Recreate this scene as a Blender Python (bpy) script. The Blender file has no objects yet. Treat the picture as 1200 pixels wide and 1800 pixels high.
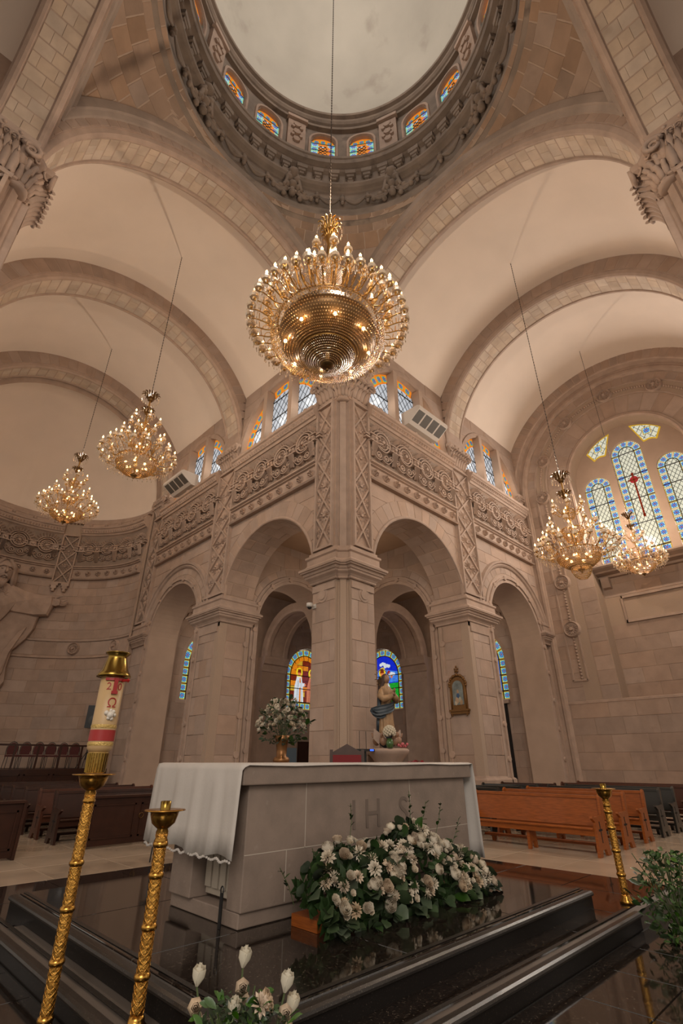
import bpy, bmesh, math, random
from mathutils import Vector, Matrix
random.seed(7)
PI = math.pi
sin, cos, sqrt = math.sin, math.cos, math.sqrt
SC = bpy.context.scene
COL = SC.collection

# ---------------------------------------------------------------- camera
EYE = (-8.965, -9.035, 0.0)                    # z = 0 is eye height, nave floor is z = -1.5
cd = bpy.data.cameras.new('camera')
cam = bpy.data.objects.new('camera', cd)
COL.objects.link(cam)
cd.sensor_fit = 'VERTICAL'; cd.sensor_height = 36.0; cd.lens = 867.4 / 1800 * 36
cd.clip_start = 0.05; cd.clip_end = 200
cam.location = EYE
cam.rotation_euler = (math.radians(90 + 26.8), 0, math.radians(45.42 - 90))
SC.camera = cam

# ---------------------------------------------------------------- world, lights, exposure
W = bpy.data.worlds.new('world'); SC.world = W; W.use_nodes = True
bg = W.node_tree.nodes['Background']
bg.inputs[0].default_value = (1.0, 0.87, 0.74, 1); bg.inputs[1].default_value = 0.27
SC.view_settings.view_transform = 'Standard'; SC.view_settings.look = 'None'
SC.view_settings.gamma = 1.0; SC.view_settings.use_curve_mapping = False
SC.view_settings.exposure = 1.5
def lamp(name, kind, loc, power, color, size=1.0, target=None, sizey=None):
    l = bpy.data.lights.new(name, kind); l.energy = power; l.color = color
    if kind == 'AREA':
        l.size = size
        if sizey: l.shape = 'RECTANGLE'; l.size_y = sizey
    elif kind in ('POINT', 'SPOT'): l.shadow_soft_size = size
    o = bpy.data.objects.new(name, l); COL.objects.link(o); o.location = loc
    if target is not None:
        d = Vector(target) - Vector(loc); o.rotation_euler = d.to_track_quat('-Z', 'Y').to_euler()
    return o
CH1, CHB, CH2, EASTP = 260, 14, 110, 0
DAY = (1.0, 0.92, 0.84); WARM = (1.0, 0.81, 0.62)
# fill light added behind the visitor, and daylight from the tall windows of the far arms
lamp('nave_fill', 'AREA', (-20, -20, 12), 900, DAY, 9, (-2, -2, 6))
lamp('east_window_daylight', 'AREA', (12.9, -4.75, 10.2), 260, DAY, 4.2, (-6, -4.7, 5), 6.0)
for p_ in ((3.6, 9.6, 5.6), (9.6, 3.6, 5.6), (3.6, 3.6, 5.8)): lamp('chapel_fill', 'POINT', p_, 26, WARM, .01)  # added point lights brighten the chapels in place of window daylight
lamp('dome_daylight', 'POINT', (-4.66, -4.66, 24.5), 190, DAY, 1.2)

# ---------------------------------------------------------------- node helpers / materials
def N(t, kind, **kw):
    n = t.nodes.new(kind)
    for k, v in kw.items():
        if hasattr(n, k): setattr(n, k, v)
        else: n.inputs[k.replace('_', ' ')].default_value = v
    return n
def mat(name, col, rough=0.8, metal=0.0, spec=None, bump=0.0, bscale=30.0, var=0.0, vscale=4.0, rand=0.0,
        emit=None, estr=0.0, trans=0.0, coat=0.0, sheen=0.0, stain=None, coord='Object', dist=0.02, sss=0.0):
    m = bpy.data.materials.new(name); m.use_nodes = True
    t = m.node_tree; p = t.nodes['Principled BSDF']; L = t.links.new
    p.inputs['Base Color'].default_value = (*col, 1); p.inputs['Roughness'].default_value = rough
    p.inputs['Metallic'].default_value = metal
    if spec is not None: p.inputs['Specular IOR Level'].default_value = spec
    if trans: p.inputs['Transmission Weight'].default_value = trans
    if coat: p.inputs['Coat Weight'].default_value = coat
    if emit: p.inputs['Emission Color'].default_value = (*emit, 1); p.inputs['Emission Strength'].default_value = estr
    tc = N(t, 'ShaderNodeTexCoord')
    src = tc.outputs[coord]
    if coord == 'World':
        pass
    cur = None
    if var or rand or stain:
        cur = N(t, 'ShaderNodeHueSaturation'); cur.inputs['Color'].default_value = (*col, 1)
        add = None
        if var:
            no = N(t, 'ShaderNodeTexNoise'); no.inputs['Scale'].default_value = vscale; no.inputs['Detail'].default_value = 5
            L(src, no.inputs['Vector'])
            mr = N(t, 'ShaderNodeMapRange'); mr.inputs[1].default_value = 0.3; mr.inputs[2].default_value = 0.7
            mr.inputs[3].default_value = 1 - var; mr.inputs[4].default_value = 1 + var
            L(no.outputs['Fac'], mr.inputs[0]); add = mr.outputs[0]
        if rand:
            oi = N(t, 'ShaderNodeObjectInfo'); mr2 = N(t, 'ShaderNodeMapRange')
            mr2.inputs[3].default_value = 1 - rand; mr2.inputs[4].default_value = 1 + rand * 0.7
            L(oi.outputs['Random'], mr2.inputs[0])
            if add is not None:
                mu = N(t, 'ShaderNodeMath', operation='MULTIPLY'); L(add, mu.inputs[0]); L(mr2.outputs[0], mu.inputs[1]); add = mu.outputs[0]
            else: add = mr2.outputs[0]
            wr = N(t, 'ShaderNodeTexWhiteNoise', noise_dimensions='1D'); L(oi.outputs['Random'], wr.inputs['W'])
            mr3 = N(t, 'ShaderNodeMapRange'); mr3.inputs[3].default_value = 1 - rand * .8; mr3.inputs[4].default_value = 1 + rand * .8
            L(wr.outputs['Value'], mr3.inputs[0]); L(mr3.outputs[0], cur.inputs['Saturation'])
        if add is not None: L(add, cur.inputs['Value'])
        out = cur.outputs[0]
        if stain:
            n2 = N(t, 'ShaderNodeTexNoise'); n2.inputs['Scale'].default_value = stain[1]; n2.inputs['Detail'].default_value = 8
            L(src, n2.inputs['Vector'])
            cr = N(t, 'ShaderNodeMapRange'); cr.inputs[1].default_value = stain[2]; cr.inputs[2].default_value = stain[2] + .12
            L(n2.outputs['Fac'], cr.inputs[0])
            mx = N(t, 'ShaderNodeMixRGB'); mx.inputs[2].default_value = (*stain[0], 1)
            mm = N(t, 'ShaderNodeMath', operation='MULTIPLY'); mm.inputs[1].default_value = stain[3]
            L(cr.outputs[0], mm.inputs[0]); L(mm.outputs[0], mx.inputs[0]); L(out, mx.inputs[1]); out = mx.outputs[0]
        L(out, p.inputs['Base Color'])
    if bump:
        nb = N(t, 'ShaderNodeTexNoise'); nb.inputs['Scale'].default_value = bscale; nb.inputs['Detail'].default_value = 6
        L(src, nb.inputs['Vector'])
        bp = N(t, 'ShaderNodeBump'); bp.inputs['Strength'].default_value = bump; bp.inputs['Distance'].default_value = dist
        L(nb.outputs['Fac'], bp.inputs['Height']); L(bp.outputs[0], p.inputs['Normal'])
    return m
STC = (0.335, 0.236, 0.180)
M = {}
M['stone'] = mat('cantera_stone', STC, 0.85, bump=.35, bscale=14, var=.10, vscale=2.2, rand=.11, dist=.012, stain=((.2, .13, .09), 2.6, .66, .5))
M['mortar'] = mat('lime_mortar', (0.34, 0.245, 0.18), 0.9, bump=.3, bscale=30)
M['carved'] = mat('carved_stone', (0.345, 0.245, 0.188), 0.85, bump=.3, bscale=25, var=.12, vscale=3, rand=.08, dist=.01)
M['archstone'] = mat('pale_arch_stone', (0.43, 0.33, 0.25), 0.85, bump=.35, bscale=14, var=.12, vscale=2.2, rand=.13, dist=.012, stain=((.25, .17, .12), 1.6, .64, .5))
M['greyarch'] = mat('grey_archivolt', (0.29, 0.22, 0.175), 0.88, bump=.35, bscale=14, var=.18, vscale=1.5, dist=.012)
M['ground'] = mat('sunk_panel_shade', (0.23, 0.165, 0.125), 0.9, bump=.3, bscale=20, var=.15, vscale=4)  # darker than the carving: recess shade put into the colour
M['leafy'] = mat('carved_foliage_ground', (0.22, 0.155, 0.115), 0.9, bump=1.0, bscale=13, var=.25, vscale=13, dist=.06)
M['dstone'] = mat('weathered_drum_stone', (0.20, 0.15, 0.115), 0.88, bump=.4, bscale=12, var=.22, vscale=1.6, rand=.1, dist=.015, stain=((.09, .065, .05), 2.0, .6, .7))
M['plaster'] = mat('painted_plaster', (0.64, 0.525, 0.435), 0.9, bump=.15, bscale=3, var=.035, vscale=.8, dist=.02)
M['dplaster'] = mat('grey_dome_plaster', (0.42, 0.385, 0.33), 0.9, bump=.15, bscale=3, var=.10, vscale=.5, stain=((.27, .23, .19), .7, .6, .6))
M['brownplaster'] = mat('chapel_plaster', (0.30, 0.19, 0.12), 0.9, var=.08, vscale=1)

# ---------------------------------------------------------------- object helpers
def link(o, parent=None):
    COL.objects.link(o)
    if parent is not None: o.parent = parent
    return o
def mesh(name, vs, fs, m, parent=None, smooth=False, mats=None, fm=None, uv=None):
    me = bpy.data.meshes.new(name); me.from_pydata([tuple(v) for v in vs], [], fs)
    for x in (mats or [m]): me.materials.append(x)
    if fm: me.polygons.foreach_set('material_index', fm)
    if smooth: me.polygons.foreach_set('use_smooth', [True] * len(me.polygons))
    if uv:
        ul = me.uv_layers.new(name='UVMap'); k = 0
        for f in uv:
            for c in f: ul.data[k].uv = c; k += 1
    me.update()
    return link(bpy.data.objects.new(name, me), parent)
def meshc(name, me, parent=None, loc=(0, 0, 0), rz=0.0, mw=None):
    o = bpy.data.objects.new(name, me); link(o, parent)
    if mw is not None: o.matrix_local = mw
    else: o.location = loc; o.rotation_euler = (0, 0, rz)
    return o
def empty(name, loc=(0, 0, 0), rz=0.0, parent=None):
    o = bpy.data.objects.new(name, None); link(o, parent); o.location = loc; o.rotation_euler = (0, 0, rz); o.empty_display_size = .2
    return o
def tag(o, label=None, cat=None, group=None, kind=None):
    if label: o['label'] = label
    if cat: o['category'] = cat
    if group: o['group'] = group
    if kind: o['kind'] = kind
    return o
def struct(o, label=None):
    o['kind'] = 'structure'
    if label: o['label'] = label
    return o
class MB:
    """collects shapes that make ONE part"""
    def __init__(s): s.v = []; s.f = []; s.fm = []
    def add(s, vs, fs, mi=0):
        b = len(s.v); s.v += [tuple(v) for v in vs]; s.f += [tuple(i + b for i in f) for f in fs]; s.fm += [mi] * len(fs); return s
    def box(s, a, b, mi=0):
        x0, y0, z0 = a; x1, y1, z1 = b
        return s.add([(x0, y0, z0), (x1, y0, z0), (x1, y1, z0), (x0, y1, z0), (x0, y0, z1), (x1, y0, z1), (x1, y1, z1), (x0, y1, z1)],
                     [(0, 3, 2, 1), (4, 5, 6, 7), (0, 1, 5, 4), (1, 2, 6, 5), (2, 3, 7, 6), (3, 0, 4, 7)], mi)
    def lathe(s, prof, n=24, c=(0, 0, 0), mi=0, a0=0, a1=2 * PI, cap=True):
        full = abs(a1 - a0 - 2 * PI) < 1e-6; k = n if full else n + 1
        vs = [(c[0] + r * cos(a0 + (a1 - a0) * j / n), c[1] + r * sin(a0 + (a1 - a0) * j / n), c[2] + z) for r, z in prof for j in range(k)]
        fs = []
        for i in range(len(prof) - 1):
            for j in range(n):
                j2 = (j + 1) % k
                fs.append((i * k + j, i * k + j2, (i + 1) * k + j2, (i + 1) * k + j))
        if full and cap:
            if prof[0][0] > 1e-5: fs.append(tuple(range(k - 1, -1, -1)))
            if prof[-1][0] > 1e-5: fs.append(tuple((len(prof) - 1) * k + j for j in range(k)))
        return s.add(vs, fs, mi)
    def tube(s, pts, r, n=6, mi=0, closed=False):
        P = [Vector(p) for p in pts]; m = len(P); vs = []
        rr = r if isinstance(r, (list, tuple)) else [r] * m
        up = None
        for i in range(m):
            if closed: t = P[(i + 1) % m] - P[i - 1]
            else: t = P[min(i + 1, m - 1)] - P[max(i - 1, 0)]
            if t.length < 1e-9: t = Vector((0, 0, 1))
            t.normalize()
            if up is None: up = Vector((0, 0, 1)) if abs(t.z) < .9 else Vector((1, 0, 0))
            a = t.cross(up)
            if a.length < 1e-6: a = t.orthogonal()
            a.normalize(); b = t.cross(a); up = a.cross(t)
            for j in range(n):
                q = 2 * PI * j / n; vs.append(P[i] + (a * cos(q) + b * sin(q)) * rr[i])
        fs = []
        for i in range(m if closed else m - 1):
            for j in range(n):
                fs.append((i * n + j, i * n + (j + 1) % n, ((i + 1) % m) * n + (j + 1) % n, ((i + 1) % m) * n + j))
        if not closed: fs.append(tuple(range(n - 1, -1, -1))); fs.append(tuple((m - 1) * n + j for j in range(n)))
        return s.add(vs, fs, mi)
    def ball(s, c, r, n=8, k=5, mi=0, sz=1.0):
        return s.lathe([(r * sin(PI * i / k), -r * sz * cos(PI * i / k)) for i in range(k + 1)], n, c, mi)
    def xf(s, fn, start=0):
        for i in range(start, len(s.v)): s.v[i] = tuple(fn(*s.v[i]))
        return s
    def build(s, name, m, parent=None, smooth=False, loc=None):
        o = mesh(name, s.v, s.f, m if not isinstance(m, (list, tuple)) else m[0], parent, smooth, mats=m if isinstance(m, (list, tuple)) else None, fm=s.fm)
        if loc: o.location = loc
        return o
def orient(fn, u, v):
    e = 1e-3; p = Vector(fn(u, v, 0)); a = Vector(fn(u + e, v, 0)) - p; b = Vector(fn(u, v + e, 0)) - p; d = Vector(fn(u, v, e)) - p
    return a.cross(b).dot(d) > 0
def grid(fn, lo, hi, v0, v1, nu, nv, d=0.0):
    vs = []
    for j in range(nv + 1):
        v = v0 + (v1 - v0) * j / nv; a = lo(v) if callable(lo) else lo; b = hi(v) if callable(hi) else hi
        for i in range(nu + 1): vs.append(fn(a + (b - a) * i / nu, v, d))
    fs = [(j * (nu + 1) + i, j * (nu + 1) + i + 1, (j + 1) * (nu + 1) + i + 1, (j + 1) * (nu + 1) + i) for j in range(nv) for i in range(nu)]
    a = lo(v0) if callable(lo) else lo; b = hi(v0) if callable(hi) else hi
    if not orient(fn, (a + b) / 2, (v0 + v1) / 2): fs = [f[::-1] for f in fs]
    return vs, fs
class Sheet(MB):
    def g(s, fn, lo, hi, v0, v1, nu=1, nv=1, d=0.0, mi=0): return s.add(*grid(fn, lo, hi, v0, v1, nu, nv, d), mi)
def stone(parent, fn, lo, hi, v0, v1, nu=1, nv=1, proud=.012, gap=.0045, m=None, name='stone'):
    """one dressed block: flat face, chamfered joint edges"""
    g = gap; L = (lambda v: (lo(v) if callable(lo) else lo)); H = (lambda v: (hi(v) if callable(hi) else hi))
    va, vb = v0 + g, v1 - g
    top, f1 = grid(fn, lambda v: L(v) + g * 2, lambda v: max(L(v) + g * 2, H(v) - g * 2), va + g, vb - g, nu, nv, proud)
    bot, _ = grid(fn, lambda v: L(v) + g, lambda v: max(L(v) + g, H(v) - g), va, vb, nu, nv, 0.0)
    n = len(top); w = nu + 1
    ring = [i for i in range(w)] + [j * w + nu for j in range(1, nv + 1)] + [nv * w + i for i in range(nu - 1, -1, -1)] + [j * w for j in range(nv - 1, 0, -1)]
    o = orient(fn, (L(v0) + H(v0)) / 2, (v0 + v1) / 2); fs = list(f1)
    vs = list(top) + [bot[i] for i in ring]
    for k in range(len(ring)):
        a, b = ring[k], ring[(k + 1) % len(ring)]; q = (a, n + k, n + (k + 1) % len(ring), b)
        fs.append(q if o else q[::-1])
    return mesh(name, vs, fs, m or M['stone'], parent)
def courses(parent, fn, rows, lim, length, nu=1, nv=1, proud=.012, gap=.0045, m=None, minw=.12, jit=.16, phase=None, split=None):
    """rows: list of v edges; lim(v) -> (lo, hi); running bond"""
    for r in range(len(rows) - 1):
        v0, v1 = rows[r], rows[r + 1]; vm = (v0 + v1) / 2
        los = [lim(v0 + (v1 - v0) * k / 4)[0] for k in range(5)]; his = [lim(v0 + (v1 - v0) * k / 4)[1] for k in range(5)]
        A, B = min(los), max(his)
        if B - A < minw: continue
        off = (r % 2) * .5 if phase is None else phase(r)
        n = max(1, int(round((B - A) / length))); cuts = [A + (B - A) * (k + off * (1 if n > 1 else 0)) / n + random.uniform(-jit, jit) * length for k in range(n + 1)]
        cuts = [A] + [c for c in cuts if A + minw < c < B - minw] + [B]
        for a, b in zip(cuts[:-1], cuts[1:]):
            lo = (lambda v, a=a: max(a, lim(v)[0])); hi = (lambda v, b=b: min(b, lim(v)[1]))
            ok = [hi(v0 + (v1 - v0) * k / 4) - lo(v0 + (v1 - v0) * k / 4) for k in range(5)]
            if max(ok) < minw: continue
            curved = max(los) - min(los) > .01 or max(his) - min(his) > .01
            k = 4 if curved else nv
            hi2 = (lambda v, lo=lo, hi=hi: max(lo(v) + .001, hi(v)))
            stone(parent, fn, lo, hi2, v0, v1, nu, k, proud + random.uniform(-.004, .004), gap, m)
def vrange(a, b, step):
    n = max(1, int(round((b - a) / step))); return [a + (b - a) * i / n for i in range(n + 1)]
def sweep(path, prof, closed=False):
    """mitred moulding along a plan path [(x,y)], profile [(out, z)], out to the RIGHT of the path direction"""
    n = len(path); P = [Vector((p[0], p[1])) for p in path]; offs = []
    for i in range(n):
        a = P[i] - P[i - 1] if (i > 0 or closed) else P[1] - P[0]
        b = P[(i + 1) % n] - P[i] if (i < n - 1 or closed) else P[-1] - P[-2]
        a.normalize(); b.normalize(); na = Vector((a.y, -a.x)); nb = Vector((b.y, -b.x)); m = na + nb
        if m.length < .2: m = na
        m = m / max(.35, m.dot(na)) if m.length > 0 else na
        offs.append(m)
    vs = []; k = len(prof)
    for i in range(n):
        for o, z in prof: vs.append((P[i].x + offs[i].x * o, P[i].y + offs[i].y * o, z))
    fs = []
    for i in range(n if closed else n - 1):
        j = (i + 1) % n
        for q in range(k - 1): fs.append((i * k + q, j * k + q, j * k + q + 1, i * k + q + 1))
    if not closed: fs.append(tuple(range(k))); fs.append(tuple((n - 1) * k + q for q in range(k - 1, -1, -1)))
    return vs, fs
FR = lambda u, z, d: (u, -d, z)
FL = lambda u, z, d: (-d, u, z)
ZF = -1.5; ZC = 11.5; S = 9.32; H2 = -4.66
# ================================================================ ARCHITECTURE
B1 = dict(c=3.65, r=2.44, z=4.88); B2 = dict(c=9.67, r=1.94, z=4.57)
ZI0, ZI1 = 4.30, 5.42      # impost block heights
ZFR0, ZFR1, ZCO0, ZCO1 = 7.96, 8.62, 10.32, 10.95
XE = 12.1
def arch_lim(c, r, z, side, lo, hi):
    def f(v):
        w = 0 if v >= z + r else (r if v <= z else sqrt(max(0, r * r - (v - z) ** 2)))
        return (lo, min(hi, c - w)) if side < 0 else (max(lo, c + w), hi)
    return f
def arch_back(sh, fn, c, r, z, lo, hi, v0, v1, d=0.0, n=20):
    """wall sheet with an arched opening"""
    for sd in (-1, 1):
        L = arch_lim(c, r, z, sd, lo, hi)
        edges = [v0, z] + [z + r * sin(PI / 2 * k / n) for k in range(1, n + 1)] + [v1]
        for a, b in zip(edges[:-1], edges[1:]):
            if b - a > 1e-4:
                e = 1e-6; sh.g(fn, (lambda v: L(min(max(v, a + e), b - e))[0]) if 1 else 0, lambda v: L(min(max(v, a + e), b - e))[1], a, b, 1, 1, d)
def voussoirs(parent, fn, c, z, r0, r1, n, a0=0.0, a1=PI, proud=.012, m=None, gap=.008):
    """radial stones on a flat face; polar coordinates"""
    pf = lambda a, r, d: fn(c + r * cos(PI - a), z + r * sin(PI - a), d)
    for k in range(n):
        stone(parent, lambda a, r, d: pf(a, r, d), a0 + (a1 - a0) * k / n, a0 + (a1 - a0) * (k + 1) / n, r0, r1, 2, 1, proud + random.uniform(-.004, .004), gap / r0 if False else .004, m)
def soffit(fn, c, z, r):
    """(a, depth, out) on the underside of an arch"""
    return lambda a, t, d: fn(c - (r - d) * cos(a), z + (r - d) * sin(a), -t)
def ring_mould(sh, fn, c, z, prof, a0=0.0, a1=PI, n=36, legs=None, mi=0):
    """moulding round an arch, prof [(r, d)], legs: z it runs down to"""
    st = []
    if legs is not None: st.append((c - 1, legs, True, 0))
    angs = [a0 + (a1 - a0) * k / n for k in range(n + 1)]
    rows = []
    if legs is not None: rows.append([fn(c - r, legs, d) for r, d in prof])
    for a in angs: rows.append([fn(c - r * cos(a), z + r * sin(a), d) for r, d in prof])
    if legs is not None: rows.append([fn(c + r, legs, d) for r, d in prof])
    k = len(prof); vs = [p for row in rows for p in row]; fs = []
    for i in range(len(rows) - 1):
        for q in range(k - 1): fs.append((i * k + q, (i + 1) * k + q, (i + 1) * k + q + 1, i * k + q + 1))
    sh.add(vs, fs, mi)
def fixn(o):
    me = o.data; bm = bmesh.new(); bm.from_mesh(me); bmesh.ops.recalc_face_normals(bm, faces=bm.faces); bm.to_mesh(me); bm.free(); return o

def disc(sh, fn, u, z, r, h, n=14, d0=0.0, mi=0):
    sh.add([fn(u + r * cos(2 * PI * k / n), z + r * sin(2 * PI * k / n), d0) for k in range(n)] + [fn(u + r * .9 * cos(2 * PI * k / n), z + r * .9 * sin(2 * PI * k / n), d0 + h) for k in range(n)],
           [(k, (k + 1) % n, n + (k + 1) % n, n + k) for k in range(n)] + [tuple(range(n, 2 * n))], mi)
def bead_line(parent, fn, pts, gapdisc, r=.10, h=.06, name='roundel'):
    """thin raised fillet with coin-like discs along a polyline of (u, z)"""
    sh = MB(); w = .03
    Pn = [Vector(p) for p in pts]
    for i_, (a, b) in enumerate(zip(Pn[:-1], Pn[1:])):
        t = (b - a).normalized(); n = Vector((-t.y, t.x)) * w; h_ = .05 + .002 * (i_ % 2)
        vs = [fn(*(a - n), 0), fn(*(b - n), 0), fn(*(b + n), 0), fn(*(a + n), 0), fn(*(a - n), h_), fn(*(b - n), h_), fn(*(b + n), h_), fn(*(a + n), h_)]
        sh.add(vs, [(4, 5, 6, 7), (0, 1, 5, 4), (1, 2, 6, 5), (2, 3, 7, 6), (3, 0, 4, 7)])
    fil = fixn(sh.build('fillet', M['carved'], parent))
    tot = sum((b - a).length for a, b in zip(Pn[:-1], Pn[1:])); n = max(1, int(tot / gapdisc)); 
    for k in range(n):
        s = tot * (k + .5) / n; i = 0
        while s > (Pn[i + 1] - Pn[i]).length: s -= (Pn[i + 1] - Pn[i]).length; i += 1
        p = Pn[i] + (Pn[i + 1] - Pn[i]).normalized() * s
        q = MB(); disc(q, fn, p.x, p.y, r, h); fixn(q.build(name, M['carved'], parent))

# ---- carved medallion of the frieze, local u,z in metres about its centre (u 0, z 0 = disc centre)
def medallion_mb(fn):
    s = MB()
    def ring(r0, r1, d0, d1, a0=0, a1=2 * PI, n=28, cu=0, cz=0):
        vs = []; k = n + 1
        for r, d in ((r0, 0), (r0 + (r1 - r0) * .2, d1), (r1 - (r1 - r0) * .2, d1), (r1, 0)):
            for j in range(k): a = a0 + (a1 - a0) * j / n; vs.append(fn(cu + r * cos(a), cz + r * sin(a), d0 + d))
        s.add(vs, [(i * k + j, i * k + j + 1, (i + 1) * k + j + 1, (i + 1) * k + j) for i in range(3) for j in range(n)])
    disc(s, fn, 0, 0, .30, .05, 24, .0)
    ring(.21, .27, .05, .04); ring(.30, .36, 0, .10); ring(.40, .45, 0, .07, -.35, PI + .35)
    disc(s, fn, 0, 0, .06, .07, 10, .05)
    for k in range(12):                                   # petals
        a = 2 * PI * k / 12; b = .085
        s.add([fn(.07 * cos(a), .07 * sin(a), .05), fn(.13 * cos(a - .2), .13 * sin(a - .2), .07), fn(.20 * cos(a), .20 * sin(a), .055), fn(.13 * cos(a + .2), .13 * sin(a + .2), .07), fn(.13 * cos(a), .13 * sin(a), .11)],
              [(0, 1, 4), (1, 2, 4), (2, 3, 4), (3, 0, 4)])
    for k in range(17):                                   # fluted hood
        a = -.25 + (PI + .5) * (k + .15) / 17; c = -.25 + (PI + .5) * (k + .85) / 17; m = (a + c) / 2
        s.add([fn(.47 * cos(a), .47 * sin(a), 0), fn(.47 * cos(c), .47 * sin(c), 0), fn(.62 * cos(c), .62 * sin(c), 0), fn(.62 * cos(a), .62 * sin(a), 0), fn(.49 * cos(m), .49 * sin(m), .05), fn(.62 * cos(m), .62 * sin(m), .08)],
              [(0, 1, 4), (3, 0, 4, 5), (1, 2, 5, 4), (2, 3, 5)])
    for sg in (-1, 1):                                    # scrolls below
        for (cu, cz, r) in ((.17, -.50, .12), (.40, -.42, .09)):
            ring(r * .55, r, 0, .08, 0, 2 * PI, 12, sg * cu, cz); disc(s, fn, sg * cu, cz, r * .35, .07, 8)
        pts = [(sg * (.02 + .5 * t), -.62 - .10 * sin(PI * t) + .22 * t * t) for t in [k / 8 for k in range(9)]]
        for (a, b) in zip(pts[:-1], pts[1:]):
            s.add([fn(a[0], a[1], 0), fn(b[0], b[1], 0), fn(b[0], b[1] + .05, 0), fn(a[0], a[1] + .05, 0), fn(a[0], a[1] + .01, .07), fn(b[0], b[1] + .01, .07), fn(b[0], b[1] + .04, .07), fn(a[0], a[1] + .04, .07)],
                  [(4, 5, 6, 7), (0, 1, 5, 4), (2, 3, 7, 6)])
    return s
def corbel_mb(fn):
    """fluted tapering bracket between two medallions"""
    s = MB()
    for k in range(5):
        t0, t1 = -.13 + .26 * k / 5 + .006, -.13 + .26 * (k + 1) / 5 - .006
        vs = [fn(t0 * .6, -.62, .02), fn(t1 * .6, -.62, .02), fn(t1, -.14, .09), fn(t0, -.14, .09), fn((t0 + t1) / 2 * .6, -.62, .07), fn((t0 + t1) / 2, -.14, .15)]
        s.add(vs, [(0, 1, 4), (1, 2, 5, 4), (3, 0, 4, 5), (2, 3, 5)])
    def bx(u0, u1, z0, z1, d):
        s.add([fn(u, z, e) for e in (0, d) for u, z in ((u0, z0), (u1, z0), (u1, z1), (u0, z1))], [(4, 5, 6, 7), (0, 1, 5, 4), (1, 2, 6, 5), (2, 3, 7, 6), (3, 0, 4, 7)])
    bx(-.24, .24, -.13, -.09, .13); bx(-.12, .12, -.09, .13, .10); bx(-.24, .24, .13, .17, .13); disc(s, fn, 0, .02, .07, .05, 10, .10)
    for sg in (-1, 1): bx(sg * .33 - .09, sg * .33 + .09, -.06, .0, .10); bx(sg * .33 - .09, sg * .33 + .09, .05, .1, .10)
    return s
def rosette_mb(fn, r=.13):
    s = MB(); disc(s, fn, 0, 0, r, .04, 12)
    for k in range(8):
        a = 2 * PI * k / 8
        s.add([fn(r * .3 * cos(a), r * .3 * sin(a), .05), fn(r * .65 * cos(a - .35), r * .65 * sin(a - .35), .045), fn(r * .97 * cos(a), r * .97 * sin(a), .04), fn(r * .65 * cos(a + .35), r * .65 * sin(a + .35), .045), fn(r * .65 * cos(a), r * .65 * sin(a), .095)],
              [(0, 1, 4), (1, 2, 4), (2, 3, 4), (3, 0, 4)])
    disc(s, fn, 0, 0, r * .28, .1, 8)
    return s
def big_rosette_mb(fn):
    s = MB(); disc(s, fn, 0, 0, .34, .05, 24)
    def ring(r0, r1, d0, d1, n=24):
        s.add([fn(r * cos(2 * PI * j / n), r * sin(2 * PI * j / n), d0 + d) for r, d in ((r0, 0), ((r0 + r1) / 2, d1), (r1, 0)) for j in range(n)], [(i * n + j, i * n + (j + 1) % n, (i + 1) * n + (j + 1) % n, (i + 1) * n + j) for i in range(2) for j in range(n)])
    ring(.255, .32, .05, .05)
    for k in range(14):
        a = 2 * PI * k / 14
        s.add([fn(.08 * cos(a), .08 * sin(a), .05), fn(.17 * cos(a - .17), .17 * sin(a - .17), .052), fn(.245 * cos(a), .245 * sin(a), .05), fn(.17 * cos(a + .17), .17 * sin(a + .17), .052), fn(.17 * cos(a), .17 * sin(a), .10)], [(0, 1, 4), (1, 2, 4), (2, 3, 4), (3, 0, 4)])
    disc(s, fn, 0, 0, .065, .08, 10, .05)
    return s
# templates in local axes: x = along the wall, z = up, -y = out of the wall
TL = lambda u, z, d: (u, -d * 1.5, z)
def tmpl(mb, name, m='carved'):
    o = fixn(mb.build(name, M[m])); me = o.data; bpy.data.objects.remove(o); return me
ME_MED = tmpl(medallion_mb(TL), 'medallion'); ME_COR = tmpl(corbel_mb(TL), 'corbel'); ME_ROS = tmpl(rosette_mb(TL), 'rosette'); ME_ROSB = tmpl(big_rosette_mb(TL), 'large_rosette')
def place(parent, me, name, fn, u, z, d=0.0, s=1.0, rot=0.0):
    """put a wall ornament on any wall given by fn"""
    e = .01; p = Vector(fn(u, z, d)); x = (Vector(fn(u + e, z, d)) - p).normalized(); y = -(Vector(fn(u, z, d + e)) - p).normalized(); zz = (Vector(fn(u, z + e, d)) - p).normalized()
    mw = Matrix(((x.x * s, y.x * s, zz.x * s, p.x), (x.y * s, y.y * s, zz.y * s, p.y), (x.z * s, y.z * s, zz.z * s, p.z), (0, 0, 0, 1)))
    if rot: mw = mw @ Matrix.Rotation(rot, 4, 'Y')
    o = bpy.data.objects.new(name, me); link(o, parent); o.matrix_local = mw; return o
def hband(parent, fn, u0, u1, prof, name, n=1, m='carved'):
    """horizontal moulding, prof [(z, d)]"""
    k = len(prof); vs = []; fs = []
    for i in range(n + 1):
        u = u0 + (u1 - u0) * i / n
        vs += [fn(u, z, d) for z, d in prof]
    for i in range(n):
        for q in range(k - 1): fs.append((i * k + q, (i + 1) * k + q, (i + 1) * k + q + 1, i * k + q + 1))
    fs.append(tuple(range(k))); fs.append(tuple(n * k + q for q in range(k)))
    return fixn(mesh(name, vs, fs, M[m], parent))
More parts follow.
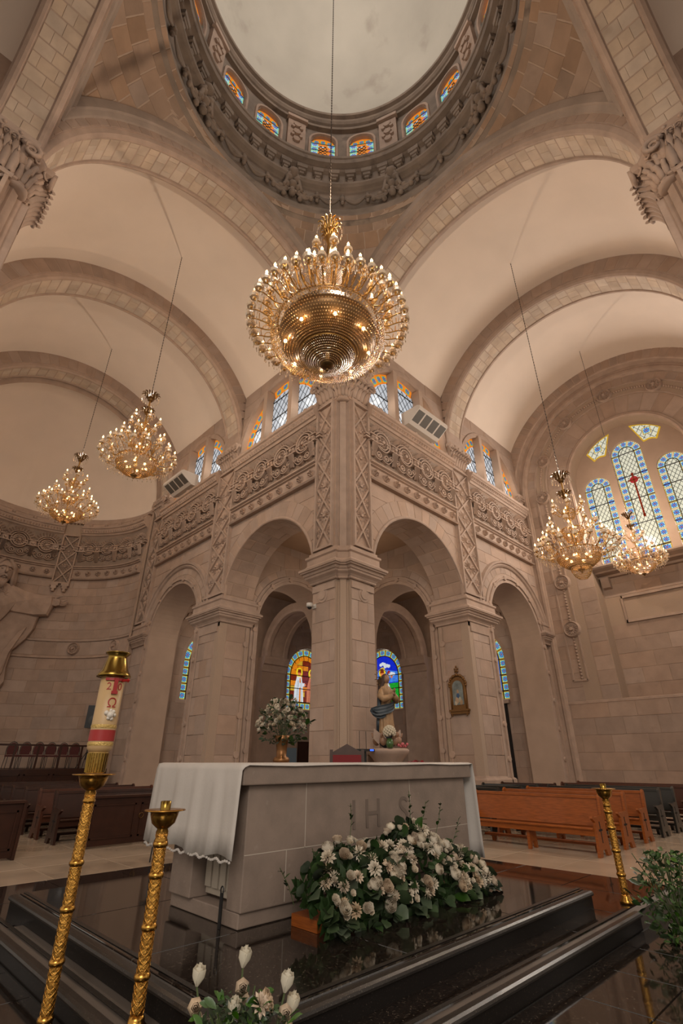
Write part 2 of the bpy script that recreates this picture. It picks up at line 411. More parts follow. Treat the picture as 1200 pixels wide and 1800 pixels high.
def frieze(parent, fn, u0, u1, nmed, nros, n=1):
    F = hband(parent, fn, u0, u1, [(ZFR0, 0), (ZFR0, .16), (ZFR0 + .05, .20), (ZFR0 + .10, .14), (ZFR0 + .12, .07), (ZFR1 - .12, .07), (ZFR1 - .10, .14), (ZFR1 - .05, .12), (ZFR1 - .02, .20), (ZFR1 + .03, .20), (ZFR1 + .05, .05), (ZCO0 - .06, .05), (ZCO0, .12), (ZCO0, 0)], 'frieze', n)
    gp = Sheet(); gp.g(fn, u0 + .01, u1 - .01, ZFR1 + .06, ZCO0 - .07, max(n, 1), 1, .056); gp.build('sunk_shade', M['ground'], F)  # darkened sheet, painted shade behind the medallions
    for k in range(nmed):
        u = u0 + (u1 - u0) * (k + .5) / nmed
        place(F, ME_MED, 'medallion', fn, u, ZFR1 + .95, .05, 1.08 * (u1 - u0) / nmed / 1.22)
    for k in range(nmed + 1):
        u = u0 + (u1 - u0) * k / nmed
        u = min(max(u, u0 + .2), u1 - .2)
        place(F, ME_COR, 'corbel', fn, u, ZFR1 + .90, .05)
    for k in range(nros):
        place(F, ME_ROS, 'rosette', fn, u0 + (u1 - u0) * (k + .5) / nros, (ZFR0 + ZFR1) / 2, .07)
    hb = hband(parent, fn, u0, u1, [(ZCO0, 0), (ZCO0, .16), (ZCO0 + .08, .20), (ZCO0 + .10, .26), (ZCO0 + .30, .30), (ZCO0 + .33, .36), (ZCO0 + .42, .38), (ZCO0 + .45, .22), (ZCO1, .18), (ZCO1, 0)], 'cornice', n)
    L = abs(u1 - u0); mb = MB(); kk = int(L / .14)
    for k in range(kk):                                   # leaf-and-dart band, real relief, one part
        u = u0 + (u1 - u0) * (k + .5) / kk
        mb.add([fn(u - .05, ZCO0 + .12, .26), fn(u + .05, ZCO0 + .12, .26), fn(u + .055, ZCO0 + .28, .29), fn(u - .055, ZCO0 + .28, .29), fn(u, ZCO0 + .2, .35)], [(0, 1, 4), (1, 2, 4), (2, 3, 4), (3, 0, 4)])
    tag(fixn(mb.build('leaf_band', M['carved'], parent)), kind='stuff')
    for k in range(5 if L > 3 else 3):
        u = u0 + (u1 - u0) * (k + .5) / (5 if L > 3 else 3)
        b = MB()
        b.lathe([(.0, -.07), (.05, -.07), (.085, -.02), (.085, .02), (.05, .07), (0, .07)], 12)
        q = fixn(b.build('scroll', M['carved'], parent)); e = Vector(fn(u, ZCO0 + .53, .24)); x = Vector(fn(u, ZCO0 + .53, .3)) - e
        q.location = e; q.rotation_euler = x.to_track_quat('Z', 'Y').to_euler()
def lattice(parent, fn, u0, u1, z0, z1, d=.10, dz=1.02):
    """carved lattice pilaster: sunk foliage ground, diagonal bars, a frame, one leaf rosette a lozenge"""
    w = (u1 - u0)
    hb = MB()
    for a, b, c, e, x_ in ((u0, u0 + .07, z0, z1, 0), (u1 - .07, u1, z0, z1, 0), (u0 + .001, u1 - .001, z0 + .001, z0 + .07, .006), (u0 + .001, u1 - .001, z1 - .07, z1 - .001, .006)):
        hb.add([fn(u, z, q) for q in (0, d + .04 + x_) for u, z in ((a, c), (b, c), (b, e), (a, e))], [(4, 5, 6, 7), (0, 1, 5, 4), (1, 2, 6, 5), (2, 3, 7, 6), (3, 0, 4, 7)])
    P = fixn(hb.build('lattice_pilaster', M['carved'], parent))
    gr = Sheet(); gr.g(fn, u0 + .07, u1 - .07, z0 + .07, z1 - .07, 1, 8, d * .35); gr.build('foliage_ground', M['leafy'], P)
    n = int(round((z1 - z0) / dz)); h = (z1 - z0 - .14) / n
    um = (u0 + u1) / 2
    for k in range(n):
        za = z0 + .07 + h * k
        for (p, q, x_) in (((u0 + .07, za), (u1 - .07, za + h), 0), ((u1 - .07, za), (u0 + .07, za + h), .006)):
            a, b = Vector(p), Vector(q); t = (b - a).normalized(); nn = Vector((-t.y, t.x)) * .028
            s = MB(); s.add([fn(*(a - nn), 0), fn(*(b - nn), 0), fn(*(b + nn), 0), fn(*(a + nn), 0), fn(*(a - nn), d + x_), fn(*(b - nn), d + x_), fn(*(b + nn), d + x_), fn(*(a + nn), d + x_)], [(4, 5, 6, 7), (0, 1, 5, 4), (2, 3, 7, 6)])
            fixn(s.build('lattice_bar', M['carved'], P))
    # foliage: in each lozenge and each side triangle
    for k in range(n + 1):
        spots = [(um, z0 + .07 + h * k, 1.0, 0)] if 0 < k < n else []
        if k < n: spots += [(u0 + .07 + w * .11, z0 + .07 + h * (k + .5), .7, 0), (u1 - .07 - w * .11, z0 + .07 + h * (k + .5), .7, 0)]
        for (u, z, sc, _) in spots:
            s = MB(); half = w * .40 * sc * (1 if sc == 1 else .6)
            for q in range(11):
                a = 2 * PI * q / 11 + .2; L = (h * .36 if q % 4 in (1, 2) and False else h * .30 * sc) * (.75 + .25 * abs(sin(a))); L = min(L, h * .34)
                cx, cz = cos(a) * half * 1.0, sin(a) * L
                nx, nz = -sin(a) * .045, cos(a) * .045
                s.add([fn(u, z, d * .4), fn(u + cx * .55 + nx, z + cz * .55 + nz, d * .45), fn(u + cx, z + cz, d * .4), fn(u + cx * .55 - nx, z + cz * .55 - nz, d * .45), fn(u + cx * .5, z + cz * .5, d * .95)],
                      [(0, 1, 4), (1, 2, 4), (2, 3, 4), (3, 0, 4)])
            if sc == 1: disc(s, fn, u, z, .05, d * .6, 8, d * .35)
            fixn(s.build('leaf_ornament', M['carved'], P))
    return P
def capital(name, fn, u0, u1, z0, z1, out=.28, d0=0.0, parent=None):
    """foliate capital seen on one face, volutes at both corners"""
    um = (u0 + u1) / 2; w = (u1 - u0); H = z1 - z0
    s = MB()
    # bell, as a lofted slab
    lv = [(0, 0.02, 0), (.08, .05, .02), (.14, .03, .0), (.55, .10, .04), (.8, .20, .1), (.86, .24, .14), (.88, .26, .16), (1.0, .28, .18)]
    rows = []
    for t, o, e in lv: rows.append([fn(u0 - e * out / .28, z0 + H * t, -.02), fn(u0 - e * out / .28, z0 + H * t, d0 + o * out / .28), fn(u1 + e * out / .28, z0 + H * t, d0 + o * out / .28), fn(u1 + e * out / .28, z0 + H * t, -.02)])
    vs = [p for r in rows for p in r]; s.add(vs, [(i * 4 + j, (i + 1) * 4 + j, (i + 1) * 4 + j + 1, i * 4 + j + 1) for i in range(len(rows) - 1) for j in range(3)] + [(0, 1, 2, 3), tuple(len(vs) - 4 + k for k in range(4))])
    cap = fixn(s.build(name, M['carved'], parent))
    nl = max(4, int(w / .15))
    for row, (zb, zt, off) in enumerate(((.10, .50, 0), (.38, .76, .5))):
        for k in range(nl + (1 if row else 0)):
            u = u0 + w * (k + .5 - off) / nl; L = MB(); hw = w / nl * .5
            pr = [(0, .02, .55), (.22, .04, .8), (.45, .07, 1.0), (.68, .12, .95), (.86, .19, .8), (.97, .26, .6), (.98, .31, .42), (.88, .335, .25), (.80, .315, .1)]
            vs = []; hw = w / nl * .54
            for i_, (t, o, ww) in enumerate(pr):
                lobe = 1 + (.14 if i_ % 2 else -.08)
                for q_ in range(-3, 4):
                    x_ = q_ / 3; dd = o + .045 * (1 - abs(x_)) - .035 * abs(x_) * abs(x_) + (.02 if q_ % 2 else 0)
                    vs.append(fn(u + hw * ww * x_ * (lobe if abs(q_) == 3 else 1), z0 + H * (zb + (zt - zb) * (t - .05 * abs(x_))), d0 + dd * out / .28 * .92))
            L.add(vs, [(i * 7 + j, i * 7 + j + 1, i * 7 + j + 8, i * 7 + j + 7) for i in range(len(pr) - 1) for j in range(6)])
            lf_ = fixn(L.build('acanthus_leaf', M['carved'], cap, True)); lf_.modifiers.new('s', 'SOLIDIFY').thickness = .02
    for k in range(max(2, int(w / .24))):                    # small scrolls and buds between the volutes
        n_ = max(2, int(w / .24)); u = u0 + w * (k + .5) / n_; V = MB(); r_ = H * .075
        for sg in (-1, 1): V.tube([fn(u + sg * (.01 + r_ * .9 - r_ * (1 - q / 14) * cos(q * .6)), z0 + H * .80 + r_ * (1 - q / 14) * sin(q * .6), d0 + out * .86) for q in range(11)], [.022 * (1 - q / 16) for q in range(11)], 5)
        V.ball(fn(u, z0 + H * .92, d0 + out * .95), .045, 7, 5); V.build('bud_scroll', M['carved'], cap, True)
    for sg, u in ((-1, u0), (1, u1)):
        pts = []; V = MB(); R = H * .17
        for k in range(22):
            a = k * .55; r = R * (1 - k / 26); pts.append(fn(u + sg * (.10 * out / .28) - sg * r * cos(a), z0 + H * .74 + r * sin(a), d0 + out * (.85 - .1 * k / 22)))
        V.tube(pts, [.045 * H / .8 * (1 - k / 34) for k in range(22)], 6); V.build('volute', M['carved'], cap, True)
    return cap

# ---- arcade walls of the two arms -------------------------------------------------
T = 1.25
def notch(flip=False):
    p = [(.29, 0), (.29, .09)]
    for k in range(7):
        a = PI * k / 6; cx, cy = .19, .19
    p += [(.25, .11), (.21, .09), (.15, .15), (.09, .21), (.11, .25), (.09, .29), (0, .29)]
    return p
def arcade(fn, nm, far):
    sh = Sheet()
    # wall faces
    arch_back(sh, fn, B1['c'], B1['r'], B1['z'], 1.1, 6.2, ZI0 - .1, ZFR0 + .1)
    arch_back(sh, fn, B2['c'], B2['r'], B2['z'], 7.0, XE, ZF, ZFR0 + .1)
    # above: frieze backing, lunette wall
    sh.g(fn, 0.29, XE, ZFR0, ZCO1, 1, 1)
    for c in (3.5, 9.58): arch_back(sh, fn, c, 2.42, 11.15, (0.2 if c < 5 else 6.5), (6.5 if c < 5 else XE + .05), ZCO1, 14.25, 0)
    w = struct(fixn(sh.build('wall_' + nm, M['mortar'])) if False else sh.build('wall_' + nm, M['mortar']))
    # stones of the spandrels
    R1 = B1['r'] + .62
    rows = vrange(5.42, ZFR0, .5)
    for sd in (-1, 1):
        courses(w, fn, rows, arch_lim(B1['c'], R1, B1['z'], sd, 1.15, 5.98), 1.0)
    voussoirs(w, fn, B1['c'], B1['z'], B1['r'] + .02, R1, 19, .12, PI - .12)
    R2 = 2.86
    for sd in (-1, 1): courses(w, fn, vrange(5.42, ZFR0, .5), arch_lim(B2['c'], R2, B2['z'], sd, 7.3, XE), 1.0)
    courses(w, fn, vrange(ZF + .0, 5.42, .55), arch_lim(B2['c'], R2 - .3, B2['z'], 1, 7.3, XE + .02), .8)
    voussoirs(w, fn, B2['c'], B2['z'], 2.33, 2.62, 17, .05, PI - .05)
    # arch soffits
    for B, col in ((B1, 'stone'), (B2, 'plaster')):
        sf = soffit(fn, B['c'], B['z'], B['r'])
        sh = Sheet(); sh.g(sf, 0, PI, -.02, T, 32, 1); 
        if B is B2:
            sh.g(lambda u, z, d: fn(B['c'] - B['r'] + d, z, -u), 0, T, ZF, B['z']); sh.g(lambda u, z, d: fn(B['c'] + B['r'] - d, z, -u), 0, T, ZF, B['z'])
        so = sh.build('arch_soffit', M['mortar'] if B is B1 else M['jamb'], w)
        if B is B1:
            courses(so, lambda t, a, d: sf(a, t, d), [PI * k / 17 for k in range(18)], lambda v: (0.01, T), .62, 1, 2)
    # archivolt mouldings
    s = MB(); ring_mould(s, fn, B1['c'], B1['z'], [(B1['r'] - .01, -.02), (B1['r'] - .01, .05), (B1['r'] + .03, .07), (B1['r'] + .07, .05), (B1['r'] + .09, .02)], n=40); fixn(s.build('arch_moulding', M['carved'], w))
    s = MB(); ring_mould(s, fn, B2['c'], B2['z'], [(1.94, -.02), (1.95, .05), (2.28, .05), (2.30, .02)], n=36, legs=ZF); fixn(s.build('archivolt', M['carved'], w))
    s = MB(); ring_mould(s, fn, B2['c'], B2['z'], [(2.58, 0), (2.62, .07), (2.68, .11), (2.73, .07), (2.76, .13), (2.84, .14), (2.88, 0)], n=40, a0=.15, a1=PI - .02); fixn(s.build('hood_moulding', M['carved'], w))
    pts = [(B2['c'] - 2.13, ZF)] + [(B2['c'] - 2.13 * cos(a), B2['z'] + 2.13 * sin(a)) for a in [PI * k / 20 for k in range(21)]] + [(B2['c'] + 2.13, ZF)]
    f05 = lambda u, z, d: fn(u, z, d + .05)
    bead_line(w, f05, pts, 1.02)
    # friezes and lattice pilasters
    frieze(w, fn, 1.10, 5.98, 4, 9); frieze(w, fn, 7.22, XE, 4, 9)
    lattice(w, fn, .34, 1.12, 5.46, 10.66); lattice(w, fn, 5.98, 7.20, 5.32, 10.62)
    # pilaster strips that carry them
    for a, b in ((.29, 1.10), (5.95, 7.25)):
        s = MB(); s.add([fn(u, z, d) for d in (-.05, .04) for u, z in ((a, 4.9), (b, 4.9), (b, 10.95), (a, 10.95))], [(4, 5, 6, 7), (0, 1, 5, 4), (1, 2, 6, 5), (2, 3, 7, 6), (3, 0, 4, 7)])
        fixn(s.build('pilaster', M['carved'], w))
    capital('capital', fn, 6.05, 7.15, 10.66, 11.62, .26, .04, w)
    capital('capital', fn, .36, 1.05, 10.70, 11.75, .26, .06, w)
    capital('capital', fn, 11.85, 12.2, 10.95, 11.5, .2, .0, w)
    # upper pilaster shafts
    s = MB(); s.add([fn(u, z, d) for d in (-.05, .10) for u, z in ((5.98, 11.6), (7.16, 11.6), (7.16, 14.2), (5.98, 14.2))], [(4, 5, 6, 7), (0, 1, 5, 4), (1, 2, 6, 5), (2, 3, 7, 6), (3, 0, 4, 7)]); fixn(s.build('upper_pilaster', M['carved'], w))
    # lunette surround stones
    for c, a, b in ((3.5, 1.15, 5.95), (9.58, 7.2, XE)):
        for sd in (-1, 1): courses(w, fn, vrange(ZCO1, 14.2, .65), arch_lim(c, 2.62, 11.15, sd, a, b), 1.1)
        sf = soffit(fn, c, 11.15, 2.40); sh = Sheet(); sh.g(sf, 0, PI, -.03, .42, 30, 1)
        sh.g(lambda u, z, d: fn(c - 2.4 + d, z, -u), 0, .42, ZCO1 - .05, 11.15); sh.g(lambda u, z, d: fn(c + 2.4 - d, z, -u), 0, .42, ZCO1 - .05, 11.15)
        sh.build('window_reveal', M['jamb'], w)
        s = MB(); ring_mould(s, fn, c, 11.15, [(2.38, -.02), (2.38, .04), (2.58, .05), (2.60, 0)], n=36, legs=ZCO1); fixn(s.build('window_surround', M['carved'], w))
    return w
M['jamb'] = mat('smooth_jamb', (0.365, 0.26, 0.195), 0.85, bump=.2, bscale=12, var=.06, vscale=2, dist=.01)
WR = arcade(FR, 'right', 'end'); WL = arcade(FL, 'left', 'apse')
struct(WR, 'carved stone arcade wall of the right arm'); struct(WL, 'carved stone arcade wall of the left arm')

# ---- piers: plan path, clockwise so that 'out' is to the right ------------------------
def pier_ring(parent, path, prof, name, closed=True, m='carved'):
    vs, fs = sweep(path, prof, closed); return fixn(mesh(name, vs, fs, M[m], parent))
IMP = [(-.02, 0), (.05, 0), (.07, .03), (.06, .06), (.10, .12), (.17, .18), (.18, .24), (.21, .25), (.22, .32), (.27, .33), (.28, .37), (.31, .38), (.32, .44), (.17, .54), (.14, .58), (.14, .74), (.18, .78), (.18, .84), (.10, .88), (.10, .95), (-.3, .96)]
def sq(x0, y0, x1, y1): return [(x0, y0), (x0, y1), (x1, y1), (x1, y0)][::-1]
nt = notch()
corner_path = [(1.22, 1.22), (0, 1.22), (0, .29)] + nt[::-1][1:-1] + [(.29, 0), (1.22, 0)]
def pier(nm, path, zi, faces, label=None, parent=None):
    vs = [(x, y, z) for x, y in path for z in (ZF, 5.4)]
    n = len(path); fs = [(2 * i, 2 * ((i + 1) % n), 2 * ((i + 1) % n) + 1, 2 * i + 1) for i in range(n)] + [tuple(2 * i + 1 for i in range(n))]
    p = fixn(mesh(nm, vs, fs, M['mortar'])); struct(p, label)
    pier_ring(p, path, [(o, zi + z) for o, z in IMP], 'impost')
    pier_ring(p, path, [(0, ZF), (.10, ZF), (.10, -.52), (.07, -.48), (.03, -.46), (0, -.40)], 'plinth')
    for fn, a, b in faces:
        courses(p, fn, vrange(-.42, zi - .02, .56), lambda v: (a, b), .56, phase=lambda r: (r % 2) * .5)
    return p
PC = pier('wall_corner_pier', corner_path, 4.48, [(FR, .31, 1.21), (FL, .31, 1.21)], 'great corner pier with notched edge')
# notch shaft above the impost
s = Sheet(); pth = [(0, .36)] + nt[::-1][1:-1] + [(.36, 0)]
vs, fs = sweep([(0, .42), (0, .29)] + nt[::-1][1:-1] + [(.29, 0), (.42, 0)], [(.02, 5.3), (.02, 10.8)]); fixn(mesh('corner_shaft', vs, fs[:-2], M['carved'], PC))
nb = [(0, 1.2), (0, .29)] + nt[::-1][1:-1] + [(.29, 0), (1.2, 0)]
def crossing_cap(parent, mp):
    """capital mass over the corner of a crossing pier, mp maps (x, y)"""
    vs, fs = sweep([mp(*p) for p in nb] if mp(1, 0)[0] * mp(0, 1)[1] - mp(1, 0)[1] * mp(0, 1)[0] >= 0 or True else 0, [(.0, 10.66), (.07, 10.70), (.07, 10.76), (.02, 10.8), (.10, 11.2), (.22, 11.45), (.26, 11.5), (.28, 11.62), (.0, 11.70)])
    fixn(mesh('capital_block', vs, fs, M['carved'], parent))
def corner_bell(parent, mp):
    cx, cy = mp(.20, .20); s = MB(); s.lathe([(.20, 10.62), (.25, 10.66), (.25, 10.72), (.20, 10.76), (.22, 11.0), (.28, 11.3), (.38, 11.5), (.42, 11.54), (.42, 11.66), (0, 11.68)], 20, (cx, cy, 0)); o = s.build('corner_bell', M['carved'], parent, True)
    sx, sy = mp(-1, -1); sx, sy = (sx - mp(0, 0)[0]), (sy - mp(0, 0)[1]); base = math.atan2(sy, sx)
    for row, (z0, z1, off) in enumerate(((10.76, 11.14, 0), (10.98, 11.42, .5))):
        for k in range(-3, 4):
            a = base + (k + off) * .42; L = MB(); P = []
            for t in range(7): u = t / 6; r = .23 + .16 * u ** 2 + (.05 if t == 5 else 0); P.append((cx + r * cos(a), cy + r * sin(a), z0 + (z1 - z0) * (u if t < 6 else .84)))
            L.tube(P, [.045, .065, .07, .065, .055, .045, .02], 6); L.build('acanthus_leaf', M['carved'], o, True)
    for sg in (-1, 1):
        V = MB(); a = base + sg * .45; V.tube([(cx + (.43 + .0 * q) * cos(a) - sg * (.12 * (1 - q / 20)) * cos(q * .6) * sin(base), cy + .43 * sin(a) + sg * (.12 * (1 - q / 20)) * cos(q * .6) * cos(base), 11.46 + .12 * (1 - q / 20) * sin(q * .6)) for q in range(16)], [.035 * (1 - q / 24) for q in range(16)], 6); V.build('volute', M['carved'], o, True)
crossing_cap(PC, lambda x, y: (x, y)); corner_bell(PC, lambda x, y: (x, y))
for sg, f in ((1, FR), (-1, FL)):
    # swag disc and collar carved under the impost of the corner pier
    s = MB(); disc(s, f, .80, 4.12, .15, .05, 20); disc(s, f, .80, 4.12, .23, .03, 20)
    s.add([f(u, z, d) for d in (0, .043) for u, z in ((.3, 4.24), (1.2, 4.24), (1.2, 4.42), (.3, 4.42))], [(4, 5, 6, 7), (0, 1, 5, 4), (1, 2, 6, 5), (2, 3, 7, 6), (3, 0, 4, 7)])
    fixn(s.build('collar_disc', M['carved'], PC))
P2R = [(6.08, 0), (6.08, T), (7.72, T), (7.72, 0)]
P2L = [(y, x) for x, y in P2R][::-1]
def p2(nm, path, fn, tr, lab):
    # tr: reveal frame, (t, z, d) on the jamb facing the corner pier
    p = pier(nm, path[::-1], 4.34, [(fn, 6.30, 7.48), (tr, .30, 1.02)], lab)
    for f, us in ((fn, (6.24, 7.56)), (tr, (.22, 1.10))):
        for u in us[:2]:
            if f is fn and u < 7: continue
            if f is tr and u < 1: continue
            bead_line(p, f, [(u, ZF + 1.1), (u, 4.3)], .98, .115)
    hband(p, fn, 6.2, 7.62, [(4.02, 0), (4.02, .035), (4.33, .035), (4.33, 0)], 'necking')
    return p
P2A = p2('wall_right_pier', P2R, FR, lambda t, z, d: (6.08 - d, t, z), 'second pier of the right arcade')
P2B = p2('wall_left_pier', P2L, FL, lambda t, z, d: (t, 6.08 - d, z), 'second pier of the left arcade')
# ================================================================ VAULTS, CROSSING, DOME
RA, RV, RO = 4.62, 5.33, 5.3
AR = lambda k: None
# arm frames: (p, z, q): p across the arm (0 at the inner wall, -S at the other), q along it
AXR = lambda p, z, q: (q, p, z)            # right arm runs along +x, spans y in (-S, 0)
AXL = lambda p, z, q: (p, q, z)            # left arm runs along +y
AXB = lambda p, z, q: (-S - q, p, z)       # arm to the near left, runs along -x
AXN = lambda p, z, q: (p, -S - q, z)       # nave behind the visitor, runs along -y
def vault(ax, q0, q1, nm='ceiling', m='plaster', a0=None, a1=None):
    sh = Sheet(); a = math.acos(4.66 / RV) if a0 is None else a0
    f = lambda t, q, d: ax(H2 + (RV - d) * cos(t), ZC + (RV - d) * sin(t), q)
    sh.g(f, a, (PI - a) if a1 is None else a1, q0, q1, 40, 2)
    o = sh.build(nm, M[m], None, True); return struct(o)
def barch(ax, q0, q1, nm, parent=None, nst=40, width=.36, label=None, stepped=True, zleg=10.9, r=RA, ro=RV + .03, face2=False):
    """stone arch band between q0 and q1: near face, stepped soffit, blocks on the soffit"""
    w = q1 - q0; e = .13
    prof = [(ro, q0), (r + .17, q0), (r + .17, q0 + .03), (r + .05, q0 + .05), (r, q0 + .12), (r, q0 + .18), (r + .04, q0 + .2),
            (r + .04, q1 - .2), (r, q1 - .18), (r, q1 - .12), (r + .05, q1 - .05), (r + .17, q1 - .03), (r + .17, q1), (ro, q1)]
    n = 44; rows = [[ax(H2 + rr * 1.0, zleg, q) for rr, q in prof]]
    for k in range(n + 1):
        a = PI * k / n; rows.append([ax(H2 + rr * cos(a), ZC + rr * sin(a), q) for rr, q in prof])
    rows.append([ax(H2 - rr, zleg, q) for rr, q in prof])
    K = len(prof); vs = [p for rw in rows for p in rw]
    fs = [(i * K + j, (i + 1) * K + j, (i + 1) * K + j + 1, i * K + j + 1) for i in range(len(rows) - 1) for j in range(K - 1)]
    o = fixn(mesh(nm, vs, fs, M['carved'])); struct(o, label)
    f = lambda t, a, d: ax(H2 + (r + .04 - d) * cos(a), ZC + (r + .04 - d) * sin(a), t)
    courses(o, f, [PI * k / nst for k in range(nst + 1)], lambda v: (q0 + .22, q1 - .22), width, 1, 1, gap=.0022, proud=.010, minw=.1, m=M['archstone'])
    pf = lambda a, rr, d: ax(H2 + rr * cos(a), ZC + rr * sin(a), q0 - d)
    k2 = nst
    for k in range(k2): stone(o, pf, PI * k / k2, PI * (k + 1) / k2, r + .19, ro - .06, 1, 1, .012, .003)
    return o
vault(AXR, 1.2, 6.0); vault(AXR, 7.15, XE + .1); vault(AXL, 1.2, 6.0); vault(AXL, 7.15, XE + .1)
def crossing(ax, nm, lab): return barch(ax, 0.0, 1.12, nm, label=lab, nst=46, ro=5.42, zleg=10.7)
crossing(AXR, 'wall_crossing_arch', 'right crossing arch'); crossing(AXL, 'wall_crossing_arch', 'left crossing arch')
crossing(AXB, 'wall_crossing_arch', 'near left crossing arch'); crossing(AXN, 'wall_crossing_arch', 'near right crossing arch')
barch(AXR, 5.98, 7.16, 'wall_transverse_arch', label='transverse arch of the right vault'); barch(AXL, 5.98, 7.16, 'wall_transverse_arch', label='transverse arch of the left vault')
barch(AXL, XE, 13.19, 'wall_apse_arch', label='arch at the mouth of the apse', zleg=8)
# near arms: only the pieces over the visitor's head
vault(AXB, 1.1, 14); vault(AXN, 1.1, 14)
for ax in (AXB, AXN):
    s = MB(); s.add([ax(H2 + RV * cos(PI * k / 24), ZC + RV * sin(PI * k / 24), 13.9) for k in range(25)], [tuple(range(25))]); struct(fixn(s.build('wall_arm_lunette', M['plaster'])))
    for p_ in (0.0, -S): s = MB(); s.add([ax(p_, z, q) for z, q in ((10.9, 1.1), (10.9, 14), (14.3, 14), (14.3, 1.1))], [(0, 1, 2, 3)]); struct(fixn(s.build('wall_arm_side', M['carved'])))
# inner archivolt mould line on crossing faces
for ax in (AXR, AXL, AXB, AXN):
    s = MB(); n = 48; prof = [(5.00, .0), (5.02, -.06), (5.08, -.08), (5.14, -.10), (5.16, -.16), (5.42, -.16), (5.46, .0)]
    K = len(prof); rows = [[ax(H2 + r * cos(PI * k / n), ZC + r * sin(PI * k / n), q) for r, q in prof] for k in range(n + 1)]
    rows = [rw for k, rw in enumerate(rows) if abs(cos(PI * k / n)) * 5.1 < 4.75]
    s.add([p for rw in rows for p in rw], [(i * K + j, (i + 1) * K + j, (i + 1) * K + j + 1, i * K + j + 1) for i in range(len(rows) - 1) for j in range(K - 1)])
    struct(fixn(s.build('trim_archivolt', M['greyarch'])))
# walls above the crossing arches (thin infill behind the pendentives) are hidden; pendentives:
RP = sqrt(5.36 ** 2 + 4.66 ** 2)
def pend(sx, sy, nm='ceiling_pendentive'):
    ztop = 16.95
    def fn(a, z, d):                      # a: azimuth from the corner diagonal, z height
        r = sqrt(max(0.01, RP ** 2 - (z - ZC) ** 2)) - d
        return (H2 + sx * r * cos(PI / 4 + a), H2 + sy * r * sin(PI / 4 + a), z)
    def lim(z):
        r = sqrt(max(0.01, RP ** 2 - (z - ZC) ** 2)); c = min(1, 4.70 / r)
        a = PI / 4 - math.acos(c); return (-a if c < 1 else -PI / 4, a if c < 1 else PI / 4)
    z0 = 13.95; sh = Sheet()
    sh.g(fn, lambda z: lim(z)[0], lambda z: lim(z)[1], z0, ztop, 16, 12)
    o = struct(sh.build(nm, M['mortar'], None, False), 'stone pendentive below the dome ring')
    courses(o, fn, vrange(z0, ztop, .36), lambda z: (lim(z)[0] + .005, lim(z)[1] - .005), .105, 2, 1, gap=.0025, proud=.012, minw=.03, m=M['pend'])
    return o
M['pend'] = mat('pendentive_stone', (0.27, 0.180, 0.125), 0.88, bump=.4, bscale=9, var=.14, vscale=1.6, rand=.2, dist=.015, stain=((.16, .11, .08), 1.2, .62, .5))
for sx, sy in ((1, 1), (-1, 1), (1, -1)): pend(sx, sy)
# ---- the other crossing piers (near left and near right)
def side_pier(mx, nm, lab):
    fx = (lambda x, y, z: (-S - x, y, z)) if mx else (lambda x, y, z: (x, -S - y, z))
    P = [(1.22, 1.22), (0, 1.22), (0, .29)] + nt[::-1][1:-1] + [(.29, 0), (1.22, 0)]
    vs = [fx(x, y, z) for x, y in P for z in (ZF, 11.0)]; n = len(P)
    o = struct(fixn(mesh(nm, vs, [(2 * i, 2 * ((i + 1) % n), 2 * ((i + 1) % n) + 1, 2 * i + 1) for i in range(n)], M['carved'])), lab)
    a = (lambda u, z, d: fx(u, -d, z)); b = (lambda u, z, d: fx(-d, u, z))
    for f in (a, b):
        lattice(o, f, .34, 1.16, 5.3, 10.66); capital('capital', f, .30, 1.2, 10.66, 11.75, .34, .05, o)
    vv, ff = sweep([(0, 1.2), (0, .29)] + nt[::-1][1:-1] + [(.29, 0), (1.2, 0)], [(.0, 10.66), (.09, 10.70), (.09, 10.76), (.02, 10.8), (.12, 11.2), (.24, 11.45), (.30, 11.5), (.32, 11.66), (.0, 11.70)])
    fixn(mesh('capital_block', [fx(*v) for v in vv], ff, M['carved'], o)); corner_bell(o, lambda x, y: fx(x, y, 0)[:2])
    return o
side_pier(True, 'wall_left_near_pier', 'crossing pier at the near left'); side_pier(False, 'wall_right_near_pier', 'crossing pier at the near right')
# ---- ring entablature and drum
RC = (H2, H2)
def cyl(a, z, d, r=4.75): return (H2 + (r - d) * cos(a), H2 + (r - d) * sin(a), z)
A0, A1 = math.radians(45 - 130), math.radians(45 + 130)
def dlathe(nm, prof, m, parent=None, n=90, smooth=False, a0=0, a1=2 * PI):
    s = MB(); s.lathe(prof, n, (H2, H2, 0), a0=a0, a1=a1, cap=False); o = s.build(nm, M[m], parent, smooth)
    return o
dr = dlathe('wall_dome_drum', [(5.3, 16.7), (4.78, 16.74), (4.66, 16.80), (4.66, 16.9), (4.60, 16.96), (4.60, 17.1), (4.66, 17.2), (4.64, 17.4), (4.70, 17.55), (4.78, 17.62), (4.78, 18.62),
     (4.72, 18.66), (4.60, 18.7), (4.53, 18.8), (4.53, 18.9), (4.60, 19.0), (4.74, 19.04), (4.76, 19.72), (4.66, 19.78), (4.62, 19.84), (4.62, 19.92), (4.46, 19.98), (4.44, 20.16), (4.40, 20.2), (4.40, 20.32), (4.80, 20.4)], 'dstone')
struct(dr, 'carved ring entablature under the dome')
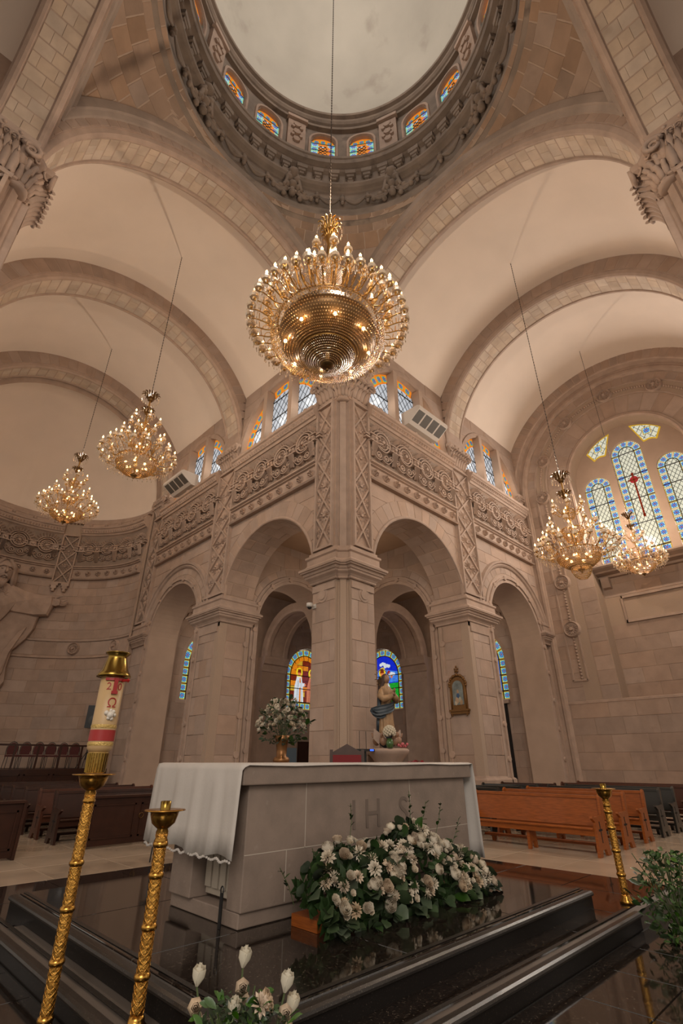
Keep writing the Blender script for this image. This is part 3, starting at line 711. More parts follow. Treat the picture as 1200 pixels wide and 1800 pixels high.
# swags and rosettes in the frieze of the ring
for k in range(32):
    a = math.radians(45 + (k - 15.5) * 11.25)
    if abs(math.degrees(a) - 45) > 125: continue
    b = math.radians(11.25); s = MB()
    for j, (rr, dz) in enumerate(((.055, 0), (.045, .10), (.04, -.09))):
        s.tube([cyl(a - b * .46 + b * .92 * t, 18.15 - (.36 + dz) * sin(PI * t), .10 + .05 * sin(PI * t)) for t in [i / 10 for i in range(11)]], [rr * (.6 + .6 * sin(PI * i / 10)) for i in range(11)], 6)
    s.build('swag', M['dstone'], dr, True)
    s = MB(); ctr = cyl(a + b / 2, 18.05, .1)
    s.ball(ctr, .12, 8, 5); s.ball(cyl(a + b / 2, 17.85, .1), .08, 7, 4); s.ball(cyl(a + b / 2, 18.25, .08), .09, 7, 4); s.build('swag_knot', M['dstone'], dr, True)
    # large console figure every 45 degrees, at the pilasters
me_mod = None
for k in range(48):
    a = math.radians(45 + (k - 23.5) * 7.5)
    if abs(math.degrees(a) - 45) > 128: continue
    s = MB()
    for i, (w, z0, z1) in enumerate(((.20, 19.50, 19.72), (.14, 19.34, 19.52), (.08, 19.2, 19.36))):
        aw = w / 4.7; vs = [cyl(a + sg * aw, z, d) for d in (.02, .20 - .03 * i) for sg, z in ((-1, z0), (1, z0), (1, z1), (-1, z1))]
        s.add(vs, [(4, 5, 6, 7), (0, 1, 5, 4), (1, 2, 6, 5), (2, 3, 7, 6), (3, 0, 4, 7)])
    if k % 2: disc(s, lambda u, z, d: cyl(a + u / 4.7, z, d), 0, 19.15, .13, .12, 12)
    fixn(s.build('stepped_modillion', M['dstone'], dr))
for k in range(-3, 4):                                     # big consoles below each drum pilaster
    a = math.radians(45 + 45 * k)
    if k in (-3, 3): continue
    for da in (-22.5, 22.5) if False else (22.5,):
        c = a + math.radians(da); s = MB(); f = lambda u, z, d: cyl(c + u / 4.7, z, d)
        for (u, z, r) in ((0, 18.95, .24), (-.16, 18.6, .16), (.16, 18.6, .16), (0, 18.3, .17), (-.22, 18.2, .13), (.22, 18.2, .13), (-.45, 17.9, .12), (.45, 17.9, .12), (0, 17.8, .14), (-.7, 17.8, .1), (.7, 17.8, .1), (-.3, 17.6, .1), (.3, 17.6, .1)):
            s.ball(f(u, z, .14), r, 8, 5)
        for sg in (-1, 1):
            s.tube([f(sg * (.1 + .25 * t), 18.9 - .9 * t + .1 * sin(6 * t), .2) for t in [i / 8 for i in range(9)]], .07, 6)
            s.tube([f(sg * (.2 + .75 * t), 17.9 + .12 * sin(9 * t), .16) for t in [i / 10 for i in range(11)]], .06, 6)
        s.build('console_ornament', M['dstone'], dr, True)
# drum wall with 16 windows, ring moulding and dome
WA = [math.radians(45 + 45 * k + s * 9.1) for k in range(-4, 4) for s in (-1, 1)]
s = Sheet()
edges = []
WW = .47 / 4.7
for k in range(-4, 4):
    a = math.radians(45 + 45 * k)
    for (x0, x1) in ((a - PI / 8, a - math.radians(9.1) - WW), (a - math.radians(9.1) + WW, a + math.radians(9.1) - WW), (a + math.radians(9.1) + WW, a + PI / 8)):
        s.g(cyl, x0, x1, 20.3, 23.2, 4, 1)
    for sg in (-1, 1):
        c = a + sg * math.radians(9.1)
        s.g(cyl, lambda v: c - WW, lambda v: c + WW, 22.3, 23.2, 4, 1)
        for q in range(8):                                 # segmental head
            t0 = -1 + 2 * q / 8; t1 = -1 + 2 * (q + 1) / 8
            s.add([cyl(c + WW * t0, 21.78 + .5 * sqrt(max(0, 1 - t0 * t0)), 0), cyl(c + WW * t1, 21.78 + .5 * sqrt(max(0, 1 - t1 * t1)), 0), cyl(c + WW * t1, 22.32, 0), cyl(c + WW * t0, 22.32, 0)], [(3, 2, 1, 0)])
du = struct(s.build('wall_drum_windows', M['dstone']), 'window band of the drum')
for a in WA:
    if abs(math.degrees(a) - 45) > 110: continue
    s = MB(); rows = []
    out = [(-WW, 20.4)] + [(WW * -cos(PI * q / 12), 21.78 + .5 * sin(PI * q / 12)) for q in range(13)] + [(WW, 20.4)]
    prof = [(-.35, 0.0), (.0, 0.0), (.03, .07), (.10, .07), (.12, 0)]
    vs = []
    for (u, z) in out:
        l = math.hypot(u / WW, (z - 21.4)); nx, nz = (u / WW) * .8, (z - 21.5) if z > 21.7 else 0
        m = math.hypot(nx, nz) or 1
        for d, o_ in ((-.35, 0), (0.0, 0), (.07, .03), (.07, .11), (0, .13)): vs.append(cyl(a + u + nx / m * o_ / 4.7, z + nz / m * o_, d))
    s.add(vs, [(i * 5 + j, (i + 1) * 5 + j, (i + 1) * 5 + j + 1, i * 5 + j + 1) for i in range(len(out) - 1) for j in range(4)])
    fixn(s.build('window_surround', M['litstone'] if 'litstone' in M else M['carved'], du))
for k in range(-2, 3):
    c = math.radians(45 + 45 * k + 22.5 * 1)
    for c in ({math.radians(45 + 45 * k + 22.5)}):
        if abs(math.degrees(c) - 45) > 120: continue
        f = lambda u, z, d: cyl(c + u / 4.7, z, d)
        s = MB(); s.add([f(u, z, d) for d in (0, .16) for u, z in ((-.36, 20.3), (.36, 20.3), (.36, 22.6), (-.36, 22.6))], [(4, 5, 6, 7), (0, 1, 5, 4), (1, 2, 6, 5), (2, 3, 7, 6), (3, 0, 4, 7)])
        for (u, z, r) in ((0, 22.1, .17), (0, 21.6, .17), (0, 21.1, .16), (-.17, 21.9, .08), (.17, 21.9, .08), (-.17, 21.35, .08), (.17, 21.35, .08)): disc(s, f, u, z, r, .09, 10, .16)
        s.add([f(u, z, d) for d in (.1, .26) for u, z in ((-.42, 22.45), (.42, 22.45), (.42, 22.62), (-.42, 22.62))], [(4, 5, 6, 7), (0, 1, 5, 4), (1, 2, 6, 5), (2, 3, 7, 6), (3, 0, 4, 7)])
        fixn(s.build('drum_pilaster', M['carved'], du))
c45 = math.radians(45 - 22.5 - 90)
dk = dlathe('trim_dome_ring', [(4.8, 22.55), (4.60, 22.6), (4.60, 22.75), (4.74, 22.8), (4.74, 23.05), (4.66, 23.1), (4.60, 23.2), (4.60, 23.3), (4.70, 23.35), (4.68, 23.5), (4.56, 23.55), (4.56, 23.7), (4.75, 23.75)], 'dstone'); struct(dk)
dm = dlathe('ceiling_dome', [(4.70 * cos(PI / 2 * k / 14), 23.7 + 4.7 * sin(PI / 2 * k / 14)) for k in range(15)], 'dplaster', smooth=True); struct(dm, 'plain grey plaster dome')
# ================================================================ END WALL OF THE RIGHT ARM
YC = -4.72
fE = lambda u, z, d: (12.55 - d, -u, z)     # u = -y, d toward the visitor
def disk_wall(sh, fn, c, z0, r0, r1, zb, d, n=40):
    """face between an inner and an outer arch line, both carried down to zb"""
    for k in range(n):
        a, b = PI * k / n, PI * (k + 1) / n
        sh.add([fn(c - r0 * cos(a), z0 + r0 * sin(a), d), fn(c - r0 * cos(b), z0 + r0 * sin(b), d), fn(c - r1 * cos(b), z0 + r1 * sin(b), d), fn(c - r1 * cos(a), z0 + r1 * sin(a), d)], [(0, 1, 2, 3)])
    for sg in (-1, 1): sh.add([fn(c + sg * r0, zb, d), fn(c + sg * r1, zb, d), fn(c + sg * r1, z0, d), fn(c + sg * r0, z0, d)], [(0, 1, 2, 3)])
sh = Sheet()
NR = 2.36
disk_wall(sh, fE, 4.72, ZC, NR, 5.6, ZF, 0.0)
# reveal of the great window recess
fS = soffit(fE, 4.72, ZC, NR)
sh.g(fS, 0, PI, 0, .78, 30, 1)
for sg in (-1, 1): sh.add([fE(4.72 + sg * NR, 7.2, 0), fE(4.72 + sg * NR, 7.2, -.78), fE(4.72 + sg * NR, ZC, -.78), fE(4.72 + sg * NR, ZC, 0)], [(0, 1, 2, 3)])
# lower niche plane
sh.add([fE(4.72 - NR, 2.1, -.75), fE(4.72 + NR, 2.1, -.75), fE(4.72 + NR, 7.3, -.75), fE(4.72 - NR, 7.3, -.75)], [(0, 1, 2, 3)])
for sg in (-1, 1): sh.add([fE(4.72 + sg * NR, 2.1, 0), fE(4.72 + sg * NR, 2.1, -.75), fE(4.72 + sg * NR, 7.2, -.75), fE(4.72 + sg * NR, 7.2, 0)], [(0, 1, 2, 3)])
sh.add([fE(4.72 - NR, 2.1, 0), fE(4.72 + NR, 2.1, 0), fE(4.72 + NR, 2.1, -.75), fE(4.72 - NR, 2.1, -.75)], [(0, 1, 2, 3)])
sh.add([fE(4.72 - NR, ZF, 0), fE(4.72 + NR, ZF, 0), fE(4.72 + NR, 2.1, 0), fE(4.72 - NR, 2.1, 0)], [(0, 1, 2, 3)])
WE = struct(fixn(sh.build('wall_end', M['mortar'])), 'end wall of the right arm with great stained window')
courses(WE, fE, vrange(ZF, 2.1, .6), lambda v: (-.02, 8.9), 1.15)
courses(WE, fE, vrange(2.1, ZC, .55), lambda v: (.0, 1.02), .75)
courses(WE, fE, vrange(2.1, ZC, .55), lambda v: (1.66, 4.72 - NR - .02), .62)
courses(WE, fE, vrange(2.1, ZC, .55), lambda v: (4.72 + NR + .02, 7.9), .8)
fN = lambda u, z, d: fE(u, z, -.75 + d)
courses(WE, fN, vrange(2.12, 5.0, .58), lambda v: (4.74 - NR, 4.70 + NR), 1.1)
courses(WE, fN, vrange(6.15, 7.2, .5), lambda v: (4.74 - NR, 4.70 + NR), 1.3)
voussoirs(WE, fE, 4.72, ZC, NR + .18, 3.40, 17, -.0, PI)
voussoirs(WE, fE, 4.72, ZC, 4.06, 4.40, 30, 0, PI)
# raised inner order and outer order
s = MB()
ring_mould(s, fE, 4.72, ZC, [(4.42, 0), (4.44, .06), (4.50, .08), (4.52, .16), (4.62, .16), (4.68, .12), (4.80, .12), (4.82, .42), (4.86, .45), (5.50, .45)], n=48, legs=ZF); fixn(s.build('outer_order', M['carved'], WE))
f45 = lambda u, z, d: fE(u, z, d + .45); voussoirs(WE, f45, 4.72, ZC, 4.90, 5.34, 38, .3, PI - .3)
s = MB(); ring_mould(s, fE, 4.72, ZC, [(3.98, .0), (4.0, .05), (4.05, .05), (4.06, 0)], n=44, legs=2.9); ring_mould(s, fE, 4.72, ZC, [(3.43, .0), (3.44, .05), (3.49, .05), (3.5, 0)], n=44, legs=2.9)
fixn(s.build('panel_fillet', M['carved'], WE))
for sg in (-1, 1): hband(WE, fE, 4.72 + sg * 3.45, 4.72 + sg * 4.05, [(2.86, 0), (2.88, .05), (2.94, .05), (2.96, 0)], 'panel_fillet')
s = MB(); ring_mould(s, fE, 4.72, ZC, [(NR - .02, -.05), (NR - .02, .04), (NR + .05, .07), (NR + .10, .03), (NR + .15, .03), (NR + .17, 0)], n=40, legs=7.2); fixn(s.build('window_surround', M['carved'], WE))
RB = 3.74
for a in (90, 58.5, 26, -4 + 0, 121.5, 154): 
    aa = math.radians(a); place(WE, ME_ROSB, 'rosette', fE, 4.72 - RB * cos(aa), ZC + RB * sin(aa), .0)
for z in (9.15, 7.0, 4.95): place(WE, ME_ROSB, 'rosette', fE, 4.72 - RB + .08, z, 0, 1.05)
# bead-and-reel chain between rosettes
s = MB(); k = 0
def bead(u, z):
    s.ball(fE(u, z, .02), .055, 7, 4, sz=1.1)
for i in range(110):
    a = PI * i / 110
    if min(abs(math.degrees(a) - q) for q in (90, 58.5, 26, -4, 121.5, 154)) > 4.8: bead(4.72 - RB * cos(a), ZC + RB * sin(a))
z = 3.0
while z < 11.1:
    if min(abs(z - q) for q in (9.15, 7.0, 4.95, 11.25)) > .36: bead(4.72 - RB + .06, z)
    z += .13
tag(s.build('bead_chain', M['carved'], WE, True), kind='stuff')
hband(WE, fE, -.02, 9.0, [(2.02, 0), (2.04, .03), (2.12, .03), (2.14, 0)], 'string_course')
hband(WE, lambda u, z, d: fE(u, z, d - .75), 4.72 - NR, 4.72 + NR, [(6.95, 0), (6.97, .16), (7.05, .2), (7.1, .5), (7.16, .55), (7.24, .78), (7.30, .84), (7.36, .84), (7.42, .6), (7.44, .0)], 'window_sill')
for z0, z1, zz in ((5.02, 5.12, 0), (6.02, 6.12, 0)): hband(WE, fN, 3.0, 4.72 + NR - .1, [(z0, 0), (z0, .08), (z1, .08), (z1, 0)], 'panel_frame')
hband(WE, fN, 2.98, 3.06, [(5.02, 0), (5.02, .08), (6.12, .08), (6.12, 0)], 'panel_frame')
for u in (2.62, 6.9):
    hband(WE, fN, u - .16, u + .16, [(6.5, 0), (6.55, .2), (6.8, .3), (6.96, .32), (6.96, 0)], 'sill_bracket')
# capital bracket where the arcade meets the end wall
fC = lambda u, z, d: (XE + .0 - d, -u, z)
vs, fs = sweep([(12.6, .0), (11.98, 0), (11.98, .02)][::-1][1:] if False else [(11.95, .05), (11.95, -.02), (12.55, -.02)], [(o * .9, 4.4 + z) for o, z in IMP]); fixn(mesh('corner_impost', vs, fs, M['carved'], WR))
vs, fs = sweep([(.02, 12.7), (-.02, 12.7), (-.02, 11.95), (.05, 11.95)][::-1] if False else [(-.02, 13.2), (-.02, 11.98), (.3, 11.98)], [(o * .9, 4.4 + z) for o, z in IMP]); fixn(mesh('corner_impost', vs, fs, M['carved'], WL))
lattice(WL, FL, 12.14, 13.15, 5.42, 10.62); capital('capital', FL, 12.2, 13.1, 10.66, 11.62, .26, .04, WL)
sh = Sheet(); sh.g(FL, XE, 13.25, ZF, 11.6, 1, 1); sh.build('pilaster', M['carved'], WL)
courses(WL, FL, vrange(ZF, 4.2, .56), lambda v: (12.1, 13.2), .8)
# ================================================================ APSE
RAP, YA = 4.45, 13.2
def ap(a, z, d): return (H2 + (RAP - d) * cos(a), YA + (RAP - d) * sin(a), z)
a_, b_ = -.03, PI * .86
uap = lambda u, z, d: ap(u / RAP, z, d)         # arc length along the wall
L0, L1 = a_ * RAP, b_ * RAP
sh = Sheet(); sh.g(ap, a_, b_, ZF, 11.4, 48, 1); WP = struct(fixn(sh.build('wall_apse', M['mortar'])), 'curved apse wall with great carved figure')
courses(WP, uap, vrange(-.25, 4.2, .5), lambda v: (0, L1), 1.0, 3, 1); courses(WP, uap, vrange(5.1, ZFR0, .44), lambda v: (0, L1), .85, 3, 1); courses(WP, uap, vrange(4.34, 4.96, .62), lambda v: (0, L1), 1.3, 3, 1)
for z in (4.2, 4.96): hband(WP, uap, 0, L1, [(z, 0), (z + .02, .06), (z + .1, .06), (z + .14, 0)], 'string_course', 30)
q0 = math.radians(61) * RAP
frieze(WP, uap, .2, q0 - .42, 4, 8, 12); frieze(WP, uap, q0 + .42, q0 + 5.4, 4, 8, 12)
lattice(WP, uap, q0 - .42, q0 + .42, 7.72, 10.3, .12, .86)
for sg in (-1, 1):
    for i, w in enumerate((.18, .12, .06)): hband(WP, uap, q0 + sg * .25 - w, q0 + sg * .25 + w, [(7.6 - .14 * i, 0), (7.6 - .14 * i, .2), (7.74 - .14 * i, .2), (7.74 - .14 * i, 0)], 'stepped_drop')
for q in (3.4, 1.1):
    place(WP, ME_ROSB, 'rosette', uap, q, 4.65, .01, .85)
s = MB(); n = 18; prof = [((RAP - .02) * cos(PI / 2 * k / n), 11.2 + (RAP + .9) * sin(PI / 2 * k / n)) for k in range(n + 1)]
s.lathe(prof, 48, (H2, YA, 0), a0=-.03, a1=PI + .03, cap=False); s2_ = MB(); s2_.add([(H2 + q * cos(PI * k / 40), YA - .02, ZC + q * sin(PI * k / 40)) for k in range(41) for q in (4.40, 6.2)], [(2 * k, 2 * k + 1, 2 * k + 3, 2 * k + 2) for k in range(40)])
for sg in (-1, 1): s2_.add([(H2 + sg * 4.40, YA - .02, ZF), (H2 + sg * 6.2, YA - .02, ZF), (H2 + sg * 6.2, YA - .02, ZC), (H2 + sg * 4.40, YA - .02, ZC)], [(0, 1, 2, 3)])
s2_.build('apse_return', M['carved'], WP)
struct(s.build('ceiling_apse', M['apsepl'] if 'apsepl' in M else M['plaster'], None, True), 'plain plastered half dome of the apse')
hband(WP, uap, 0, L1, [(ZCO1, 0), (ZCO1, .2), (11.2, .1), (11.3, 0)], 'cornice_top', 30)
# ================================================================ CHAPEL ROOMS BEHIND THE ARCADES
XW = 12.3
def blind_arch(fn, c, parent, d0=0):
    s = MB(); ring_mould(s, fn, c, 4.57, [(1.94, 0), (1.95, .06), (2.5, .06), (2.52, 0)], n=30, legs=ZF); fixn(s.build('blind_arch', M['carved'], parent))
for nm, f, g in (('right', lambda u, z, d: (XW - d, u, z), lambda u, z, d: (u, XW - d, z)),):
    pass
def chapel_wall(f, nm):
    sh = Sheet()
    for c, a, b in ((3.55, 1.0, 6.6), (9.5, 6.6, XW)):
        arch_back(sh, f, c, 1.45, 4.16, a, b, 2.42, 8.2, 0); sh.g(f, a, b, ZF, 2.42, 1, 1)
        sf = soffit(f, c, 4.16, 1.45); sh.g(sf, 0, PI, 0, .3, 20, 1); sh.g(lambda u, z, d: f(c - 1.45 + d, z, -u), 0, .3, 2.42, 4.16); sh.g(lambda u, z, d: f(c + 1.45 - d, z, -u), 0, .3, 2.42, 4.16)
        sh.g(lambda u, z, d: f(u, 2.42 + d, -z), c - 1.45, c + 1.45, 0, .3)
    w = struct(fixn(sh.build('wall_' + nm, M['stone'])), 'outer chapel wall with stained windows')
    for c, a, b in ((3.55, 1.2, 6.1), (9.5, 7.6, XW - .2)):
        courses(w, f, vrange(ZF, 2.3, .6), lambda v: (a, b), .9)
        for sd in (-1, 1): courses(w, f, vrange(2.3, 6.8, .6), arch_lim(c, 1.62, 4.16, sd, a + .1, b - .1), .7)
        blind_arch(f, c, w)
        f06 = lambda u, z, d: f(u, z, d + .06)
        pts = [(c - 2.2, ZF + .3)] + [(c - 2.2 * cos(t), 4.57 + 2.2 * sin(t)) for t in [PI * k / 18 for k in range(19)]] + [(c + 2.2, ZF + .3)]
        bead_line(w, f06, pts, 1.1)
    for a, b in ((6.05, 7.5),):
        s = MB(); s.add([f(u, z, d) for d in (0, .5) for u, z in ((a, ZF), (b, ZF), (b, 4.7), (a, 4.7))], [(4, 5, 6, 7), (0, 1, 5, 4), (1, 2, 6, 5), (2, 3, 7, 6), (3, 0, 4, 7)])
        p_ = fixn(s.build('wall_pilaster', M['stone'], w))
        hband(p_, lambda u, z, d: f(u, z, d + .5), a - .05, b + .05, [(4.0, 0), (4.0, .03), (4.1, .05), (4.3, .12), (4.35, .2), (4.6, .24), (4.7, .24), (4.7, 0)], 'impost')
    return w
CWR = chapel_wall(lambda u, z, d: (XW - d, u, z), 'right_outer'); CWL = chapel_wall(lambda u, z, d: (u, XW - d, z), 'left_outer')
# inner arches around the chapel pier, and ribs
def inner_arch(f, c, nm, zt=8.3, hi=None):
    """f(u,z,d): wall face toward the visitor at d=0, thickness T behind"""
    sh = Sheet(); a, b = c - 2.5, c + 2.6
    arch_back(sh, f, c, 1.9, 4.6, a, b, ZF, zt, 0); arch_back(sh, f, c, 1.9, 4.6, a, b, ZF, zt, -T)
    sf = soffit(f, c, 4.6, 1.9); sh.g(sf, 0, PI, 0, T, 28, 1)
    for sg in (-1, 1): sh.g(lambda u, z, d: f(c + sg * (1.9 - d), z, -u), 0, T, ZF, 4.6)
    w = struct(fixn(sh.build('wall_' + nm, M['jamb'])), 'inner chapel arch')
    for sd in (-1, 1): courses(w, f, vrange(4.6, zt, .6), arch_lim(c, 2.55, 4.6, sd, a, b), .9)
    voussoirs(w, f, c, 4.6, 2.22, 2.5, 15, .05, PI - .05)
    s = MB(); ring_mould(s, f, c, 4.6, [(1.89, -.02), (1.9, .05), (2.2, .05), (2.22, 0)], n=30, legs=ZF); fixn(s.build('archivolt', M['carved'], w))
    bead_line(w, lambda u, z, d: f(u, z, d + .05), [(c - 2.06, ZF + .3)] + [(c - 2.06 * cos(t), 4.6 + 2.06 * sin(t)) for t in [PI * k / 18 for k in range(19)]] + [(c + 2.06, ZF + .3)], 1.0, .09)
    return w
inner_arch(lambda u, z, d: (u, 6.2 - d, z), 3.55, 'left_inner'); inner_arch(lambda u, z, d: (6.2 - d, u, z), 3.55, 'right_inner')
def rib(ax, nm):
    s = MB(); s2 = None; n = 24; prof = [(2.3, 0), (2.0, 0), (1.95, .05), (1.9, .08), (1.9, .3), (1.95, .34), (1.95, 1.1), (1.9, 1.14), (1.9, 1.36), (2.0, 1.44), (2.3, 1.44)]
    rows = [[ax(9.75 - r * cos(PI * k / n), 4.7 + r * sin(PI * k / n), q) for r, q in prof] for k in range(n + 1)]
    K = len(prof); s.add([p for rw in rows for p in rw], [(i * K + j, (i + 1) * K + j, (i + 1) * K + j + 1, i * K + j + 1) for i in range(n) for j in range(K - 1)])
    return struct(fixn(s.build(nm, M['carved'])))
rib(lambda p, z, q: (6.1 + q, p, z), 'wall_chapel_rib'); rib(lambda p, z, q: (p, 6.1 + q, z), 'wall_chapel_rib')
s = MB(); s.box((6.2, 6.2, ZF), (7.6, 7.6, 5)); struct(s.build('wall_chapel_pier', M['stone']))
s = MB(); s.box((T - .1, T - .1, 8.0), (XW, XW, 8.2)); struct(s.build('ceiling_chapel', M['brownplaster']))
# ================================================================ FLOORS AND ALTAR PLATFORM
M['granite'] = mat('polished_dark_granite', (0.014, 0.010, 0.008), 0.06, spec=.8, var=.3, vscale=30, stain=((.20, .16, .12), 55, .60, .6))
M['graniteedge'] = mat('granite_nosing', (0.022, 0.018, 0.015), 0.3, spec=.3, stain=((.22, .19, .16), 120, .6, .6))
M['riser'] = mat('granite_riser', (0.010, 0.008, 0.007), 0.3, spec=.12, stain=((.14, .11, .085), 90, .62, .5))
M['marble'] = mat('beige_marble', (0.42, 0.32, 0.23), 0.16, spec=.6, var=.13, vscale=1.2, rand=.05)
M['joint'] = mat('floor_joint', (0.10, 0.08, 0.065), 0.5)
M['djoint'] = mat('granite_joint', (0.055, 0.05, 0.045), 0.4)
Z0, Z1, Z2 = -1.67, -1.5, -1.34
def tiles(parent, x0, y0, x1, y1, z, sx, sy, m, skip=None, g=.004, nm='tile', h=.012):
    i = 0; xs = vrange(x0, x1, sx); ys = vrange(y0, y1, sy)
    cache = {}
    for a, b in zip(xs[:-1], xs[1:]):
        for c, d in zip(ys[:-1], ys[1:]):
            if skip and skip((a + b) / 2, (c + d) / 2): continue
            w, l = b - a, d - c; key = (round(w, 3), round(l, 3))
            if key not in cache:
                q = MB(); q.add([(-w / 2 + g, -l / 2 + g, 0), (w / 2 - g, -l / 2 + g, 0), (w / 2 - g, l / 2 - g, 0), (-w / 2 + g, l / 2 - g, 0), (-w / 2 + g * 2, -l / 2 + g * 2, h), (w / 2 - g * 2, -l / 2 + g * 2, h), (w / 2 - g * 2, l / 2 - g * 2, h), (-w / 2 + g * 2, l / 2 - g * 2, h)],
                              [(4, 5, 6, 7), (0, 1, 5, 4), (1, 2, 6, 5), (2, 3, 7, 6), (3, 0, 4, 7)])
                o = q.build(nm, m); cache[key] = o.data; bpy.data.objects.remove(o)
            meshc(nm, cache[key], parent, ((a + b) / 2, (c + d) / 2, z))
def plane(nm, x0, y0, x1, y1, z, m, parent=None):
    return mesh(nm, [(x0, y0, z), (x1, y0, z), (x1, y1, z), (x0, y1, z)], [(0, 1, 2, 3)], M[m], parent)
fl = struct(plane('floor', -22, -22, 14, 20, Z0 - .012, 'djoint'), 'dark granite floor before the altar steps')
tiles(fl, -9.4, -9.4, -1.6, -6.43, Z0 - .012, .78, .7, M['granite'])
tiles(fl, -1.6, -9.4, 0, -6.43, Z0 - .012, .8, .7, M['granite'])
tiles(fl, -9.4, -6.43, -7.04, 0, Z0 - .012, .78, .72, M['granite'])
LX, LY = -7.03, -6.42
s = MB(); s.box((LX + .03, LY + .03, Z0 - .2), (0, 0, Z1 - .014)); s.box((0, -14, Z0 - .2), (XE + .5, 0, Z1 - .014)); s.box((-14, 0, Z0 - .2), (0, 18, Z1 - .014)); s.box((0, 0, Z0 - .2), (13, 13, Z1 - .014))
f1 = struct(s.build('floor_nave', M['joint']), 'raised floor: granite round the altar, beige marble in the arms')
tiles(f1, LX + .12, LY + .12, 0, 0, Z1 - .014, 1.0, 1.0, M['granite'], skip=lambda x, y: -6.5 < x < -2.6 and -5.6 < y < -2.2)
tiles(f1, 0, -9.3, XE, 0, Z1 - .014, 1.1, 1.1, M['marble']); tiles(f1, -9.3, 0, 0, 12.6, Z1 - .014, 1.1, 1.1, M['marble']); tiles(f1, 0, 0, 12.2, 12.2, Z1 - .014, 1.5, 1.5, M['marble'])
def nosing(parent, x0, y0, x1, y1, z):
    vs, fs = sweep([(x0, y1), (x0, y0), (x1, y0)], [(-.05, z - .004), (.0, z - .004), (.022, z - .014), (.03, z - .03), (.022, z - .048), (0, z - .055), (-.02, z - .06)])
    fixn(mesh('nosing', vs, fs, M['graniteedge'], parent))
    vs, fs = sweep([(x0, y1), (x0, y0), (x1, y0)], [(0, z - .055), (0, z - .17), (-.02, z - .17)]); fixn(mesh('riser', vs, fs, M['riser'], parent))
    vs, fs = sweep([(x0, y1), (x0, y0), (x1, y0)], [(-.16, z + .001), (-.16, z + .004), (-.12, z + .004), (-.12, z + .001)]); fixn(mesh('grip_strip', vs, fs, M['graniteedge'], parent))
nosing(f1, LX, LY, -1.7, 0, Z1)
PX0, PY0, PX1, PY1 = -6.76, -6.0, -1.9, -1.5
s = MB(); s.box((PX0 + .02, PY0 + .02, Z1 - .01), (PX1, PY1, Z2 - .014)); pf = struct(s.build('floor_altar_platform', M['djoint']), 'polished dark granite altar platform')
tiles(pf, PX0 + .08, PY0 + .08, PX1, PY1, Z2 - .014, 1.6, 1.5, M['granite']); nosing(pf, PX0, PY0, PX1, PY1, Z2)
# ================================================================ STAINED GLASS
EXPO = SC.view_settings.exposure
def lin(c): return tuple(((x / 255) / 12.92 if x / 255 < .04045 else ((x / 255 + .055) / 1.055) ** 2.4) for x in c)
def glassmat(name, rgb, k=1.0, var=.0, vs=6.0):
    m = bpy.data.materials.new(name); m.use_nodes = True; t = m.node_tree; p = t.nodes['Principled BSDF']
    c = lin(rgb); p.inputs['Base Color'].default_value = (c[0] * .3, c[1] * .3, c[2] * .3, 1); p.inputs['Roughness'].default_value = .15
    p.inputs['Emission Color'].default_value = (*c, 1); p.inputs['Emission Strength'].default_value = k / 2 ** EXPO * .95
    if var:
        tc = N(t, 'ShaderNodeTexCoord'); mp = N(t, 'ShaderNodeMapping'); mp.inputs['Scale'].default_value = (1, 1, 3); no = N(t, 'ShaderNodeTexNoise'); no.inputs['Scale'].default_value = vs
        hs = N(t, 'ShaderNodeHueSaturation'); hs.inputs['Color'].default_value = (*c, 1); mr = N(t, 'ShaderNodeMapRange'); mr.inputs[1].default_value = .3; mr.inputs[2].default_value = .7; mr.inputs[3].default_value = 1 - var; mr.inputs[4].default_value = 1 + var
        t.links.new(tc.outputs['Object'], mp.inputs[0]); t.links.new(mp.outputs[0], no.inputs['Vector']); t.links.new(no.outputs['Fac'], mr.inputs[0]); t.links.new(mr.outputs[0], hs.inputs['Value']); t.links.new(hs.outputs[0], p.inputs['Emission Color'])
    m.cycles.emission_sampling = 'NONE'
    return m
G = {}
for n_, c_, v_ in (('orange', (214, 120, 28), .15), ('gold', (190, 150, 40), .12), ('cyan', (150, 205, 205), .1), ('green', (120, 178, 70), .15), ('teal', (112, 196, 168), .12), ('blue', (48, 66, 170), .15), ('red', (150, 30, 40), .1),
                  ('clear', (176, 182, 190), .12), ('warmclear', (204, 204, 184), .1), ('amber', (206, 120, 22), .25), ('brown', (110, 34, 14), .3), ('skyblue', (60, 120, 215), .3), ('deepblue', (16, 38, 190), .2),
                  ('white', (205, 210, 215), .1), ('grass', (20, 150, 40), .3), ('skin', (214, 120, 70), .05), ('dark', (26, 18, 16), .2), ('yellow', (226, 200, 30), .05), ('grey', (140, 144, 150), .2), ('pink', (190, 110, 80), .1)):
    G[n_] = glassmat('stained_glass_' + n_, c_, 1.0, v_)
M['lead'] = mat('window_lead', (.012, .012, .012), .6)
TS = ['gold', 'cyan', 'blue', 'red', 'green', 'orange', 'teal']; TM = [G[k] for k in TS]
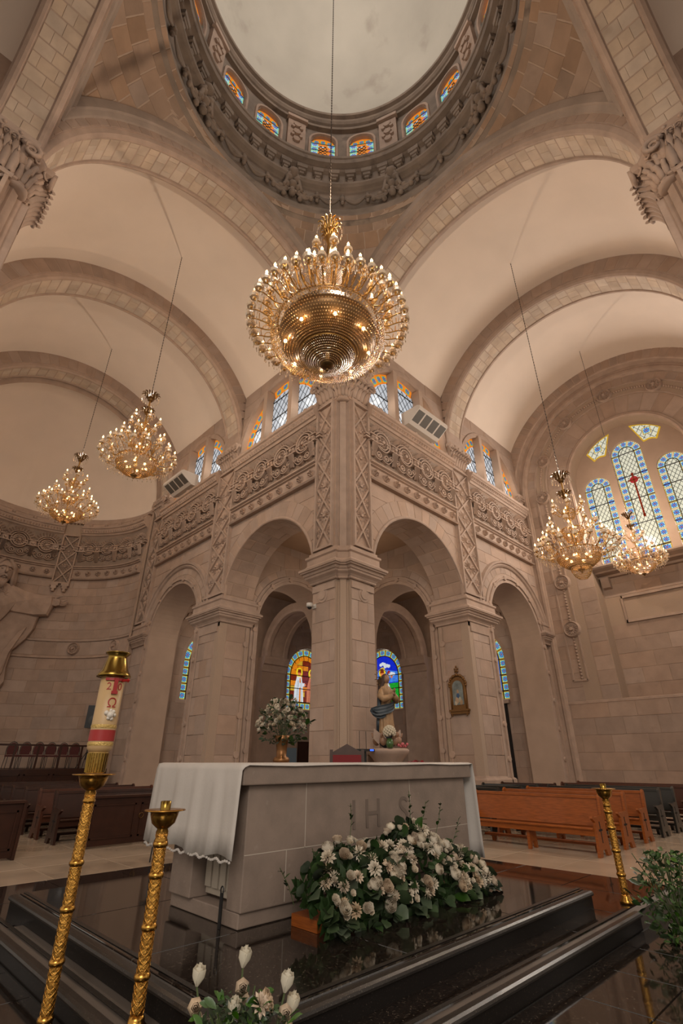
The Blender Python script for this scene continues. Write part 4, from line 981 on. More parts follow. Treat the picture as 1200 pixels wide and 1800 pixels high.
def tile(parent, f, ground='cyan', frame='gold', name='glass_tile'):
    """one leaded flower tile; f(s, t, d), s and t in 0..1"""
    s = MB(); gi, fi = TS.index(ground), TS.index(frame); b = .10
    q = [(0, 0), (1, 0), (1, 1), (0, 1)]; i_ = [(b, b), (1 - b, b), (1 - b, 1 - b), (b, 1 - b)]
    vs = [f(x, y, 0) for x, y in q] + [f(x, y, 0) for x, y in i_]
    s.add(vs, [(k, (k + 1) % 4, 4 + (k + 1) % 4, 4 + k) for k in range(4)], fi); s.add(vs[4:], [(0, 1, 2, 3)], gi)
    for k in range(8):
        a = PI / 4 * k + PI / 8; r = .40
        P = [(.5 + .05 * cos(a), .5 + .05 * sin(a)), (.5 + .24 * cos(a - .33), .5 + .24 * sin(a - .33)), (.5 + r * cos(a - .12), .5 + r * sin(a - .12)), (.5 + r * cos(a + .12), .5 + r * sin(a + .12)), (.5 + .24 * cos(a + .33), .5 + .24 * sin(a + .33))]
        s.add([f(x, y, .006) for x, y in P], [(0, 1, 2, 3, 4)], 2)
    s.add([f(.5 + .10 * cos(a), .5 + .10 * sin(a), .010) for a in [PI / 3 * k for k in range(6)]], [tuple(range(6))], 3)
    return s.build(name, TM, parent)
def bars(parent, f, segs, w=.012, d=.03, name='lead', m='lead', d0=0.0):
    s = MB()
    for (a, b) in segs:
        a, b = Vector(a), Vector(b)
        if (b - a).length < 1e-4: continue
        t = (b - a).normalized(); n = Vector((-t.y, t.x)) * w / 2
        s.add([f(*(a - n), d0), f(*(b - n), d0), f(*(b + n), d0), f(*(a + n), d0), f(*(a - n), d0 + d), f(*(b - n), d0 + d), f(*(b + n), d0 + d), f(*(a + n), d0 + d)], [(4, 5, 6, 7), (0, 1, 5, 4), (2, 3, 7, 6)])
    return fixn(s.build(name, M[m], parent))
def clipseg(p, q, inside, n=40):
    P = [(p[0] + (q[0] - p[0]) * k / n, p[1] + (q[1] - p[1]) * k / n) for k in range(n + 1)]; I = [inside(*x) for x in P]
    if not any(I): return None
    a = I.index(True); b = n - I[::-1].index(True)
    return (P[a], P[b]) if b > a else None
def diamonds(u0, u1, z0, z1, du, dz, inside):
    segs = []; sl = dz / du; span = (u1 - u0); k = -int((z1 - z0) / dz) - 40
    z = z0 - span * sl
    while z < z1:
        for sg in (1, -1):
            p = (u0, z) if sg > 0 else (u1, z); q = (u1, z + span * sl) if sg > 0 else (u0, z + span * sl)
            r = clipseg(p, q, inside)
            if r: segs.append(r)
        z += dz
    return segs
def poly(parent, f, pts, m, d=0.0, name='glass_pane'):
    vs = [f(u, z, d) for u, z in pts]; o = mesh(name, vs, [tuple(range(len(vs)))], m, parent)
    return o
def lunette(wall, fn, c, idx):
    """three-light half-round clerestory window in its recess"""
    f = lambda u, z, d: fn(u, z, d - .22); R = 2.40; zb = ZCO1 + .02; zc = 11.15
    win = struct(empty('window_%d' % idx), 'half-round clerestory window of three lights'); 
    top = lambda u, r=R: zc + sqrt(max(0, r * r - (u - c) ** 2))
    m = .80; segs = ((c - R, c - m - .12), (c - m + .12, c + m - .12), (c + m + .12, c + R))
    bw = .40
    for (a, b) in segs:
        ri = R - bw; lo, hi = (a, b); 
        a2, b2 = (max(a, c - ri), min(b, c + ri)); pts = [(a2, zb + .16), (b2, zb + .16)]
        pts += [(b2 - (b2 - a2) * k / 14, top(b2 - (b2 - a2) * k / 14, ri)) for k in range(15)]
        poly(win, f, pts, G['clear'], 0.0)
        ins = lambda u, z, a2=a2, b2=b2: a2 <= u <= b2 and zb + .16 <= z <= top(u, ri)
        bars(win, f, diamonds(a2, b2, zb + .1, top(c) + .1, .30, .42, ins), .010, .02)
        bars(win, f, [s_ for s_ in [clipseg((a2, z), (b2, z), ins) for z in (12.05, 12.9)] if s_], .03, .03, 'saddle_bar')
        # border tiles following the arch
        t0 = math.acos(max(-1, min(1, (b - c) / R))); t1 = math.acos(max(-1, min(1, (a - c) / R)))
        if b > c + R - .01: t0 = -.05
        if a < c - R + .01: t1 = PI + .05
        n = max(2, int(round((t1 - t0) * R / .42)))
        for k in range(n):
            for (x0, x1, tl) in ((.0, .22, 0), (.22, 1, 1)):
                ta, tb = t0 + (t1 - t0) * (k + x0) / n, t0 + (t1 - t0) * (k + x1) / n
                ff = lambda s, t, d, ta=ta, tb=tb: f(c + (ri + bw * t) * cos(tb + (ta - tb) * s), zc + (ri + bw * t) * sin(tb + (ta - tb) * s), d)
                if tl: tile(win, lambda s, t, d: ff(s, .12 + .76 * t, d + .004), 'green', 'orange')
                vs = [ff(s, t, 0) for s, t in ((0, 0), (.5, 0), (1, 0), (1, 1), (.5, 1), (0, 1))]; mesh('glass_strip', vs, [(0, 1, 2, 3, 4, 5)], G['orange'], win)
        # bottom border
        nb_ = max(1, int((b - a) / .3))
        for k in range(nb_): poly(win, f, [(a + (b - a) * k / nb_ + .01, zb), (a + (b - a) * (k + 1) / nb_ - .01, zb), (a + (b - a) * (k + 1) / nb_ - .01, zb + .15), (a + (b - a) * k / nb_ + .01, zb + .15)], G['green' if k % 2 else 'orange'], 0.001)
    for sg in (-1, 1):
        u = c + sg * m; q = MB(); q.add([f(x, z, d) for d in (-.05, .34) for x, z in ((u - .11, zb - .1), (u + .11, zb - .1), (u + .11, top(u)), (u - .11, top(u)))], [(4, 5, 6, 7), (0, 1, 5, 4), (1, 2, 6, 5), (2, 3, 7, 6), (3, 0, 4, 7)])
        fixn(q.build('mullion', M['jamb'], win))
    for q_ in (-1.55, 0, 1.55): lamp('clerestory_daylight', 'POINT', f(c + q_, 11.75, .24), 5, (1, .9, .76), .01)
    return win
LUN = 16
lunette(WR, FR, 3.5, 1); lunette(WR, FR, 9.58, 2); lunette(WL, FL, 3.5, 3); lunette(WL, FL, 9.58, 4)
# lancets of the end wall
fG = lambda u, z, d: fE(u, z, d - .74)
WG = struct(empty('window_5'), 'great window: three tall lancets and two curved spandrel lights')
sh = MB()
LN = ((3.20, .56, 7.58, 11.75), (4.72, .62, 7.58, 13.05), (6.24, .56, 7.58, 11.75))
# stone plate with the lancet holes
def plate(sh, f, c, r, zb, zs, u0, u1, zt):
    arch_back(sh, f, c, r, zs, u0, u1, zb, zt(c) if callable(zt) else zt, 0)
pl = Sheet()
edges_ = [(4.72 - NR, 3.96), (3.96, 5.48), (5.48, 4.72 + NR)]
for (c, r, zb, zt), (a, b) in zip(LN, edges_):
    zs = zt - r; top_ = 13.86
    arch_back(pl, fG, c, r, zs, a, b, zb, top_, 0.02); pl.g(fG, a, b, 7.2, zb, 1, 1, .02)
    sf = soffit(lambda u, z, d: fG(u, z, d + .02), c, zs, r); pl.g(sf, 0, PI, 0, .12, 20, 1)
    for sg in (-1, 1): pl.g(lambda u, z, d: fG(c + sg * (r - d), z, .02 - u), 0, .12, zb, zs)
# spandrel frames
def span_poly(sg, g=0.0):
    pts = []
    for k in range(11): a = math.radians(44 + g * 14) + (math.radians(79 - g * 10) - math.radians(44 + g * 14)) * k / 10; pts.append((4.72 + sg * (2.22 - g * .8) * cos(a), ZC + (2.22 - g * .8) * sin(a)))
    pts.append((4.72 + sg * (.80 + g * .5), 12.62 + g * .5))
    for k in range(1, 7): pts.append((4.72 + sg * (.80 + .62 * k / 7 + g * .3 * (1 - k / 7)), 12.60 + g * .5 - .02 * k + .12 * sin(PI * k / 7)))
    return pts
pl.build('tracery', M['jamb'], WG)
for sg in (-1, 1):
    P = span_poly(sg); poly(WG, fG, P, G['gold'], .03); cx = sum(p[0] for p in P) / len(P); cz = sum(p[1] for p in P) / len(P)
    Q = [(cx + (p[0] - cx) * .86, cz + (p[1] - cz) * .84) for p in P]; poly(WG, fG, Q, G['warmclear'], .04)
    us = [p[0] for p in Q]; zs_ = [p[1] for p in Q]
    def ins(u, z, Q=Q):
        c_ = False; n = len(Q)
        for i in range(n):
            (x1, y1), (x2, y2) = Q[i], Q[i - 1]
            if (y1 > z) != (y2 > z) and u < (x2 - x1) * (z - y1) / (y2 - y1) + x1: c_ = not c_
        return c_
    bars(WG, fG, diamonds(min(us), max(us), min(zs_), max(zs_), .26, .34, ins), .014, .02, d0=.04)
    tile(WG, lambda s, t, d: fG(cx - .17 + .34 * s, cz - .17 + .34 * t, .065 + d), 'cyan', 'gold')
for (c, r, zb, zt) in LN:
    zs = zt - r; bw = .30; ri = r - bw
    f = lambda u, z, d: fG(u, z, d - .06)
    n = int(round((zs - zb - .32) / .315)); h = (zs - zb - .32) / n
    for k in range(n):
        for sg in (-1, 1):
            u0 = c - r if sg < 0 else c + ri; z0 = zb + .32 + h * k
            tile(WG, lambda s, t, d: f(u0 + bw * s, z0 + h * (.06 + .88 * t), d), 'cyan', 'gold')
    nb_ = 3
    for k in range(nb_): tile(WG, lambda s, t, d: f(c - r + 2 * r * (k + .03 + .94 * s) / nb_, zb + .30 * t, d), 'cyan', 'gold')
    for k in range(5):
        ta, tb = PI * k / 5, PI * (k + 1) / 5
        tile(WG, lambda s, t, d: f(c - (ri + bw * t) * cos(ta + (tb - ta) * (.04 + .92 * s)), zs + (ri + bw * t) * sin(ta + (tb - ta) * (.04 + .92 * s)), d), 'cyan', 'gold')
    npan = 4
    edges2 = vrange(zb + .32, zs, (zs - zb - .32) / npan)
    for za, zb2 in zip(edges2[:-1], edges2[1:]): poly(WG, f, [(c - ri, za + .02), (c + ri, za + .02), (c + ri, zb2 - .02), (c - ri, zb2 - .02)], G['warmclear'], 0)
    poly(WG, f, [(c - ri * cos(PI * k / 12), zs + ri * sin(PI * k / 12)) for k in range(13)], G['warmclear'], 0)
    ins = lambda u, z: abs(u - c) <= ri and zb + .32 <= z <= zs + sqrt(max(0, ri * ri - (u - c) ** 2))
    bars(WG, f, diamonds(c - ri, c + ri, zb + .3, zt, .18, .27, ins), .012, .02)
    bars(WG, f, [((c - r, z), (c + r, z)) for z in edges2] + [((c + sg * ri, zb), (c + sg * ri, zs)) for sg in (-1, 1)] + [((c - r, zb + .31), (c + r, zb + .31))], .028, .03, 'saddle_bar')
    bars(WG, f, [((c - ri * cos(PI * k / 10), zs + ri * sin(PI * k / 10)), (c - ri * cos(PI * (k + 1) / 10), zs + ri * sin(PI * (k + 1) / 10))) for k in range(10)], .03, .03, 'saddle_bar')
    # gold edge fillet
    bars(WG, f, [((c - r + .015, zb), (c - r + .015, zs)), ((c + r - .015, zb), (c + r - .015, zs))], .03, .012, 'gold_edge', 'goldglass' if 'goldglass' in M else 'lead') if False else None
# processional cross pictured in the middle lancet
q = MB(); f = lambda u, z, d: fG(u, z, d - .02)
cz = 11.05; cc = 4.72
for (a, b, z0, z1) in ((-.035, .035, cz - 1.75, cz + .30), (-.05, .05, cz - 1.80, cz - 1.66), (-.05, .05, cz + .24, cz + .34), (-.24, .24, cz - .03, cz + .04)): q.add([f(cc + a, z0, 0), f(cc + b, z0, 0), f(cc + b, z1, 0), f(cc + a, z1, 0)], [(0, 1, 2, 3)], 0)
q.add([f(cc + .17 * cos(PI * k / 8), cz + .17 * sin(PI * k / 8), -.006) for k in range(16)], [tuple(range(16))], 1)
q.build('glass_cross', [G['brown'], G['red']], WG)
lamp('east_daylight', 'POINT', fG(4.72, 10.5, 1.6), EASTP, (1, .95, .88), .03) if False else None
# saint windows and side strips of the chapels
def saint_window(f, c, idx, kind):
    wn = struct(empty('window_%d' % idx), 'round-headed stained window of the chapel wall'); R = 1.42; zb, zs = 2.45, 4.16; bw = .34; ri = R - bw
    F = lambda u, z, d: f(u, z, d - .22)
    n = 4; h = (zs - zb) / (n + 1) if False else (zs - zb - bw) / n
    for k in range(n):
        for sg in (-1, 1):
            u0 = c - R if sg < 0 else c + ri; z0 = zb + bw + h * k; tile(wn, lambda s, t, d: F(u0 + bw * (.04 + .92 * s), z0 + h * (.06 + .88 * t), d), 'teal', 'gold')
    for k in range(8): tile(wn, lambda s, t, d: F(c - R + 2 * R * (k + .04 + .92 * s) / 8, zb + bw * (.04 + .9 * t), d), 'teal', 'gold')
    for k in range(9):
        ta, tb = PI * k / 9, PI * (k + 1) / 9; tile(wn, lambda s, t, d: F(c - (ri + bw * (.04 + .92 * t)) * cos(ta + (tb - ta) * (.04 + .92 * s)), zs + (ri + bw * (.04 + .92 * t)) * sin(ta + (tb - ta) * (.04 + .92 * s)), d), 'teal', 'gold')
    poly(wn, F, [(c - R, zb), (c + R, zb), (c + R, zs)] + [(c + R * cos(PI * k / 20), zs + R * sin(PI * k / 20)) for k in range(1, 20)] + [(c - R, zs)], G['dark'], -.012, 'lead_backing')
    z0 = zb + bw + .02
    arch = [(c + ri * cos(PI * k / 16), zs + ri * sin(PI * k / 16)) for k in range(17)]
    P = lambda pts, m, d, nm='glass_pane': poly(wn, F, [(c + a, z) for a, z in pts], G[m], d, nm)
    def ellip(cx, cz, rx, rz, m, d): P([(cx + rx * cos(2 * PI * k / 14), cz + rz * sin(2 * PI * k / 14)) for k in range(14)], m, d)
    if kind == 'gold':
        for r_ in range(9):
            za, zb_ = z0 + (zs + ri - z0) * r_ / 9, z0 + (zs + ri - z0) * (r_ + 1) / 9
            w = ri if zb_ < zs else sqrt(max(.02, ri * ri - (zb_ - zs) ** 2)); k = max(2, int(2 * w / .36))
            for i in range(k):
                a, b = -w + 2 * w * i / k + .012, -w + 2 * w * (i + 1) / k - .012
                P([(a, za + .012), (b, za + .012), (b, zb_ - .012), (a, zb_ - .012)], random.choice(['amber', 'amber', 'brown', 'gold', 'brown']), .0)
        for k in range(9):
            ta, tb = PI * k / 9 + .02, PI * (k + 1) / 9 - .02
            P([(-(ri - .02) * cos(ta), zs + (ri - .02) * sin(ta)), (-(ri - .02) * cos(tb), zs + (ri - .02) * sin(tb)), (-(ri - .24) * cos(tb), zs + (ri - .24) * sin(tb)), (-(ri - .24) * cos(ta), zs + (ri - .24) * sin(ta))], 'amber', .008)
        for sx, robe, trim in ((-.46, 'white', 'orange'), (.42, 'pink', 'skyblue')):
            P([(sx - .34, z0), (sx + .34, z0), (sx + .26, z0 + .9), (sx + .16, z0 + 1.3), (sx - .16, z0 + 1.3), (sx - .30, z0 + .8)], robe, .016)
            P([(sx + .02, z0), (sx + .14, z0), (sx + .10, z0 + 1.25), (sx + .02, z0 + 1.2)], trim, .022)
            P([(sx + .0, z0 + .72), (sx + .42, z0 + .84), (sx + .40, z0 + .98), (sx - .05, z0 + .98)], robe, .024)
            ellip(sx + .42, z0 + .9, .07, .05, 'skin', .03)
            ellip(sx, z0 + 1.52, .23, .25, 'yellow', .016); ellip(sx, z0 + 1.5, .13, .17, 'skin', .024); P([(sx - .13, z0 + 1.5), (sx + .13, z0 + 1.5), (sx + .1, z0 + 1.68), (sx - .1, z0 + 1.68)], 'brown', .03)
            for q_ in (-.18, -.08, .2): P([(sx + q_, z0), (sx + q_ + .015, z0), (sx + q_ * .5 + .015, z0 + 1.1), (sx + q_ * .5, z0 + 1.1)], 'dark', .028)
        P([(-.05, z0), (.1, z0), (.1, z0 + .6), (-.05, z0 + .6)], 'brown', .02)
    elif kind == 'blue':
        P([(-ri, z0 + .9), (ri, z0 + .9)] + [(a - c, z) for a, z in arch], 'deepblue', .0)
        P([(-ri, z0 + .0), (ri, z0 + .0), (ri, z0 + .95), (-ri, z0 + .95)], 'grass', .001)
        P([(-ri, z0 + 1.0), (ri, z0 + 1.0), (ri, z0 + 1.45), (.2, z0 + 1.75), (-ri, z0 + 1.5)], 'skyblue', .006)
        for cx, cz_ in ((-.3, zs + .5), (-.62, zs + .05), (.0, zs + .62)): 
            for k in range(3): ellip(cx + .12 * (k - 1), cz_ + .04 * (k % 2), .12, .09, 'white', .012 + .002 * k)
        P([(-.5, z0), (.55, z0), (.62, z0 + .9), (.3, z0 + 1.35), (-.15, z0 + 1.35), (-.4, z0 + .8)], 'dark', .016)
        P([(-.55, z0 + .55), (-.1, z0 + .45), (.05, z0 + 1.2), (-.3, z0 + 1.25)], 'grey', .022)
        for k in range(9): a = random.uniform(-.5, .0); zz = z0 + random.uniform(.5, 1.2); P([(a, zz), (a + .08, zz + .03), (a + .1, zz + .13), (a + .02, zz + .1)], 'white', .028)
        for k in range(4): P([(-.3 + .2 * k, z0), (-.24 + .2 * k, z0), (-.2 + .14 * k, z0 + .5), (-.26 + .14 * k, z0 + .5)], 'grey', .024)
        ellip(.05, z0 + 1.55, .24, .28, 'yellow', .016); ellip(.05, z0 + 1.52, .14, .2, 'skin', .024); P([(-.1, z0 + 1.52), (.2, z0 + 1.52), (.16, z0 + 1.76), (-.05, z0 + 1.76)], 'brown', .03)
        ellip(.1, z0 + .75, .1, .07, 'skin', .034); ellip(-.42, z0 + 1.5, .1, .12, 'red', .012); ellip(-.6, z0 + 1.3, .08, .1, 'pink', .012)
        P([(.1, z0 + .85), (.14, z0 + .85), (.14, z0 + 1.2), (.1, z0 + 1.2)], 'gold', .036)
    else:
        P([(-ri, z0), (ri, z0)] + [(a - c, z) for a, z in arch], 'skyblue', .0)
        for k in range(6): ellip(random.uniform(-.7, .7), z0 + random.uniform(.2, 2.2), .25, .2, random.choice(['gold', 'green', 'white', 'amber']), .006 + .002 * k)
    bars(wn, F, [((c - R, z0 + (zs - z0) * q_), (c + R, z0 + (zs - z0) * q_)) for q_ in (0, .5, 1.0)] + [((c + sg * ri, zb), (c + sg * ri, zs)) for sg in (-1, 1)] + [(arch[k], arch[k + 1]) for k in range(16)], .035, .04, 'lead')
    return wn
fWR = lambda u, z, d: (XW - d, u, z); fWL = lambda u, z, d: (u, XW - d, z)
saint_window(fWL, 9.5, 6, 'gold'); saint_window(fWR, 9.5, 7, 'blue'); saint_window(fWL, 3.55, 8, 'x'); saint_window(fWR, 3.55, 9, 'x')
# drum windows
for i, a in enumerate(WA):
    if abs(math.degrees(a) - 45) > 110: continue
    wn = struct(empty('window_%d' % (10 + i)), 'small stained window of the dome drum'); F = lambda u, z, d: cyl(a + u / 4.7, z, d - .12)
    w = .47
    pts = [(-w, 20.4), (w, 20.4)] + [(w * cos(PI * k / 10), 21.78 + .5 * sin(PI * k / 10)) for k in range(11)]
    poly(wn, F, pts, G['orange'], 0); poly(wn, F, [(-.17, 20.4), (.17, 20.4), (.17, 21.75), (-.17, 21.75)], G['clear'], .01)
    for k in range(5):
        for sg in (-1, 1):
            u0 = -.46 if sg < 0 else .18; z0 = 20.45 + .30 * k; tile(wn, lambda s, t, d: F(u0 + .28 * s, z0 + .28 * t, .012 + d), 'teal' if k % 2 else 'cyan', 'teal')
    for k in range(3): u0 = -.36 + .25 * k; tile(wn, lambda s, t, d: F(u0 + .22 * s, 21.9 + .26 * t - .05 * abs(k - 1), .012 + d), 'green', 'orange')
    bars(wn, F, diamonds(-.17, .17, 20.4, 21.75, .17, .2, lambda u, z: abs(u) <= .17 and z < 21.75) + [((-w, z), (w, z)) for z in (20.9, 21.4, 21.85)], .015, .02, d0=.012)
# ================================================================ CHANDELIERS
M['brass'] = mat('chandelier_brass', (.50, .29, .085), .32, 1.0, var=.15, vscale=8)
M['dbrass'] = mat('dark_antique_brass', (.16, .09, .035), .4, 1.0)
M['crystal'] = mat('cut_crystal', (.82, .66, .48), .08, 0, spec=.9, trans=.35)
M['bead'] = mat('amber_glass_bead', (.62, .38, .15), .15, .0, spec=.9, trans=.35)
M['liner'] = mat('dark_bowl_backing', (.16, .085, .03), .35, .6)  # for the shell added behind the beads
M['candle'] = mat('ivory_candle_sleeve', (.75, .62, .42), .5)
BULB = bpy.data.materials.new('lit_flame_bulb'); BULB.use_nodes = True; _p = BULB.node_tree.nodes['Principled BSDF']
_p.inputs['Base Color'].default_value = (1, .8, .5, 1); _p.inputs['Emission Color'].default_value = (1, .52, .16, 1); _p.inputs['Emission Strength'].default_value = 7.0; BULB.cycles.emission_sampling = 'NONE'
M['chain'] = mat('chain_iron', (.06, .045, .035), .5, .6)
def arm_me(r0, r1, z0, z1, nm, k=1.0):
    """brass S-arm in the x-z plane; candle stands at (r1, z1)"""
    s = MB(); P = []
    for i in range(13):
        t = i / 12; r = r0 + (r1 - r0) * t; z = z0 + (z1 - .13 * k - z0) * (t ** 1.4) - .10 * k * sin(PI * min(1, t * 1.25)) * (1 - t); P.append((r, 0, z))
    s.tube(P, .010 * k, 5)
    m = P[5]; s.tube([(m[0] + .05 * k * cos(a), 0, m[2] + .05 * k * (1 + sin(a)) - .01) for a in [q * .7 - PI / 2 for q in range(8)]], .007 * k, 4)
    s.tube([(P[8][0], sg * .05 * k * sin(q * .6), P[8][2] + .02 + .02 * q * k) for sg in (1,) for q in range(6)], .006 * k, 4)
    s.lathe([(.012 * k, 0), (.035 * k, .02 * k), (.03 * k, .03 * k), (.014 * k, .035 * k)], 8, (r1, 0, z1 - .13 * k)); o = s.build(nm, M['brass'], None, True); me = o.data; bpy.data.objects.remove(o); return me
def cup_me(k=1.0):
    s = MB(); s.lathe([(.012 * k, -.1 * k), (.060 * k, -.095 * k), (.070 * k, -.06 * k), (.055 * k, -.02 * k), (.03 * k, -.005 * k), (.0, -.005 * k)], 9)
    for q in range(6):
        a = PI / 3 * q; s.lathe([(0, -.19 * k), (.012 * k, -.165 * k), (0, -.12 * k)], 4, (.052 * k * cos(a), .052 * k * sin(a), 0), cap=False)
    o = s.build('crystal_cup', M['crystal']); me = o.data; bpy.data.objects.remove(o); return me
def bulb_me(k=1.0):
    s = MB(); s.lathe([(.013 * k, -.01), (.013 * k, .05 * k)], 6, mi=1); s.lathe([(0, .04 * k), (.017 * k, .06 * k), (.019 * k, .08 * k), (.008 * k, .10 * k), (0, .125 * k)], 7, mi=0, cap=False)
    o = s.build('flame_bulb', [BULB, M['candle']], None, True); me = o.data; bpy.data.objects.remove(o); return me
CUP, BLB = {}, {}
def tier(root, n, r0, r1, z0, z1, k=1.0, ph=0.0, me=None):
    me = me or arm_me(r0, r1, z0, z1, 'arm', k)
    key = round(k, 2)
    if key not in CUP: CUP[key] = cup_me(k); BLB[key] = bulb_me(k)
    for i in range(n):
        a = 2 * PI * (i + ph) / n; o = meshc('arm', me, root, (0, 0, 0), a)
        c = bpy.data.objects.new('crystal_cup', CUP[key]); link(c, o); c.location = (r1, 0, z1)
        b = bpy.data.objects.new('flame_bulb', BLB[key]); link(b, o); b.location = (r1, 0, z1)
def basket(root, prof, strands, name='bead_basket', b=.011, m='bead', step=.024, rings=True):
    """bowl woven from bead strings along a lathe profile [(r, z)]"""
    s = MB(); pts = []
    for (r0, z0), (r1, z1) in zip(prof[:-1], prof[1:]):
        L = math.hypot(r1 - r0, z1 - z0); n = max(1, int(L / step))
        pts += [(r0 + (r1 - r0) * k / n, z0 + (z1 - z0) * k / n) for k in range(n)]
    for j, (r, z) in enumerate(pts):
        n = strands if r > prof[0][0] * .5 else (strands // 2 if r > prof[0][0] * .2 else strands // 4)
        for i in range(n):
            a = 2 * PI * (i + .5 * (j % 2)) / n; x, y = r * cos(a), r * sin(a); q = b
            s.add([(x + q, y, z), (x - q, y, z), (x, y + q, z), (x, y - q, z), (x, y, z + q), (x, y, z - q)], [(0, 2, 4), (2, 1, 4), (1, 3, 4), (3, 0, 4), (2, 0, 5), (1, 2, 5), (3, 1, 5), (0, 3, 5)])
    return tag(s.build(name, M[m], root), kind='stuff')
def hoop(root, r, z, t=.012, nm='hoop', m='brass', h=1.0):
    s = MB(); s.tube([(r * cos(2 * PI * k / 36), r * sin(2 * PI * k / 36), z) for k in range(36)], t, 5, closed=True); return s.build(nm, M[m], root, True)
def leafcrown(root, r, z, n=14, h=.18, nm='leaf_crown', m='dbrass'):
    s = MB(); s.lathe([(.0, z - h * .8), (r * .25, z - h * .7), (r * .35, z - h * .2), (r * .2, z)], 12)
    for i in range(n):
        a = 2 * PI * i / n; P = [(r * (.25 + .75 * t) * cos(a), r * (.25 + .75 * t) * sin(a), z - h * .4 + h * sin(PI * .75 * t) * 1.1) for t in (0, .3, .6, .85, 1)]
        s.tube(P, [.02, .028, .024, .016, .006], 4)
    return s.build(nm, M[m], root, True)
def drops(root, r, z, n, l=.09, w=.013, nm='crystal_drops'):
    s = MB()
    for i in range(n):
        a = 2 * PI * i / n; x, y = r * cos(a), r * sin(a); zz = z - random.uniform(0, .03)
        s.lathe([(0, -l), (w, -l * .7), (w * .6, -l * .3), (0, 0)], 4, (x, y, zz), cap=False); s.ball((x, y, zz + w), w * .7, 4, 3)
    return tag(s.build(nm, M['crystal'], root), kind='stuff')
def chain(root, z0, z1, links=True, r=.018):
    s = MB(); s.tube([(0, 0, z0), (0, 0, z1)], r * .45, 5); z = z0
    while z < z1:
        s.ball((0, 0, z), r, 5, 3, sz=1.6); z += .12
    return s.build('chain', M['chain'], root)
# great chandelier under the dome
CX, CY = -4.85, -4.53
gc = empty('chandelier', (CX, CY, 0)); tag(gc, 'huge brass and crystal chandelier with a wide beaded bowl hanging under the dome', 'chandelier')
basket(gc, [(.88, 6.56), (.95, 6.42), (.95, 6.29), (.88, 6.16), (.71, 6.06), (.46, 5.99)], 124, b=.0150, step=.040)
basket(gc, [(.45, 5.97), (.38, 5.88), (.24, 5.81), (.10, 5.77)], 76, 'lower_bead_basket', b=.0135, step=.034)
s = MB(); s.lathe([(.78, 6.58), (.82, 6.42), (.80, 6.28), (.62, 6.17), (.40, 6.08), (0, 6.02)], 36); s.build('bowl_backing', M['liner'], gc, True)  # added dark shell, keeps the bright vault from showing through the beads
hoop(gc, .85, 6.61, .018); hoop(gc, .46, 5.98, .012); hoop(gc, .10, 5.77, .015)
s = MB(); s.lathe([(0, 5.70), (.04, 5.71), (.11, 5.745), (.12, 5.77), (0, 5.78)], 18, (0, 0, 0)); s.ball((0, 0, 5.66), .03, 8, 5); s.build('finial', M['dbrass'], gc, True)
basket(gc, [(.36, 7.12), (.37, 6.9), (.40, 6.68)], 70, 'crystal_drum', .014, 'crystal', .04); hoop(gc, .37, 7.14, .02); hoop(gc, .41, 6.66, .018)
basket(gc, [(.22, 7.95), (.23, 7.7), (.18, 7.45), (.09, 7.3)], 44, 'crystal_vase', .014, 'crystal', .035); hoop(gc, .22, 7.97, .016)
s = MB(); s.lathe([(.03, 5.78), (.03, 6.9), (.06, 7.1), (.12, 7.2), (.05, 7.3), (.04, 8.1), (.09, 8.2), (.12, 8.35), (.06, 8.45), (.04, 8.8), (.10, 8.95), (.05, 9.1), (.03, 9.4), (0, 9.42)], 14); s.build('stem', M['brass'], gc, True)
leafcrown(gc, .24, 9.25, 14, .26, m='brass'); leafcrown(gc, .17, 9.0, 12, .2, 'leaf_collar', 'brass')
tier(gc, 42, .86, 1.31, 6.60, 6.72, 1.15); tier(gc, 30, .82, 1.06, 6.62, 7.0, 1.1, .5); tier(gc, 16, .36, .78, 7.1, 7.42, 1.2, .3); tier(gc, 8, .12, .42, 8.2, 8.4, 1.2, .3)
drops(gc, .88, 6.56, 60, .12); drops(gc, 1.2, 6.6, 70, .10); drops(gc, .42, 6.64, 40, .1); drops(gc, .24, 9.2, 20, .12); drops(gc, 1.3, 6.5, 60, .09)
chain(gc, 9.42, 28.2)
for k in range(8):
    a = PI / 4 * k + .2; r = .70
    b = MB(); b.ball((r * cos(a), r * sin(a), 6.16), .028, 8, 6, sz=1.2); lamp('bowl_bulb_light', 'POINT', (CX + (r + .04) * cos(a), CY + (r + .04) * sin(a), 6.12), 1.1, WARM, .01); b.build('inner_bulb', BULB, gc, True)
s = MB(); s.ball((.18, .1, 6.12), .03, 8, 6); s.build('inner_bulb', BULB, gc, True); s = MB(); s.ball((-.2, .05, 6.1), .03, 8, 6); s.build('inner_bulb', BULB, gc, True)
lamp('great_chandelier_light', 'POINT', (CX + .35, CY - .35, 10.2), CH1, WARM, .01); lamp('great_chandelier_bowl', 'POINT', (CX, CY, 5.93), 2.0, WARM, .01); lamp('great_chandelier_drum', 'POINT', (CX, CY, 6.9), 8, WARM, .05)
